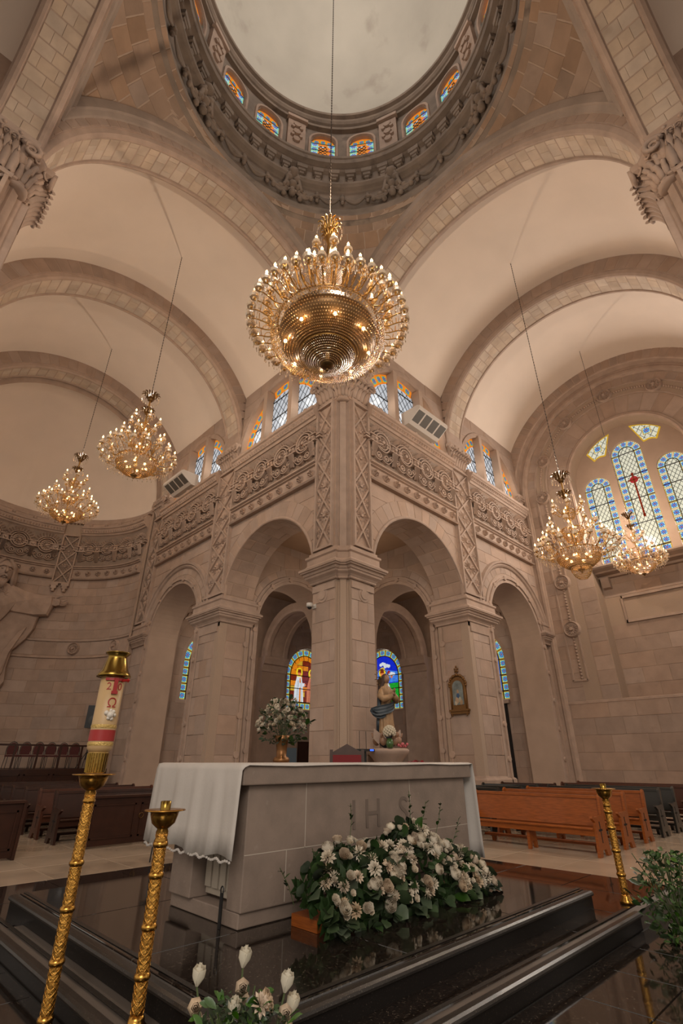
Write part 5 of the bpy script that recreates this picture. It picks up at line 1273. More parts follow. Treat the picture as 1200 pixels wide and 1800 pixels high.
# side chandeliers: z = 0 at the finial tip, 3.2 m tall
def side_chandelier(loc, h_chain, label, basketlow=False, sc=1.0, n=1.0, pw=1.0):
    r = empty('chandelier', loc); tag(r, label, 'chandelier'); r.scale = (sc, sc, sc)
    basket(r, [(.54, .62), (.56, .50), (.50, .36), (.36, .24), (.18, .15)], 84, b=.021, step=.038); hoop(r, .55, .63, .016)
    s = MB(); s.lathe([(0, 0), (.03, .03), (.02, .06), (.07, .09), (.10, .13), (0, .14)], 12); s.build('finial', M['dbrass'], r, True)
    if basketlow: basket(r, [(.26, .2), (.25, .1), (.18, -.05), (.07, -.16)], 44, 'lower_basket', .015, 'bead', .04); hoop(r, .26, .2, .014)
    basket(r, [(.28, 1.28), (.27, 1.14), (.20, .98), (.08, .90)], 44, 'upper_bead_basket', .018, step=.036); hoop(r, .28, 1.30, .014)
    basket(r, [(.16, 1.86), (.17, 1.76), (.12, 1.64), (.05, 1.6)], 26, 'small_bead_basket', .018, step=.036); hoop(r, .16, 1.88, .012)
    s = MB(); s.lathe([(.018, .1), (.018, .9), (.03, 1.5), (.02, 1.6), (.03, 2.0), (.022, 2.2), (.03, 2.9), (0, 3.0)], 10); s.build('stem', M['brass'], r, True)
    leafcrown(r, .28, 2.95, 14, .2); leafcrown(r, .22, 2.38, 12, .16, 'leaf_collar'); drops(r, .26, 2.92, 18, .1, .016); drops(r, .24, 2.34, 18, .1, .016)
    tier(r, 18, .54, 1.04, .60, .86, 1.15); tier(r, 12, .50, .84, .64, 1.12, 1.15, .5); tier(r, 8, .26, .62, 1.26, 1.52, 1.15, .2); tier(r, 6, .14, .42, 1.84, 2.08, 1.15, .4)
    drops(r, 1.0, .66, 60, .1, .016); drops(r, .8, .55, 50, .1, .016); drops(r, .58, .56, 40, .12, .016); drops(r, .55, 1.2, 26, .1, .016); drops(r, .9, .5, 40, .09, .015)
    for k in range(6): a = PI / 3 * k; b = MB(); b.ball((.3 * cos(a), .3 * sin(a), .46), .035, 7, 5); b.build('inner_bulb', BULB, r, True)
    for k in range(3): a = PI * 2 / 3 * k; b = MB(); b.ball((.12 * cos(a), .12 * sin(a), 1.14), .03, 7, 5); b.build('inner_bulb', BULB, r, True)
    chain(r, 3.0, 3.0 + h_chain / sc)
    lamp('chandelier_light', 'POINT', (loc[0] + .5, loc[1] + .5, loc[2] + 3.6 * sc), CH2 * pw, WARM, .01)
    lamp('chandelier_bowl', 'POINT', (loc[0], loc[1], loc[2] + .48 * sc), 4, WARM, .03)
    return r
side_chandelier((-4.66, 3.85, 7.22), 6.66, 'crystal chandelier over the left arm, nearer and higher of the two there')
side_chandelier((-4.66, 10.3, 7.95), 5.9, 'crystal chandelier before the apse, lowest and leftmost in view', pw=.55)
side_chandelier((4.35, -4.66, 4.45), 9.42, 'crystal chandelier on the right with an extra wire basket below its bowl', True)
side_chandelier((10.7, -4.66, 5.95), 8.46, 'smaller crystal chandelier hanging in front of the great stained window', False, .82)
# ================================================================ ALTAR
M['altar'] = mat('altar_stone', (.215, .160, .125), .7, bump=.4, bscale=40, var=.14, vscale=4, dist=.006, stain=((.33, .28, .23), 9, .66, .5))
M['carvedletters'] = mat('incised_letter_shadow', (.145, .108, .085), .9)
M['louver'] = mat('white_louver_paint', (.34, .29, .23), .6, var=.1, vscale=3)
AZ = -.04
al = tag(empty('altar', (-3.7, -3.5, Z2)), 'massive stone altar block with incised letters on its long front', 'altar')
def ab(nm, a, b, m='altar', par=None, bev=0.0):
    s = MB(); s.box(a, b); o = s.build(nm, M[m], par or al); o.location = (3.7, 3.5, -Z2) if par is None else (0, 0, 0)
    if bev: md = o.modifiers.new('b', 'BEVEL'); md.width = bev; md.segments = 2
    return o
ab('slab', (-5.84, -4.52, AZ - .17), (-1.85, -2.76, AZ), bev=.012)
fr = ab('front_panel', (-5.72, -4.45, Z2 + .12), (-1.95, -4.22, AZ - .171), bev=.01)
ab('plinth', (-5.715, -4.42, Z2), (-1.97, -3.18, Z2 + .119), bev=.01)
ab('core', (-5.50, -4.219, Z2 + .12), (-2.1, -3.3, AZ - .171))
ab('rear_pillar', (-5.76, -3.62, Z2 + .12), (-5.50, -3.2, AZ - .171), bev=.01)
dl = ab('door', (-5.60, -4.20, Z2 + .16), (-5.52, -3.66, AZ - .45), 'louver')
for k in range(4): ab('louver_slat', (-5.625, -4.16 + .13 * k, Z2 + .22), (-5.601, -4.06 + .13 * k, AZ - .5), 'louver', dl)
s = MB()
for (x0, x1, z0, z1) in ((-5.72, -1.95, -.79, -.782), (-4.98, -4.972, -.79, -.21), (-3.22, -3.212, -.79, -.21), (-5.22, -5.212, -1.2, -.79), (-3.9, -3.892, -1.2, -.79)): s.box((x0, -4.4525, z0), (x1, -4.449, z1))
M['grout'] = mat('pale_grout', (.40, .34, .28), .9); o = s.build('mortar_line', M['grout'], al); o.location = (3.7, 3.5, -Z2)
def text(body, size, m, parent, name='letter', ext=.003):
    cu = bpy.data.curves.new('t', 'FONT'); cu.body = body; cu.size = size; cu.extrude = ext; cu.align_x = 'CENTER'; cu.align_y = 'CENTER'
    o = bpy.data.objects.new('t', cu); COL.objects.link(o); dg = bpy.context.evaluated_depsgraph_get(); me = bpy.data.meshes.new_from_object(o.evaluated_get(dg))
    bpy.data.objects.remove(o); me.materials.clear(); me.materials.append(m); r = bpy.data.objects.new(name, me); link(r, parent); return r
for ch, x in (('I', -4.25), ('H', -3.93), ('S', -3.36)):
    t = text(ch, .42, M['carvedletters'], al, 'incised_letter'); t.rotation_euler = (PI / 2, 0, 0); t.location = (x + 3.7, -4.4535 + 3.5, -.56 - Z2)
# altar cloth: top runner plus both hanging ends
M['linen'] = mat('white_linen', (.50, .455, .41), .85, bump=.3, bscale=40, dist=.004, var=.04)
def cloth(nm, lab):
    vs = []; nx, ny = 60, 34; path = [(-5.87, -.80), (-5.868, -.6), (-5.862, -.3), (-5.858, -.08), (-5.85, AZ + .012), (-5.80, AZ + .02)] + [(-5.7 + 3.78 * k / 8, AZ + .018) for k in range(9)] + [(-1.84, AZ + .02), (-1.815, AZ + .005), (-1.80, -.2), (-1.79, -.6), (-1.78, -1.0), (-1.77, -1.2)]
    rows = []
    for i, (x, z) in enumerate(path):
        row = []
        for j in range(ny + 1):
            t = j / ny; y = -4.535 + 1.78 * t; fl_ = 0
            if i < 4: fl_ = -(.018 * (1 + sin(t * 31)) + .012 * (1 + sin(t * 57 + 1))) * (4 - i) / 4
            if i > 15: fl_ = (.03 * (1 + sin(t * 37))) * (i - 15) / 5
            zz = z + (.03 * sin(t * 13) if i == 0 else 0)
            if 4 <= i <= 15 and j in (0,): y -= .012; zz -= .02 + .006 * sin(i * 2)
            row.append((x + fl_, y, zz))
        rows.append(row)
    V = [p for r in rows for p in r]; w = ny + 1
    o = mesh(nm, V, [(i * w + j, i * w + j + 1, (i + 1) * w + j + 1, (i + 1) * w + j) for i in range(len(rows) - 1) for j in range(ny)], M['linen'], None, True)
    sm = o.modifiers.new('s', 'SOLIDIFY'); sm.thickness = .006; tag(o, lab, 'altar cloth')
    b = MB(); 
    for j in range(60): y = -4.5 + 1.71 * j / 59; b.ball((-5.90 - .012 * (1 + sin(j * .5)), y, -.815 + .01 * sin(j)), .013, 5, 3)
    tag(b.build('lace_hem', M['linen'], o), kind='stuff'); return o
cloth('altar_cloth', 'white linen altar cloth with lace hem hanging over both ends of the stone altar')
# ================================================================ CANDLESTICKS
M['gold'] = mat('polished_gold', (.50, .26, .055), .22, 1.0, bump=.25, bscale=60, dist=.004, var=.1, vscale=14)
M['goldrelief'] = mat('chased_gold', (.50, .26, .055), .30, 1.0, bump=1.0, bscale=55, dist=.012, var=.2, vscale=30)
M['brasscap'] = mat('old_brass', (.26, .16, .035), .22, 1.0, var=.15, vscale=9)
def candlestick(loc, h, rings, label, r=.040, cup=.105, group=None, socket=True):
    root = tag(empty('candlestick', loc), label, 'candlestick', group)
    s = MB(); s.lathe([(r * 1.9, 0), (r * 1.9, .025), (r * 1.3, .05), (r * 1.25, .07), (r, .09)], 20); s.build('foot', M['gold'], root, True)
    s = MB(); s.lathe([(r, .08)] + [(r, .08 + (h - .25) * k / 20) for k in range(1, 21)], 18); sh_ = s.build('shaft', M['goldrelief'], root, True)
    s = MB(); H = h - .25
    for k in range(6):
        for sg in (-1, 1): s.tube([((r + .0005) * cos(sg * 26 * t * H + 2 * PI * k / 6), (r + .0005) * sin(sg * 26 * t * H + 2 * PI * k / 6), .09 + H * t) for t in [i / 60 for i in range(61)]], .0028, 4)
    s.build('chased_lattice', M['gold'], sh_, True)
    for z in rings: s = MB(); s.lathe([(r, z - .022), (r * 1.25, z - .012), (r * 1.32, z), (r * 1.25, z + .012), (r, z + .022)], 20, cap=False); s.build('ring', M['gold'], root, True)
    z = h - .18; c = cup
    s = MB(); s.lathe([(r * 1.0, z - .05), (r * 1.2, z - .03), (r * .8, z), (r * 1.1, z + .02), (r * .9, z + .04), (c * .5, z + .05), (c * .8, z + .075), (c * .95, z + .12), (c, z + .145), (c * 1.45, z + .152), (c * 1.42, z + .158), (c * .4, z + .155)], 28); s.build('cup', M['gold'], root, True)
    if socket: s = MB(); s.lathe([(r * .9, z + .15), (r * .95, z + .21), (r * .8, z + .212), (r * .75, z + .16)], 18, cap=False); s.build('socket', M['brasscap'], root, True)
    return root
candlestick((-1.44, -6.21, Z1), 1.21, (.28, .52, .76, .93), 'golden candlestick without candle at the right end of the steps, by the pews', .041, .10)
candlestick((-6.95, -5.17, Z1), 1.21, (.27, .52, .80, .98), 'golden candlestick without candle left of the altar, rising from the flowers', .040, .10)
PX, PY, PB = -7.20, -4.37, Z0
pc = candlestick((PX, PY, PB), 1.60, (.10, .40, .70, .98), 'tall golden stand carrying the paschal candle at the left', .041, .115, socket=False)
M['wax'] = mat('ivory_wax', (.46, .30, .14), .45, sss=.1, var=.06, vscale=3); M['redwax'] = mat('red_wax', (.30, .012, .010), .4); M['goldwax'] = mat('gilt_wax_band', (.50, .33, .10), .35, .4, bump=.6, bscale=50); M['whitewax'] = mat('white_wax_relief', (.62, .56, .48), .5)
pcandle = tag(empty('paschal_candle', (PX, PY, 0)), 'thick ivory paschal candle with red cross, omega and red band under a brass cap', 'candle')
RCN = .098
s = MB(); s.lathe([(.070, -.088), (.074, .06), (.078, .065)], 32); hol = s.build('holder', M['goldwax'], pcandle, True)
s = MB()
for k in range(24): a = 2 * PI * k / 24; s.tube([(.074 * cos(a), .074 * sin(a), -.08), (.078 * cos(a), .078 * sin(a), .06)], .006, 4)
s.build('flute', M['brasscap'], hol)
s = MB(); s.lathe([(.07, .062), (.09, .085), (RCN, .10), (RCN, .70), (0, .70)], 36); s.build('wax_body', M['wax'], pcandle, True)
s = MB(); s.lathe([(RCN + .002, .150), (RCN + .002, .235)], 36, cap=False); s.build('red_band', M['redwax'], pcandle, True)
for z in (.128, .262): s = MB(); s.lathe([(RCN + .001, z - .014), (RCN + .0035, z), (RCN + .001, z + .014)], 36, cap=False); s.build('gilt_band', M['goldwax'], pcandle, True)
s = MB(); s.lathe([(.108, .655), (.140, .662), (.142, .675), (.128, .70), (.112, .72), (.085, .82), (.08, .84), (.105, .866), (.108, .872), (.10, .875), (.07, .855), (.0, .85)], 36); s.build('brass_cap', M['brasscap'], pcandle, True)
VA = math.atan2(EYE[1] - PY, EYE[0] - PX)
def wrap(o, z, da=0.0, k=1.0):
    for v in o.data.vertices:
        x, y, e = v.co; a = VA + da + x / RCN; r = RCN + .002 + e; v.co = (r * cos(a), r * sin(a), z + y)
    o.data.update(); return o
wrap(text('2', .085, M['redwax'], pcandle, 'digit', .001), .575, -.22); wrap(text('0', .085, M['redwax'], pcandle, 'digit', .001), .575, .72)
wrap(text('\u03a9', .105, M['redwax'], pcandle, 'omega', .001), .44, .28)
def wbox(u0, u1, z0, z1, e): return [((RCN + q) * cos(VA + u / RCN), (RCN + q) * sin(VA + u / RCN), z) for q in (0, e) for u, z in ((u0, z0), (u1, z0), (u1, z1), (u0, z1))]
s = MB(); F6 = [(4, 5, 6, 7), (0, 1, 5, 4), (1, 2, 6, 5), (2, 3, 7, 6), (3, 0, 4, 7)]
for i in range(5): s.add(wbox(-.055 + .03 * i, -.025 + .03 * i, .625, .648, .014), F6)
s.add(wbox(.012, .040, .53, .65, .016), F6); s.add(wbox(.004, .048, .515, .54, .02), F6); s.build('red_cross', M['redwax'], pcandle)
rd = MB(); rd.tube([(0, 0, 0), (.06, 0, 0)], .012, 8); rd.lathe([(0, -.02), (.018, 0), (0, .02)], 6, (.065, 0, 0)); q = rd.build('red_nail', M['redwax'], pcandle); q.location = ((RCN) * cos(VA + .85), RCN * sin(VA + .85), .63); q.rotation_euler = (0, 0, VA + .85)
s = MB()
for (u, z, r) in ((.03, .35, .030), (.05, .375, .018), (.02, .325, .016), (.045, .32, .016), (.0, .365, .02), (.065, .35, .016), (.03, .385, .014)): s.ball(((RCN + .004) * cos(VA + u / RCN), (RCN + .004) * sin(VA + u / RCN), z), r, 8, 5)
s.build('white_lamb', M['whitewax'], pcandle, True)
# ================================================================ PEWS
M['pine'] = mat('varnished_orange_pine', (.23, .060, .010), .38, spec=.3, var=.25, vscale=5, coat=.08)
M['oak'] = mat('dark_brown_wood', (.030, .010, .005), .4, spec=.3, var=.2, vscale=6, coat=.08); M['ebony'] = mat('black_green_wood', (.014, .013, .010), .3, coat=.15); M['mahog'] = mat('red_brown_wood', (.060, .018, .008), .4, spec=.3, coat=.08, var=.15, vscale=5)
for k_ in ('pine',):
    t_ = M[k_].node_tree; 
    for n_ in t_.nodes:
        if n_.type == 'TEX_NOISE': 
            mp_ = N(t_, 'ShaderNodeMapping'); mp_.inputs['Scale'].default_value = (14, 1.2, 14); tc_ = [q for q in t_.nodes if q.type == 'TEX_COORD'][0]; t_.links.new(tc_.outputs['Object'], mp_.inputs[0]); t_.links.new(mp_.outputs[0], n_.inputs['Vector'])
M['slot'] = mat('cut_out_shadow', (.006, .004, .003), .9)
def pew_parts(L, m):
    """faces -x, runs along +y from 0 to L; returns [(name, mesh, children)]"""
    out = []
    def ex(name, prof, y0, y1, mm=m, ch=None):
        n = len(prof); vs = [(x, y, z) for y in (y0, y1) for x, z in prof]; fs = [tuple(range(n)), tuple(range(2 * n - 1, n - 1, -1))] + [(i, n + i, n + (i + 1) % n, (i + 1) % n) for i in range(n)]
        o = fixn(mesh(name, vs, fs, M[mm])); me = o.data; bpy.data.objects.remove(o); out.append((name, me, ch or []))
    end = [(0, 0), (.13, 0), (.17, .10), (.33, .10), (.38, 0), (.54, 0), (.50, .12), (.48, .36), (.50, .60), (.57, .88), (.56, .93), (.51, .95), (.45, .90), (.41, .62), (.08, .60), (-.03, .62), (-.05, .59), (.02, .55), (.07, .52), (.04, .22)]
    cr = MB()
    for (x0, x1, z0, z1) in ((.215, .245, .20, .50), (.17, .29, .38, .41)): cr.box((x0, -.003, z0), (x1, 0, z1))
    for (x, z) in ((.23, .51), (.165, .395), (.295, .395)): cr.box((x - .016, -.003, z - .016), (x + .016, 0, z + .016))
    cro = cr.build('cut_cross', M['slot']); crm = cro.data; bpy.data.objects.remove(cro)
    ex('end_panel', end, -.05, -.002, ch=[('cut_cross', crm, (0, -.05, 0))]); ex('end_panel', end, L + .002, L + .05, ch=[])
    ex('backrest', [(.42, .43), (.445, .43), (.535, .87), (.51, .87)], 0, L); ex('back_rail', [(.495, .87), (.555, .87), (.565, .90), (.54, .925), (.50, .92)], 0, L)
    ex('seat', [(.02, .40), (.44, .38), (.44, .41), (.03, .435), (.01, .42)], 0, L); ex('seat_rail', [(.05, .31), (.075, .31), (.075, .40), (.05, .40)], 0, L)
    ex('leg', [(.10, 0), (.16, 0), (.19, .12), (.30, .12), (.34, 0), (.40, 0), (.37, .38), (.12, .38)], L / 2 - .03, L / 2 + .03)
    ex('kneeler', [(.58, .10), (.74, .10), (.74, .14), (.58, .14)], .05, L - .05); ex('kneeler_foot', [(.62, 0), (.70, 0), (.72, .10), (.60, .10)], .2, .26); ex('kneeler_foot', [(.62, 0), (.70, 0), (.72, .10), (.60, .10)], L - .26, L - .2)
    return out
PEWS = {}
def pew(loc, rz, L, m, label, group, mirror=False):
    key = (round(L, 2), m)
    if key not in PEWS: PEWS[key] = pew_parts(L, m)
    r = tag(empty('pew', loc, rz), label, 'pew', group)
    if mirror: r.scale = (1, -1, 1)
    for nm, me, ch in PEWS[key]:
        o = bpy.data.objects.new(nm, me); link(o, r)
        for cn, cm, cl in ch: c = bpy.data.objects.new(cn, cm); link(c, o); c.location = cl
    return r
ordn = ['first', 'second', 'third', 'fourth', 'fifth', 'sixth', 'seventh', 'eighth']
for i, (x, m, nmw) in enumerate(((1.48, 'pine', 'orange varnished'), (2.75, 'pine', 'orange varnished'), (3.93, 'pine', 'orange varnished'), (5.1, 'ebony', 'black-green'), (6.2, 'ebony', 'black-green'), (7.3, 'mahog', 'red-brown'), (8.5, 'mahog', 'red-brown'))):
    pew((x, -4.78, Z1), 0, 2.6 if i < 5 else 3.2, m, '%s pew, %s row from the altar in the right arm' % (nmw, ordn[i]), 'pews of the right arm')
    if i > 0 and i < 5: pew((x, -1.95 if i < 3 else -1.8, Z1), 0, 1.6, 'ebony' if i < 4 else 'oak', 'dark pew against the arcade, %s row of the right arm' % ordn[i], 'pews by the right arcade')
for i, x in enumerate((2.2, 3.4, 4.7, 6.0)):
    pew((x, -6.6, Z1), 0, 2.6, 'mahog' if i != 1 else 'oak', 'brown pew beyond the aisle at the right edge, %s row' % ordn[i], 'pews beyond the right aisle', mirror=True)
# left arm: pews face -y, mirrored
for i, (y, m) in enumerate(((3.4, 'oak'), (4.5, 'mahog'), (5.6, 'oak'), (6.7, 'oak'), (7.8, 'oak'), (8.9, 'oak'), (10.0, 'oak'))):
    pew((-4.75, y, Z1), PI / 2, 2.6, m, 'dark brown pew, %s row behind the ringed front panel in the left arm' % ordn[i], 'pews of the left arm', mirror=True)
for i, y in enumerate((3.2, 4.4, 5.6)):
    pew((-5.95, y, Z1), PI / 2, 2.6, 'oak', 'dark pew left of the aisle at the picture edge, %s row' % ordn[i], 'pews left of the left aisle')
def front_panel(loc, L, label, rz=0.0):
    r = tag(empty('kneeling_desk', loc, rz), label, 'kneeling desk')
    s = MB(); s.box((0, 0, .03), (L, .04, .84)); s.build('panel', M['oak'], r); s = MB(); s.box((-.03, -.05, .84), (L + .03, .20, .88)); s.build('ledge', M['oak'], r)
    for x in (-.04, L): s = MB(); s.box((x, -.04, 0), (x + .05, .22, .86)); s.build('end_post', M['oak'], r)
    n = 3
    for k in range(n):
        a, b = L * (k + .06) / n, L * (k + .94) / n
        for (x0, x1, z0, z1) in ((a, b, .70, .73), (a, b, .14, .17), (a, a + .03, .14, .73), (b - .03, b, .14, .73)):
            s = MB(); s.box((x0, -.015, z0), (x1, 0, z1)); s.build('moulding', M['oak'], r)
    for x in (L * .36, L * .62):
        s = MB(); s.tube([(x + .045 * cos(2 * PI * k / 16), -.012, .50 + .045 * sin(2 * PI * k / 16)) for k in range(16)], .009, 5, closed=True); s.build('brass_ring', M['dbrass'], r, True)
    return r
front_panel((-4.55, 2.45, Z1), 2.9, 'dark wooden front panel with two brass rings before the left pews')
front_panel((-8.6, 2.15, Z1), 2.75, 'plain dark front panel at the far left edge of the picture')
# ================================================================ CHOIR PLATFORM IN THE APSE
s = MB(); s.box((-9.0, 12.6, Z1), (-.35, 17.5, -.25)); ch = struct(s.build('floor_choir', M['oak']), 'raised wooden choir platform in the apse')
for k in range(9):
    a = -8.95 + .95 * k
    for (x0, x1, z0, z1) in ((a + .06, a + .89, -.45, -.41), (a + .06, a + .89, -1.3, -1.26), (a + .06, a + .10, -1.3, -.41), (a + .85, a + .89, -1.3, -.41)): s = MB(); s.box((x0, 12.575, z0), (x1, 12.6, z1)); s.build('panel_moulding', M['oak'], ch)
rl = tag(empty('railing', (-9, 12.7, -.25)), 'dark wooden railing along the edge of the choir platform', 'railing')
s = MB(); s.box((0, 0, .74), (8.4, .07, .80)); s.build('top_rail', M['oak'], rl)
for k in range(12): x = .1 + .75 * k; s = MB(); s.box((x, .01, 0), (x + .06, .06, .74)); s.build('post', M['oak'], rl)
M['redseat'] = mat('burgundy_upholstery', (.07, .010, .008), .7); M['blackmetal'] = mat('black_metal', (.012, .012, .012), .35, .3)
def banquet():
    p = []
    s = MB(); s.tube([(.20 * cos(PI * k / 12), .20, .62 + .30 * sin(PI * k / 12)) for k in range(13)], .013, 5); s.tube([(-.20, .20, .62), (-.2, .18, .4)], .013, 5); s.tube([(.20, .20, .62), (.2, .18, .4)], .013, 5); p.append(('back_frame', s, 'blackmetal'))
    s = MB(); s.add([(x, y, z) for y in (.175, .215) for x, z in [(.18 * cos(PI * k / 10), .62 + .27 * sin(PI * k / 10)) for k in range(11)] + [(-.16, .48), (.16, .48)]], [tuple(range(13)), tuple(range(25, 12, -1))] + [(i, (i + 1) % 13, 13 + (i + 1) % 13, 13 + i) for i in range(13)]); p.append(('backrest', s, 'redseat'))
    s = MB(); s.box((-.21, -.20, .40), (.21, .20, .46)); p.append(('seat', s, 'redseat'))
    for x, y in ((-.19, -.18), (.19, -.18), (-.19, .18), (.19, .18)): s = MB(); s.tube([(x, y, .40), (x * 1.1, y * 1.15, 0)], .012, 5); p.append(('leg', s, 'blackmetal'))
    r = []
    for n_, s_, m_ in p: o = fixn(s_.build(n_, M[m_])); r.append((n_, o.data)); bpy.data.objects.remove(o)
    return r
BQ = banquet()
for i, x in enumerate((-3.25, -2.80, -2.35, -1.90, -1.45, -1.0)):
    r = tag(empty('stacking_chair', (x, 14.4, -.25), PI + .0 if False else random.uniform(-.03, .03)), 'round-backed burgundy chair, %s from the left in the choir row' % ordn[i], 'chair', 'choir chairs'); 
    for n_, me in BQ: o = bpy.data.objects.new(n_, me); link(o, r)
sp = tag(empty('loudspeaker', (-.72, 14.0, 1.22), -.5), 'black loudspeaker on a stand behind the paschal candle', 'loudspeaker')
s = MB(); s.box((-.27, -.18, 0), (.27, .18, .86)); s.build('cabinet', M['blackmetal'], sp); s = MB(); s.lathe([(.16, 0), (.17, .02), (.0, .03)], 18); q = s.build('woofer', M['ebony'], sp); q.location = (0, -.18, .3); q.rotation_euler = (PI / 2, 0, 0)
st = tag(empty('speaker_stand', (-.72, 14.0, -.25)), 'black tripod stand under the loudspeaker', 'stand'); s = MB(); s.tube([(0, 0, .3), (0, 0, 1.47)], .02, 8); s.build('pole', M['blackmetal'], st)
for k in range(3): a = 2 * PI * k / 3; s = MB(); s.tube([(0, 0, .6), (.4 * cos(a), .4 * sin(a), 0)], .014, 5); s.build('leg', M['blackmetal'], st)
# ================================================================ GREAT RELIEF FIGURE OF THE APSE
fA = lambda u, z, d: ap(u / RAP, z, d)
def relief(parent, pts, d0, d1, name, m='carved', bev=.08):
    n = len(pts); cx = sum(p[0] for p in pts) / n; cz = sum(p[1] for p in pts) / n
    def lv(k, d): return [fA(cx + (u - cx) * k, cz + (z - cz) * k, d) for u, z in pts]
    vs = lv(1, d0) + lv(1, d0 + (d1 - d0) * .6) + lv(.93, d1) + [fA(cx, cz, d1 + bev)]
    fs = [(r * n + i, r * n + (i + 1) % n, (r + 1) * n + (i + 1) % n, (r + 1) * n + i) for r in range(2) for i in range(n)] + [(2 * n + i, 2 * n + (i + 1) % n, 3 * n) for i in range(n)]
    return fixn(mesh(name, vs, fs, M[m], parent))
UC = 7.28
cf_ = tag(empty('relief_figure', (0, 0, 0)), 'giant carved stone figure with outstretched arms on the apse wall', 'sculpture')
for sg in (1, -1):
    X = lambda pts: [(UC + sg * (u - UC), z) for u, z in (pts if sg > 0 else pts[::-1])]
    relief(cf_, X([(7.28, 2.2), (7.28, 6.4), (6.5, 6.3), (5.25, 6.05), (5.3, 5.46), (5.5, 5.0), (5.95, 4.4), (5.98, 3.6), (5.9, 3.0), (6.2, 2.4)]), 0, .30, 'robe')
    relief(cf_, X([(7.28, 6.2), (7.28, 7.4), (6.9, 7.35), (6.1, 7.12), (5.4, 7.02), (4.80, 7.00), (4.74, 6.6), (4.86, 6.08), (5.45, 6.02), (6.38, 6.06)]), .1, .42, 'sleeve')
    relief(cf_, X([(7.28, 4.8), (7.28, 6.9), (6.9, 7.0), (6.3, 6.6), (6.6, 5.9)]), .3, .50, 'mantle_fold')
    relief(cf_, X([(6.4, 2.5), (6.35, 4.3), (5.9, 5.3), (5.6, 5.5), (6.0, 4.5), (6.1, 3.4)]), .2, .42, 'mantle_fold')
    # open hand: palm, four fingers and thumb
    hd = relief(cf_, X([(4.80, 6.92), (4.82, 6.58), (4.62, 6.55), (4.44, 6.60), (4.44, 6.86), (4.6, 6.93)]), .2, .36, 'hand', bev=.04)
    for k in range(4):
        s = MB(); z0 = 6.62 + .07 * k; l = (.34, .40, .38, .30)[k]
        s.tube([fA(UC + sg * (4.46 - UC), z0, .30), fA(UC + sg * (4.46 - l * .5 - UC), z0 - .01, .33), fA(UC + sg * (4.46 - l - UC), z0 + .03, .30)], [.042, .038, .026], 6); s.build('finger', M['carved'], hd, True)
    s = MB(); s.tube([fA(UC + sg * (4.62 - UC), 6.90, .32), fA(UC + sg * (4.50 - UC), 7.02, .36), fA(UC + sg * (4.36 - UC), 7.04, .36)], [.05, .042, .03], 6); s.build('thumb', M['carved'], hd, True)
hs = MB(); n, k = 20, 14; hv = []
for j in range(k + 1):
    for i in range(n):
        th = PI * j / k; ph = 2 * PI * i / n; x = sin(th) * cos(ph); y = sin(th) * sin(ph); z = cos(th)
        nose = .22 * math.exp(-((x / .16) ** 2 + ((z + .05) / .28) ** 2)) if y > 0 else 0; brow = .09 * math.exp(-(((z - .22) / .08) ** 2 + (x / .5) ** 2)) if y > 0 else 0; eye = -.15 * math.exp(-(((abs(x) - .32) / .13) ** 2 + ((z - .08) / .08) ** 2)) if y > 0 else 0
        chin = .08 * math.exp(-((x / .3) ** 2 + ((z + .8) / .2) ** 2)); hv.append(fA(UC + .42 * x, 7.78 + .58 * z, .34 + .40 * (y + nose * 1.6 + brow + eye + chin)))
hs.add(hv, [(j * n + i, j * n + (i + 1) % n, (j + 1) * n + (i + 1) % n, (j + 1) * n + i) for j in range(k) for i in range(n)]); hd_ = fixn(hs.build('head', M['carved'], cf_, True))
s = MB(); s.tube([fA(UC, 7.98, .76), fA(UC, 7.82, .86), fA(UC, 7.72, .92), fA(UC, 7.68, .80)], [.04, .055, .075, .05], 8); s.build('nose', M['carved'], hd_, True)
for sg in (-1, 1):
    s = MB(); s.tube([fA(UC + sg * .06, 7.98, .76), fA(UC + sg * .18, 8.02, .74), fA(UC + sg * .32, 7.95, .60)], [.03, .04, .025], 6); s.build('brow', M['carved'], hd_, True)
    s = MB(); s.ball(fA(UC + sg * .17, 7.88, .68), .065, 8, 5, sz=.7); s.build('eye', M['carved'], hd_, True)
    s = MB(); s.tube([fA(UC, 7.60, .80), fA(UC + sg * .14, 7.55, .74), fA(UC + sg * .22, 7.42, .62)], [.05, .05, .03], 6); s.build('moustache', M['carved'], hd_, True)
s = MB(); s.tube([fA(UC - .11, 7.51, .70), fA(UC, 7.49, .76), fA(UC + .11, 7.51, .70)], .03, 6); s.build('mouth', M['carved'], hd_, True)
for q in range(5): s = MB(); u_ = UC + (q - 2) * .11; s.tube([fA(u_, 7.50 + .03 * abs(q - 2), .58), fA(u_ * .5 + UC * .5, 7.25, .66), fA(UC + (q - 2) * .03, 7.02, .60)], [.07, .08, .03], 6); s.build('beard_lock', M['carved'], hd_, True)
for sg in (-1, 1):
    for q in range(4): s = MB(); s.tube([fA(UC + sg * (.12 + .07 * q), 8.42 - .05 * q, .35 + .1 * (1 - q / 4)), fA(UC + sg * (.42 + .03 * q), 8.1, .42 - .05 * q), fA(UC + sg * (.44 + .05 * q), 7.6, .36 - .04 * q), fA(UC + sg * (.50 + .05 * q), 7.15, .40 - .05 * q)], [.08, .1, .1, .06], 7); s.build('hair_lock', M['carved'], hd_, True)
for k in range(12):
    a = PI / 6 * k; s = MB(); s.tube([fA(UC - .2 + .12 * cos(a), 6.75 + .12 * sin(a), .52), fA(UC - .2 + .34 * cos(a), 6.75 + .34 * sin(a), .5)], [.03, .012], 4); s.build('ray', M['carved'], cf_)
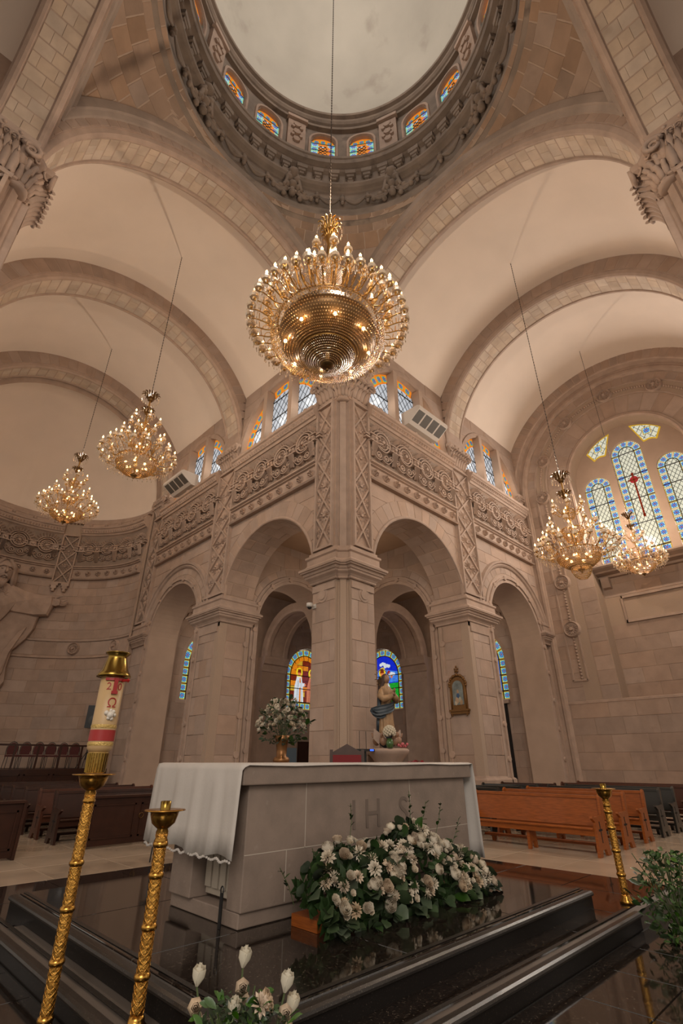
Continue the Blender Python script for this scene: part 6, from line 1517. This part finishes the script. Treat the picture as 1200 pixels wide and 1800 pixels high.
# ================================================================ STATUE AND FURNISHINGS BY THE CORNER PIER
M['robe'] = mat('painted_tan_robe', (.26, .155, .075), .6, bump=.4, bscale=14, var=.3, vscale=6, dist=.02); M['mantle'] = mat('dark_blue_mantle', (.025, .035, .045), .5, bump=.4, bscale=12, var=.4, vscale=6); M['pinkp'] = mat('pink_petals', (.45, .10, .11), .6)
M['skin'] = mat('painted_skin', (.24, .13, .075), .5); M['hair'] = mat('brown_painted_hair', (.05, .025, .015), .6)
SX, SY, SZ = .98, -.52, .27
SA = math.atan2(EYE[1] - SY, EYE[0] - SX) + .75
cb = tag(empty('stone_console', (SX, SY, 0)), 'pale stone bowl-shaped console carrying the painted statue', 'console')
s = MB(); s.lathe([(0, Z1), (.34, Z1), (.34, Z1 + .12), (.2, Z1 + .2), (.19, -.35), (.24, -.30), (.26, -.1), (.30, -.05), (.38, .06), (.46, .14), (.50, .20), (.50, .24), (.46, SZ), (0, SZ)], 28); s.build('bowl', M['carved'], cb, True)
stt = tag(empty('statue', (SX, SY, SZ + .004), SA - PI / 2), 'painted statue of a robed woman with praying hands and a spiky metal halo', 'statue')
def body_loft(levels, n=22, folds=0, famp=0.0):
    s = MB(); vs = []
    for li, (z, cx, cy, rx, ry) in enumerate(levels):
        for i in range(n):
            a = 2 * PI * i / n; f_ = 1 + famp * sin(folds * a + z * 3) * (1 if li < len(levels) - 2 else .3); vs.append((cx + rx * f_ * cos(a), cy + ry * f_ * sin(a), z))
    k = len(levels); s.add(vs, [(j * n + i, j * n + (i + 1) % n, (j + 1) * n + (i + 1) % n, (j + 1) * n + i) for j in range(k - 1) for i in range(n)] + [tuple(range(n - 1, -1, -1)), tuple((k - 1) * n + i for i in range(n))]); return s
# figure local: faces -y? it faces +y turned by SA; x right, z up
rb = body_loft([(.30, 0, 0, .19, .15), (.36, 0, .0, .20, .16), (.6, .01, 0, .175, .14), (.85, .0, 0, .16, .125), (1.0, -.01, 0, .135, .11), (1.12, -.01, 0, .14, .115), (1.24, -.01, 0, .17, .12), (1.33, -.01, 0, .18, .11), (1.39, 0, 0, .12, .08), (1.42, 0, .01, .055, .05), (1.48, 0, .02, .045, .045)], 66, 11, .10)
rb.build('robe', M['robe'], stt, True)
hd = MB(); hv = []; n, k = 18, 12
for j in range(k + 1):
    for i in range(n):
        th = PI * j / k; ph = 2 * PI * i / n; x = sin(th) * cos(ph); y = sin(th) * sin(ph); z = cos(th)
        b_2 = (.16 * math.exp(-((x / .2) ** 2 + ((z + .08) / .25) ** 2)) - .08 * math.exp(-(((abs(x) - .35) / .15) ** 2 + ((z - .08) / .1) ** 2))) if y > 0 else 0
        hv.append((.078 * x, .03 + .09 * (y + b_2), 1.58 + .108 * z))
hd.add(hv, [(j * n + i, j * n + (i + 1) % n, (j + 1) * n + (i + 1) % n, (j + 1) * n + i) for j in range(k) for i in range(n)]); fixn(hd.build('head', M['skin'], stt, True))
s = body_loft([(1.10, 0, -.10, .09, .04), (1.25, 0, -.11, .13, .06), (1.4, 0, -.08, .12, .07), (1.5, 0, -.03, .10, .08), (1.6, 0, -.012, .098, .095), (1.68, 0, -.01, .07, .075), (1.71, 0, -.0, .03, .03)], 16, 5, .05); s.build('hair', M['hair'], stt, True)
for sg in (-1, 1):
    s = MB(); s.tube([(sg * .16, 0, 1.30), (sg * .23, .05, 1.16), (sg * .21, .14, 1.08), (sg * .10, .24, 1.13), (sg * .04, .27, 1.18)], [.065, .085, .09, .07, .05], 10); s.build('sleeve', M['robe'], stt, True)
    s = MB(); s.tube([(sg * .035, .27, 1.17), (sg * .018, .30, 1.24)], [.026, .024], 8)
    for q in range(4): s.tube([(sg * .014, .30 + .012 * (q - 1.5), 1.24), (sg * .010, .31 + .014 * (q - 1.5), 1.30 - .006 * abs(q - 1.5)), (sg * .006, .315 + .014 * (q - 1.5), 1.34 - .012 * abs(q - 1.6))], [.0095, .009, .006], 5)
    s.tube([(sg * .02, .285, 1.22), (sg * .012, .27, 1.27), (sg * .006, .272, 1.30)], [.010, .009, .006], 5); s.build('hand', M['skin'], stt, True)
def ribbon(pts, w, nm, m, th=.018):
    """draped cloth band: pts [(x, y, z)], w widths, with rippled cross-section"""
    vs = []; n = len(pts); K = 6
    P = [Vector(p) for p in pts]
    for i, p in enumerate(P):
        t = (P[min(i + 1, n - 1)] - P[max(i - 1, 0)]).normalized(); out = Vector((p.x, p.y, 0)).normalized(); u = t.cross(out)
        u = u.normalized() if u.length > .01 else Vector((0, 0, 1)); out = u.cross(t)
        for j in range(K + 1): vs.append(p + u * w[i] * (j / K - .5) + out * .018 * cos(j * PI))
    o = mesh(nm, vs, [(i * (K + 1) + j, i * (K + 1) + j + 1, (i + 1) * (K + 1) + j + 1, (i + 1) * (K + 1) + j) for i in range(n - 1) for j in range(K)], M[m], stt, True)
    sd = o.modifiers.new('s', 'SOLIDIFY'); sd.thickness = th; sb = o.modifiers.new('d', 'SUBSURF'); sb.levels = 1; sb.render_levels = 1; return o
ribbon([(-.20, -.02, 1.24), (-.20, .10, 1.06), (-.10, .18, .94), (.06, .20, .88), (.20, .12, .84), (.34, .0, .80), (.48, -.05, .84)], [.10, .17, .20, .20, .22, .24, .10], 'mantle_sash', 'mantle')
ribbon([(.46, -.05, .86), (.38, -.03, .74), (.24, .02, .70), (.14, .12, .74)], [.08, .16, .16, .08], 'mantle_fold', 'mantle')
cp = body_loft([(.34, .02, -.13, .20, .07), (.6, .02, -.13, .19, .07), (.9, .01, -.12, .17, .07), (1.1, 0, -.11, .17, .06), (1.28, 0, -.09, .18, .06), (1.36, 0, -.06, .12, .05)], 20, 7, .10); cp.build('cape', M['mantle'], stt, True)
s = MB(); s.tube([(.20 * cos(2 * PI * k / 28), -.09, 1.62 + .20 * sin(2 * PI * k / 28)) for k in range(28)], .007, 5, closed=True)
for k in range(26):
    a = 2 * PI * k / 26; l = .27 if k % 2 else .24; s.tube([(.2 * cos(a), -.09, 1.62 + .2 * sin(a)), (l * cos(a), -.09, 1.62 + l * sin(a))], [.009, .004], 4); 
    if k % 2: s.ball((l * cos(a), -.09, 1.62 + l * sin(a)), .013, 5, 3)
s.build('halo', M['dbrass'], stt)
s = MB(); s.ball((0, 0, .17), .23, 14, 8, sz=.75); s.build('cloud_base', M['mantle'], stt, True)
for (x, y, c_) in ((-.2, .12, 'skin'), (.22, .1, 'skin'), (.02, .24, 'skin'), (.2, -.14, 'skin')):
    s = MB(); s.ball((x, y, .30), .065, 9, 6); s.ball((x * 1.1, y * 1.1, .16), .09, 9, 6, sz=1.2); s.tube([(x, y, .2), (x * 1.5, y * 1.4, .25), (x * 1.5, y * 1.6, .33)], [.03, .025, .02], 6); s.build('cherub', M[c_], stt, True)
s = MB()
for sg in (-1, 1): s.add([(sg * .2, .05, .28), (sg * .42, .0, .42), (sg * .45, .0, .2), (sg * .3, .02, .08)], [(0, 1, 2, 3)])
q = s.build('wing', M['carved'], stt); q.modifiers.new('s', 'SOLIDIFY').thickness = .02
sf = tag(empty('altar_flowers', (SX - .30, SY - .32, SZ + .002)), 'round head of white flowers in a green vase at the feet of the statue', 'flowers')
s = MB(); s.lathe([(0, 0), (.07, 0), (.09, .1), (.06, .2), (.05, .2), (0, .1)], 14); s.build('vase', mat('green_glass', (.05, .10, .03), .15), sf, True)
s = MB()
for k in range(60):
    ph = k * 2.4; th = math.acos(1 - k / 60 * 1.5); s.ball((.13 * sin(th) * cos(ph), .13 * sin(th) * sin(ph), .33 + .13 * cos(th)), .034, 6, 4)
s.build('flower_head', mat('cream_florets', (.44, .38, .28), .7), sf, True)
pk = tag(empty('pink_flowers', (SX + .12, SY - .36, SZ)), 'small pink and red flowers lying at the feet of the statue', 'flowers')
for k in range(9):
    s = MB(); s.ball((.1 * cos(k * 1.3), .06 * sin(k * 2.1), .05 + .02 * (k % 3)), .035, 7, 4); s.build('flower', M['pinkp'], pk, True)
# thin black oddments by the altar
hk = tag(empty('metal_strap', (-5.80, -4.26, Z2)), 'thin black metal strap standing at the near corner of the altar', 'strap'); s = MB(); s.box((-.006, -.02, 0), (.006, .02, .26)); s.build('bar', M['blackmetal'], hk)
s = MB(); s.tube([(0, .022 * cos(2 * PI * k / 12), .28 + .03 * sin(2 * PI * k / 12)) for k in range(12)], .006, 5, closed=True); s.build('ring', M['blackmetal'], hk)
fs_ = tag(empty('folding_stand', (-4.25, .25, Z1)), 'thin black folding legs showing below the altar cloth', 'stand')
for k in (-1, 1): s = MB(); s.tube([(0, .05 * k, 0), (.02, -.03 * k, .85)], .011, 6); s.tube([(.14, .05 * k, 0), (.12, -.03 * k, .85)], .011, 6); s.build('leg', M['blackmetal'], fs_)
s = MB(); s.box((-.04, -.12, .85), (.18, .12, .88)); s.build('top', M['blackmetal'], fs_)
# small votive lamp rack with a blue light
vr = tag(empty('votive_rack', (.20, -.50, .20), 0), 'small black rack with a blue light beside the statue', 'rack')
s = MB(); s.box((-.22, -.1, 0), (.22, .1, .05)); s.build('tray', M['blackmetal'], vr)
for x in (-.18, .04): s = MB(); s.tube([(x, 0, .05), (x, 0, .42)], .006, 5); s.build('rod', M['blackmetal'], vr)
M['bluelight'] = mat('blue_led', (.02, .05, .6), .4, emit=(.03, .12, 1.0), estr=.6); s = MB(); s.box((.06, -.105, .01), (.18, -.1, .045)); s.build('blue_light', M['bluelight'], vr)
s = MB(); s.tube([(0, 0, -1.7), (0, 0, 0)], .03, 8); s.lathe([(.2, -1.7), (.2, -1.67), (.03, -1.65)], 16); s.build('stand', M['blackmetal'], vr)
# celebrant's chair
M['chairwood'] = mat('dark_chair_wood', (.045, .018, .009), .5, var=.2, vscale=6)
M['redplush'] = mat('red_plush', (.16, .008, .010), .8)
chr_ = tag(empty('throne_chair', (-1.52, -1.63, Z1), math.radians(-45)), 'tall wooden chair with gabled back and red upholstery behind the altar', 'chair')
def cb_(nm, a, b, m='chairwood'): s = MB(); s.box(a, b); return s.build(nm, M[m], chr_)
for x in (-.33, .27): cb_('back_post', (x, 0, 0), (x + .06, .06, 1.70))
s = MB(); s.add([(x, y, z) for y in (.01, .05) for x, z in ((-.27, 1.61), (.27, 1.61), (.27, 1.66), (0, 1.80), (-.27, 1.66))], [(0, 1, 2, 3, 4), (9, 8, 7, 6, 5)] + [(i, (i + 1) % 5, 5 + (i + 1) % 5, 5 + i) for i in range(5)]); fixn(s.build('gable', M['chairwood'], chr_))
cb_('back_cushion', (-.27, -.01, .55), (.27, .05, 1.609), 'redplush'); cb_('seat_cushion', (-.30, -.55, .42), (.30, -.01, .52), 'redplush'); cb_('seat_frame', (-.33, -.58, .34), (.33, 0, .419))
for x in (-.33, .27): cb_('front_leg', (x, -.58, 0), (x + .06, -.52, .70)); cb_('armrest', (x, -.58, .70), (x + .06, 0, .75))
# ================================================================ FLOWERS
M['petal'] = mat('white_petals', (.60, .52, .40), .7, var=.12, vscale=20, rand=.12); M['petal2'] = mat('wilting_cream_petals', (.50, .38, .26), .75, var=.2, vscale=20, rand=.2)
M['leaf'] = mat('eucalyptus_leaf', (.050, .075, .035), .5, rand=.4, var=.2, vscale=12); M['leafd'] = mat('dark_green_leaf', (.022, .048, .012), .45, rand=.4); M['leafb'] = mat('fresh_green_leaf', (.045, .11, .018), .4, rand=.3); M['stem'] = mat('green_stem', (.05, .075, .02), .6)
def fmesh(s, nm, m): o = s.build(nm, M[m], None, True); me = o.data; bpy.data.objects.remove(o); return me
def rose(r, rows=4, nper=5, nm='petal', open_=1.0):
    s = MB()
    for j in range(rows):
        rr = r * (.25 + .75 * j / (rows - 1)); h = r * (1.25 - .35 * j / rows)
        for i in range(nper):
            a = 2 * PI * (i + .5 * (j % 2)) / nper; w = 2 * PI / nper * .62
            P = []
            for t, ra, z in ((0, .2, 0), (.5, .85, h * .5), (1, 1.0 * open_, h)):
                for q in (-1, 0, 1): P.append((rr * ra * cos(a + w * q * (.6 + .4 * t)), rr * ra * sin(a + w * q * (.6 + .4 * t)), z - (.12 * r * abs(q) if t == 1 else 0)))
            s.add(P, [(0, 1, 4, 3), (1, 2, 5, 4), (3, 4, 7, 6), (4, 5, 8, 7)])
    return s
def mum(r, n=34):
    s = MB()
    for i in range(n):
        ph = i * 2.4; th = math.acos(1 - i / n * 1.15); d = Vector((sin(th) * cos(ph), sin(th) * sin(ph), cos(th))); t = d.orthogonal().normalized() * r * .16
        b = d * r * .25; e = d * r + Vector((0, 0, -.1 * r)); m = d * r * .7
        s.add([b, m + t, e, m - t], [(0, 1, 2, 3)])
    return s
def leafm(l, w, cup=.15, nm='leaf', m='leaf', rnd=False):
    s = MB(); P = [(0, 0, 0)]
    for t, ww in ((.25, .7 if not rnd else .85), (.55, 1.0), (.8, .7)): P += [(-w * ww, l * t, w * cup), (0, l * t, -w * cup * .5), (w * ww, l * t, w * cup)]
    P.append((0, l, -.1 * l)); s.add(P, [(0, 2, 1), (0, 3, 2), (1, 2, 5, 4), (2, 3, 6, 5), (4, 5, 8, 7), (5, 6, 9, 8), (7, 8, 10), (8, 9, 10)]); return fmesh(s, nm, m)
FR1 = fmesh(rose(.042), 'flower', 'petal'); FR2 = fmesh(rose(.05, open_=.75), 'flower', 'petal'); FR3 = fmesh(mum(.055), 'flower', 'petal'); FR4 = fmesh(mum(.048), 'flower', 'petal2'); FR5 = fmesh(rose(.028, 3, 4), 'flower', 'petal'); FR6 = fmesh(rose(.045, 4, 5), 'flower', 'petal2')
LF1 = leafm(.085, .042, rnd=True); LF2 = leafm(.10, .03, m='leafd'); LF3 = leafm(.085, .019, m='leafb'); LF4 = leafm(.06, .014, m='leafd')
def aim(o, loc, d, roll=0.0, up='Z'):
    d = Vector(d).normalized(); q = d.to_track_quat(up, 'Y' if up == 'Z' else 'Z'); o.location = loc; o.rotation_mode = 'QUATERNION'; from mathutils import Quaternion; o.rotation_quaternion = q @ Quaternion((0, 0, 1) if up == 'Z' else (0, 1, 0), roll)
def put(parent, me, nm, loc, d, roll=None, up='Z', sc=1.0):
    o = bpy.data.objects.new(nm, me); link(o, parent); aim(o, loc, d, random.uniform(0, 6) if roll is None else roll, up); o.scale = (sc,) * 3; return o
# mound of white flowers against the altar front
rnd = random.Random(11)
mb_ = tag(empty('flower_arrangement', (-4.05, -4.88, Z2)), 'wide mound of white roses and chrysanthemums with eucalyptus against the altar', 'flowers')
s = MB(); s.box((-1.22, -.10, 0), (.9, .25, .09)); s.build('wooden_tray', M['pine'], mb_)
def mound(t, f):      # t -1..1 along, f 0..1 from front-bottom to back-top
    h = .66 * (1 - abs(t) ** 2.6 * .55) * (.86 + .14 * sin(t * 7)) ; a = f * PI / 2
    return Vector((t * 1.30, -.50 * cos(a) + .14, .02 + h * sin(a))), Vector((t * .5, -cos(a) - .3, sin(a) * .9 + .25))
for i in range(165):
    t, f_ = rnd.uniform(-.93, .95), rnd.uniform(.12, .98); p, d = mound(t, f_); d += Vector((rnd.uniform(-.4, .4), rnd.uniform(-.3, .2), rnd.uniform(-.2, .3)))
    put(mb_, rnd.choice([FR1, FR2, FR3, FR3, FR4, FR5, FR6, FR5, FR4]), 'flower', p + d.normalized() * .05, d, sc=rnd.uniform(1.05, 1.5))
for i in range(300):
    t, f_ = rnd.uniform(-1.0, 1.0), rnd.random() ** 1.2; p, d = mound(t, f_); d += Vector((rnd.uniform(-1, 1), rnd.uniform(-.8, .4), rnd.uniform(-1.2, .3)))
    put(mb_, rnd.choice([LF1, LF1, LF1, LF2]), 'leaf', p + Vector((0, rnd.uniform(-.02, .08), 0)), d, rnd.uniform(-1, 1), 'Y', rnd.uniform(1.1, 1.9))
s = MB()
for i in range(1100):
    t, f_ = rnd.uniform(-.98, .98), rnd.random(); p, d = mound(t, f_); p += Vector((0, rnd.uniform(.05, .12), rnd.uniform(-.06, 0))); a = rnd.uniform(0, 6); w = .07
    u = Vector((cos(a), .2, sin(a))) * w; v = Vector((-sin(a), .2, cos(a))) * w * .5; s.add([p - u, p - v, p + u, p + v], [(0, 1, 2, 3)])
tag(s.build('inner_foliage', M['leafd'], mb_), kind='stuff')
for (t, z, l) in ((-.5, .8, .3), (.25, .82, .36), (.62, .7, .34), (.85, .55, .3), (-.85, .5, .26), (.4, .8, .26), (-1.05, .35, .3)):
    b0 = Vector((t * 1.3, .05, z - .15)); e = b0 + Vector((t * .15 + rnd.uniform(-.08, .08), -.05, l)); s = MB(); s.tube([b0, (b0 + e) / 2 + Vector((.02, 0, 0)), e], .004, 4); sp_ = s.build('sprig', M['stem'], mb_)
    for k in range(7): put(sp_, LF4 if k % 2 else LF2, 'leaf', b0 + (e - b0) * (.3 + .1 * k), (rnd.uniform(-1, 1), -.5, rnd.uniform(-.2, 1)), 0, 'Y', .7)
def bush(nm, lab, loc, rad, h, nl, nf, leafs, flowers, seed, cat='flowers', zb=.0, ls=1.0):
    r = tag(empty(nm, loc), lab, cat); q = random.Random(seed); stems = MB(); s2 = MB()
    for i in range(26):
        a = q.uniform(0, 2 * PI); e = Vector((rad * .9 * cos(a) * q.random(), rad * .9 * sin(a) * q.random(), zb + h * q.uniform(.5, 1))); stems.tube([(0, 0, zb), e * .5 + Vector((0, 0, h * .1)), e], .005, 4)
    tag(stems.build('stems', M['stem'], r), kind='stuff')
    for i in range(nl * 3):
        a = q.uniform(0, 2 * PI); t = q.random(); rr = rad * sqrt(q.random()) * (.45 + .55 * sin(PI * min(1, t * 1.1))); p = Vector((rr * cos(a), rr * sin(a), zb + h * t)); d = Vector((cos(a), sin(a), q.uniform(-.5, 1)))
        if i < nl: put(r, q.choice(leafs), 'leaf', p, d + Vector((q.uniform(-.6, .6), q.uniform(-.6, .6), 0)), q.uniform(-1, 1), 'Y', q.uniform(.8, 1.4) * ls)
        else:
            u = Vector((q.uniform(-1, 1), q.uniform(-1, 1), q.uniform(-1, 1))).normalized() * .04 * ls; v = u.orthogonal().normalized() * .014 * ls; s2.add([p - u, p - v, p + u, p + v], [(0, 1, 2, 3)])
    tag(s2.build('fine_foliage', leafs and M['leafd'], r), kind='stuff')
    for i in range(nf):
        a = q.uniform(0, 2 * PI); t = q.uniform(.3, 1); rr = rad * (.5 + .5 * q.random()) * (.45 + .55 * sin(PI * min(1, t * 1.1))); p = Vector((rr * cos(a), rr * sin(a), zb + h * t)); put(r, q.choice(flowers), 'flower', p, (cos(a), sin(a), .5), sc=q.uniform(.9, 1.3))
    return r
bush('flower_bush', 'leafy green floor arrangement with cream flowers at the right end of the steps', (-1.84, -6.86, Z0), .40, .78, 240, 10, [LF3, LF4, LF2], [FR3, FR6, FR3], 5)
bb = bush('flower_bush', 'leafy floor arrangement with tall white gladioli at the bottom of the picture', (-6.86, -6.14, Z1), .34, .36, 240, 5, [LF3, LF4, LF3], [FR6, FR4], 8, ls=.72)
M['glad'] = mat('white_gladiolus', (.66, .60, .47), .6, rand=.1)
GP = fmesh(rose(.036, 3, 4, open_=.9).xf(lambda x, y, z: (x, y, z * 2.1)), 'blossom', 'glad'); GP2 = fmesh(rose(.045, 3, 3, open_=.5), 'blossom', 'petal2')
for (dx, dy, h, lean) in ((-.10, .30, .37, -.02), (.12, .18, .43, .05), (.26, -.04, .34, .10), (-.02, .05, .27, .0), (.34, .0, .22, .14)):
    s = MB(); P = [Vector((dx * .3, dy * .3, 0)), Vector((dx * .8, dy * .8, h * .5)), Vector((dx, dy, h))]; s.tube(P, [.009, .008, .005], 6); st_ = s.build('gladiolus_stem', M['stem'], bb, True)
    put(st_, GP, 'blossom', P[2], (lean, -.2, 1), sc=1.15); put(st_, GP2, 'blossom', P[2] - Vector((0, 0, .08)), (-.4, -.8, .1), sc=1.1); put(st_, GP2, 'blossom', P[2] - Vector((0, 0, .13)), (.6, -.5, .0), sc=.9)
M['bronze'] = mat('dull_bronze', (.22, .10, .035), .4, .7)
vz = tag(empty('vase_stand', (-2.15, -.42, Z1)), 'plain stone pedestal hidden behind the altar under the vase', 'pedestal'); s = MB(); s.box((-.2, -.2, 0), (.2, .2, 1.40)); s.build('shaft', M['carved'], vz); s = MB(); s.box((-.25, -.25, 1.40), (.25, .25, 1.46)); s.build('top', M['carved'], vz)
va = tag(empty('vase', (-2.15, -.42, -.04)), 'bronze vase holding the big bouquet of white flowers behind the altar', 'vase'); s = MB(); s.lathe([(0, 0), (.14, .0), (.17, .05), (.15, .10), (.10, .13), (.105, .25), (.13, .42), (.16, .50), (.15, .50), (.0, .4)], 24); s.build('body', M['bronze'], va, True)
bush('bouquet', 'big airy bouquet of white flowers in the bronze vase behind the altar', (-2.15, -.42, .42), .56, .85, 200, 110, [LF4, LF2], [FR5, FR1, FR3], 21, zb=-.12, ls=1.2)
# poinsettia far behind the altar
pz = tag(empty('flower_stand', (1.9, -.55, Z1)), 'small stone ledge with red flowers right of the statue', 'pedestal'); s = MB(); s.box((-.2, -.2, 0), (.2, .2, 1.36)); s.build('shaft', M['carved'], pz)
M['redpetal'] = mat('red_petals', (.30, .02, .03), .6, rand=.3); RP_ = fmesh(mum(.07), 'flower', 'redpetal')
rf = tag(empty('red_flowers', (1.9, -.55, -.14)), 'low bunch of red flowers peeping over the altar', 'flowers')
for k in range(14): put(rf, RP_, 'flower', (random.uniform(-.16, .16), random.uniform(-.15, .15), random.uniform(.03, .12)), (random.uniform(-.5, .5), random.uniform(-.5, .5), 1))
# gilt-framed painting on the pier reveal
pg = tag(empty('framed_painting', (6.07, -.0, 2.02)), 'small arched painting in a gilt baroque frame with a cross finial', 'painting')
pg.rotation_euler = (0, 0, -PI / 2); pg.location = (6.06, .62, 2.02)
M['gilt'] = mat('dark_gilt_wood', (.16, .075, .02), .45, .5, bump=.5, bscale=30)
def arch_pts(w, h0, h1, n=12): return [(-w, h0), (w, h0), (w, h1)] + [(w * cos(PI * k / n), h1 + w * sin(PI * k / n)) for k in range(1, n)] + [(-w, h1)]
def extr(parent, nm, pts, y0, y1, m):
    n = len(pts); return fixn(mesh(nm, [(x, y, z) for y in (y0, y1) for x, z in pts], [tuple(range(n)), tuple(range(2 * n - 1, n - 1, -1))] + [(i, (i + 1) % n, n + (i + 1) % n, n + i) for i in range(n)], m, parent))
fb = extr(pg, 'frame', arch_pts(.30, -.52, .22), -.07, -.0, M['gilt'])
extr(pg, 'canvas', arch_pts(.20, -.36, .20), -.085, -.071, mat('painting_sky', (.14, .16, .15), .5, var=.4, vscale=5))
for (x, z, r, c) in ((-.05, -.22, .07, (.35, .24, .15)), (.06, -.2, .06, (.3, .28, .2)), (0, -.08, .06, (.03, .07, .15)), (.1, -.28, .06, (.28, .18, .1)), (-.1, -.3, .05, (.4, .33, .24)), (.0, .05, .045, (.3, .2, .12))):
    s = MB(); s.lathe([(0, 0), (r, .0), (0, .006)], 9); q = s.build('painted_figure', mat('paint', c, .6), pg); q.location = (x, -.086, z); q.rotation_euler = (PI / 2, 0, 0); q.scale = (1, 1.5, 1)
s = MB(); s.box((-.36, -.14, -.56), (.36, 0, -.50)); s.box((-.33, -.11, -.64), (.33, 0, -.56)); s.build('base_shelf', M['gilt'], pg)
for x in (-.28, .28): s = MB(); s.tube([(x, -.08, -.5), (x, -.08, .2)], .025, 8); s.ball((x, -.08, -.67), .035, 6, 4); s.build('colonnette', M['gilt'], pg, True)
s = MB()
for k in range(15): a = PI * k / 14; s.ball((.32 * cos(a), -.06, .24 + .34 * sin(a)), .045 + .012 * (k % 2), 6, 4)
s.tube([(0, -.05, .58), (0, -.05, .86)], .014, 5)
for (x, z) in ((0, .72), (-.06, .78), (.06, .78), (0, .86), (-.05, .7), (.05, .7)): s.ball((x, -.05, z), .035, 6, 4)
s.build('crest', M['gilt'], pg, True)
# security camera on the corner pier
sc_ = tag(empty('security_camera', (-.0, 1.12, 3.86)), 'small white dome security camera on the corner pier', 'camera'); M['whiteplastic'] = mat('white_plastic', (.5, .47, .43), .4)
s = MB(); s.box((-.04, -.07, -.06), (0.0, .07, .06)); s.tube([(-.04, 0, 0), (-.17, 0, .02)], .03, 8); s.build('bracket', M['whiteplastic'], sc_); s = MB(); s.lathe([(.085, .06), (.09, 0), (.085, -.05), (0, -.05)], 14, (-.2, 0, 0)); s.build('housing', M['whiteplastic'], sc_, True); s = MB(); s.ball((-.2, 0, -.05), .065, 12, 7); s.build('dome_lens', M['blackmetal'], sc_, True)
# air conditioners on the cornice
M['acwhite'] = mat('grey_white_casing', (.46, .40, .35), .5); M['grille'] = mat('dark_grille', (.07, .06, .05), .6)
def aircon(fn, u0, u1, z, lab):
    o = tag(empty('air_conditioner', fn((u0 + u1) / 2, z, .3)), lab, 'air conditioner'); e = Vector(o.location); f = lambda u, z_, d: tuple(Vector(fn(u, z_, d)) - e)
    pr = [(0, .0), (-.05, .45), (.0, .62), (.34, .62), (.55, .5), (.55, .1)]; pts = [(d, z + h) for h, d in ()]
    sec = [(-.18, .02), (.12, .02), (.66, .42), (.66, .54), (.55, .60), (-.18, .60)]; n = len(sec)
    fixn(mesh('casing', [f(u, z + h, .25 + d) for u in (u0, u1) for d, h in sec], [tuple(range(n)), tuple(range(2 * n - 1, n - 1, -1))] + [(i, (i + 1) % n, n + (i + 1) % n, n + i) for i in range(n)], M['acwhite'], o))
    for k in range(4):
        a, b = u0 + (u1 - u0) * (k + .08) / 4, u0 + (u1 - u0) * (k + .92) / 4
        fixn(mesh('grille', [f(a, z + .05, .41), f(b, z + .05, .41), f(b, z + .385, .865), f(a, z + .385, .865)], [(0, 1, 2, 3)], M['grille'], o))
    return o
aircon(FR, 3.0, 4.75, 10.97, 'grey air-conditioning unit on the right cornice below the window'); aircon(FL, 9.2, 10.9, 10.97, 'grey air-conditioning unit on the left cornice, second bay')
# doorways and notices in the chapels
d1 = struct(empty('door_1'), 'dark doorway in the right outer chapel wall'); s = MB(); s.box((XW - .08, 2.25, ZF), (XW - .02, 3.1, 2.25)); s.build('door_panel', M['slot'], d1)  # near-black panel paints the shade inside the doorway
s = MB(); s.box((XW - .14, 2.1, 2.25), (XW - .02, 3.3, 2.4)); s.build('lintel', M['carved'], d1)
d2 = struct(empty('door_2'), 'brown wooden door in the left outer chapel wall'); s = MB(); s.box((8.9, XW - .12, ZF), (10.4, XW - .02, .9)); s.build('door_panel', M['oak'], d2)
po = tag(empty('notice_panel', (8.45, XW - .1, -.6)), 'pale blue notice panel beside the brown door', 'panel'); s = MB(); s.box((-.32, -.03, -.6), (.32, 0, 1.2)); s.build('board', mat('pale_blue_board', (.16, .22, .27), .5), po); s = MB(); s.box((.02, -.035, -.4), (.28, -.03, .3)); s.build('sheet', M['whiteplastic'], po)
s = MB(); s.box((2.55, XW - .06, .9), (2.95, XW - .03, 1.5)); tag(s.build('paper_notice', mat('paper', (.45, .38, .28), .8)), 'white paper notice under the narrow left window', 'paper')
# small black cross stand leaning beside the altar
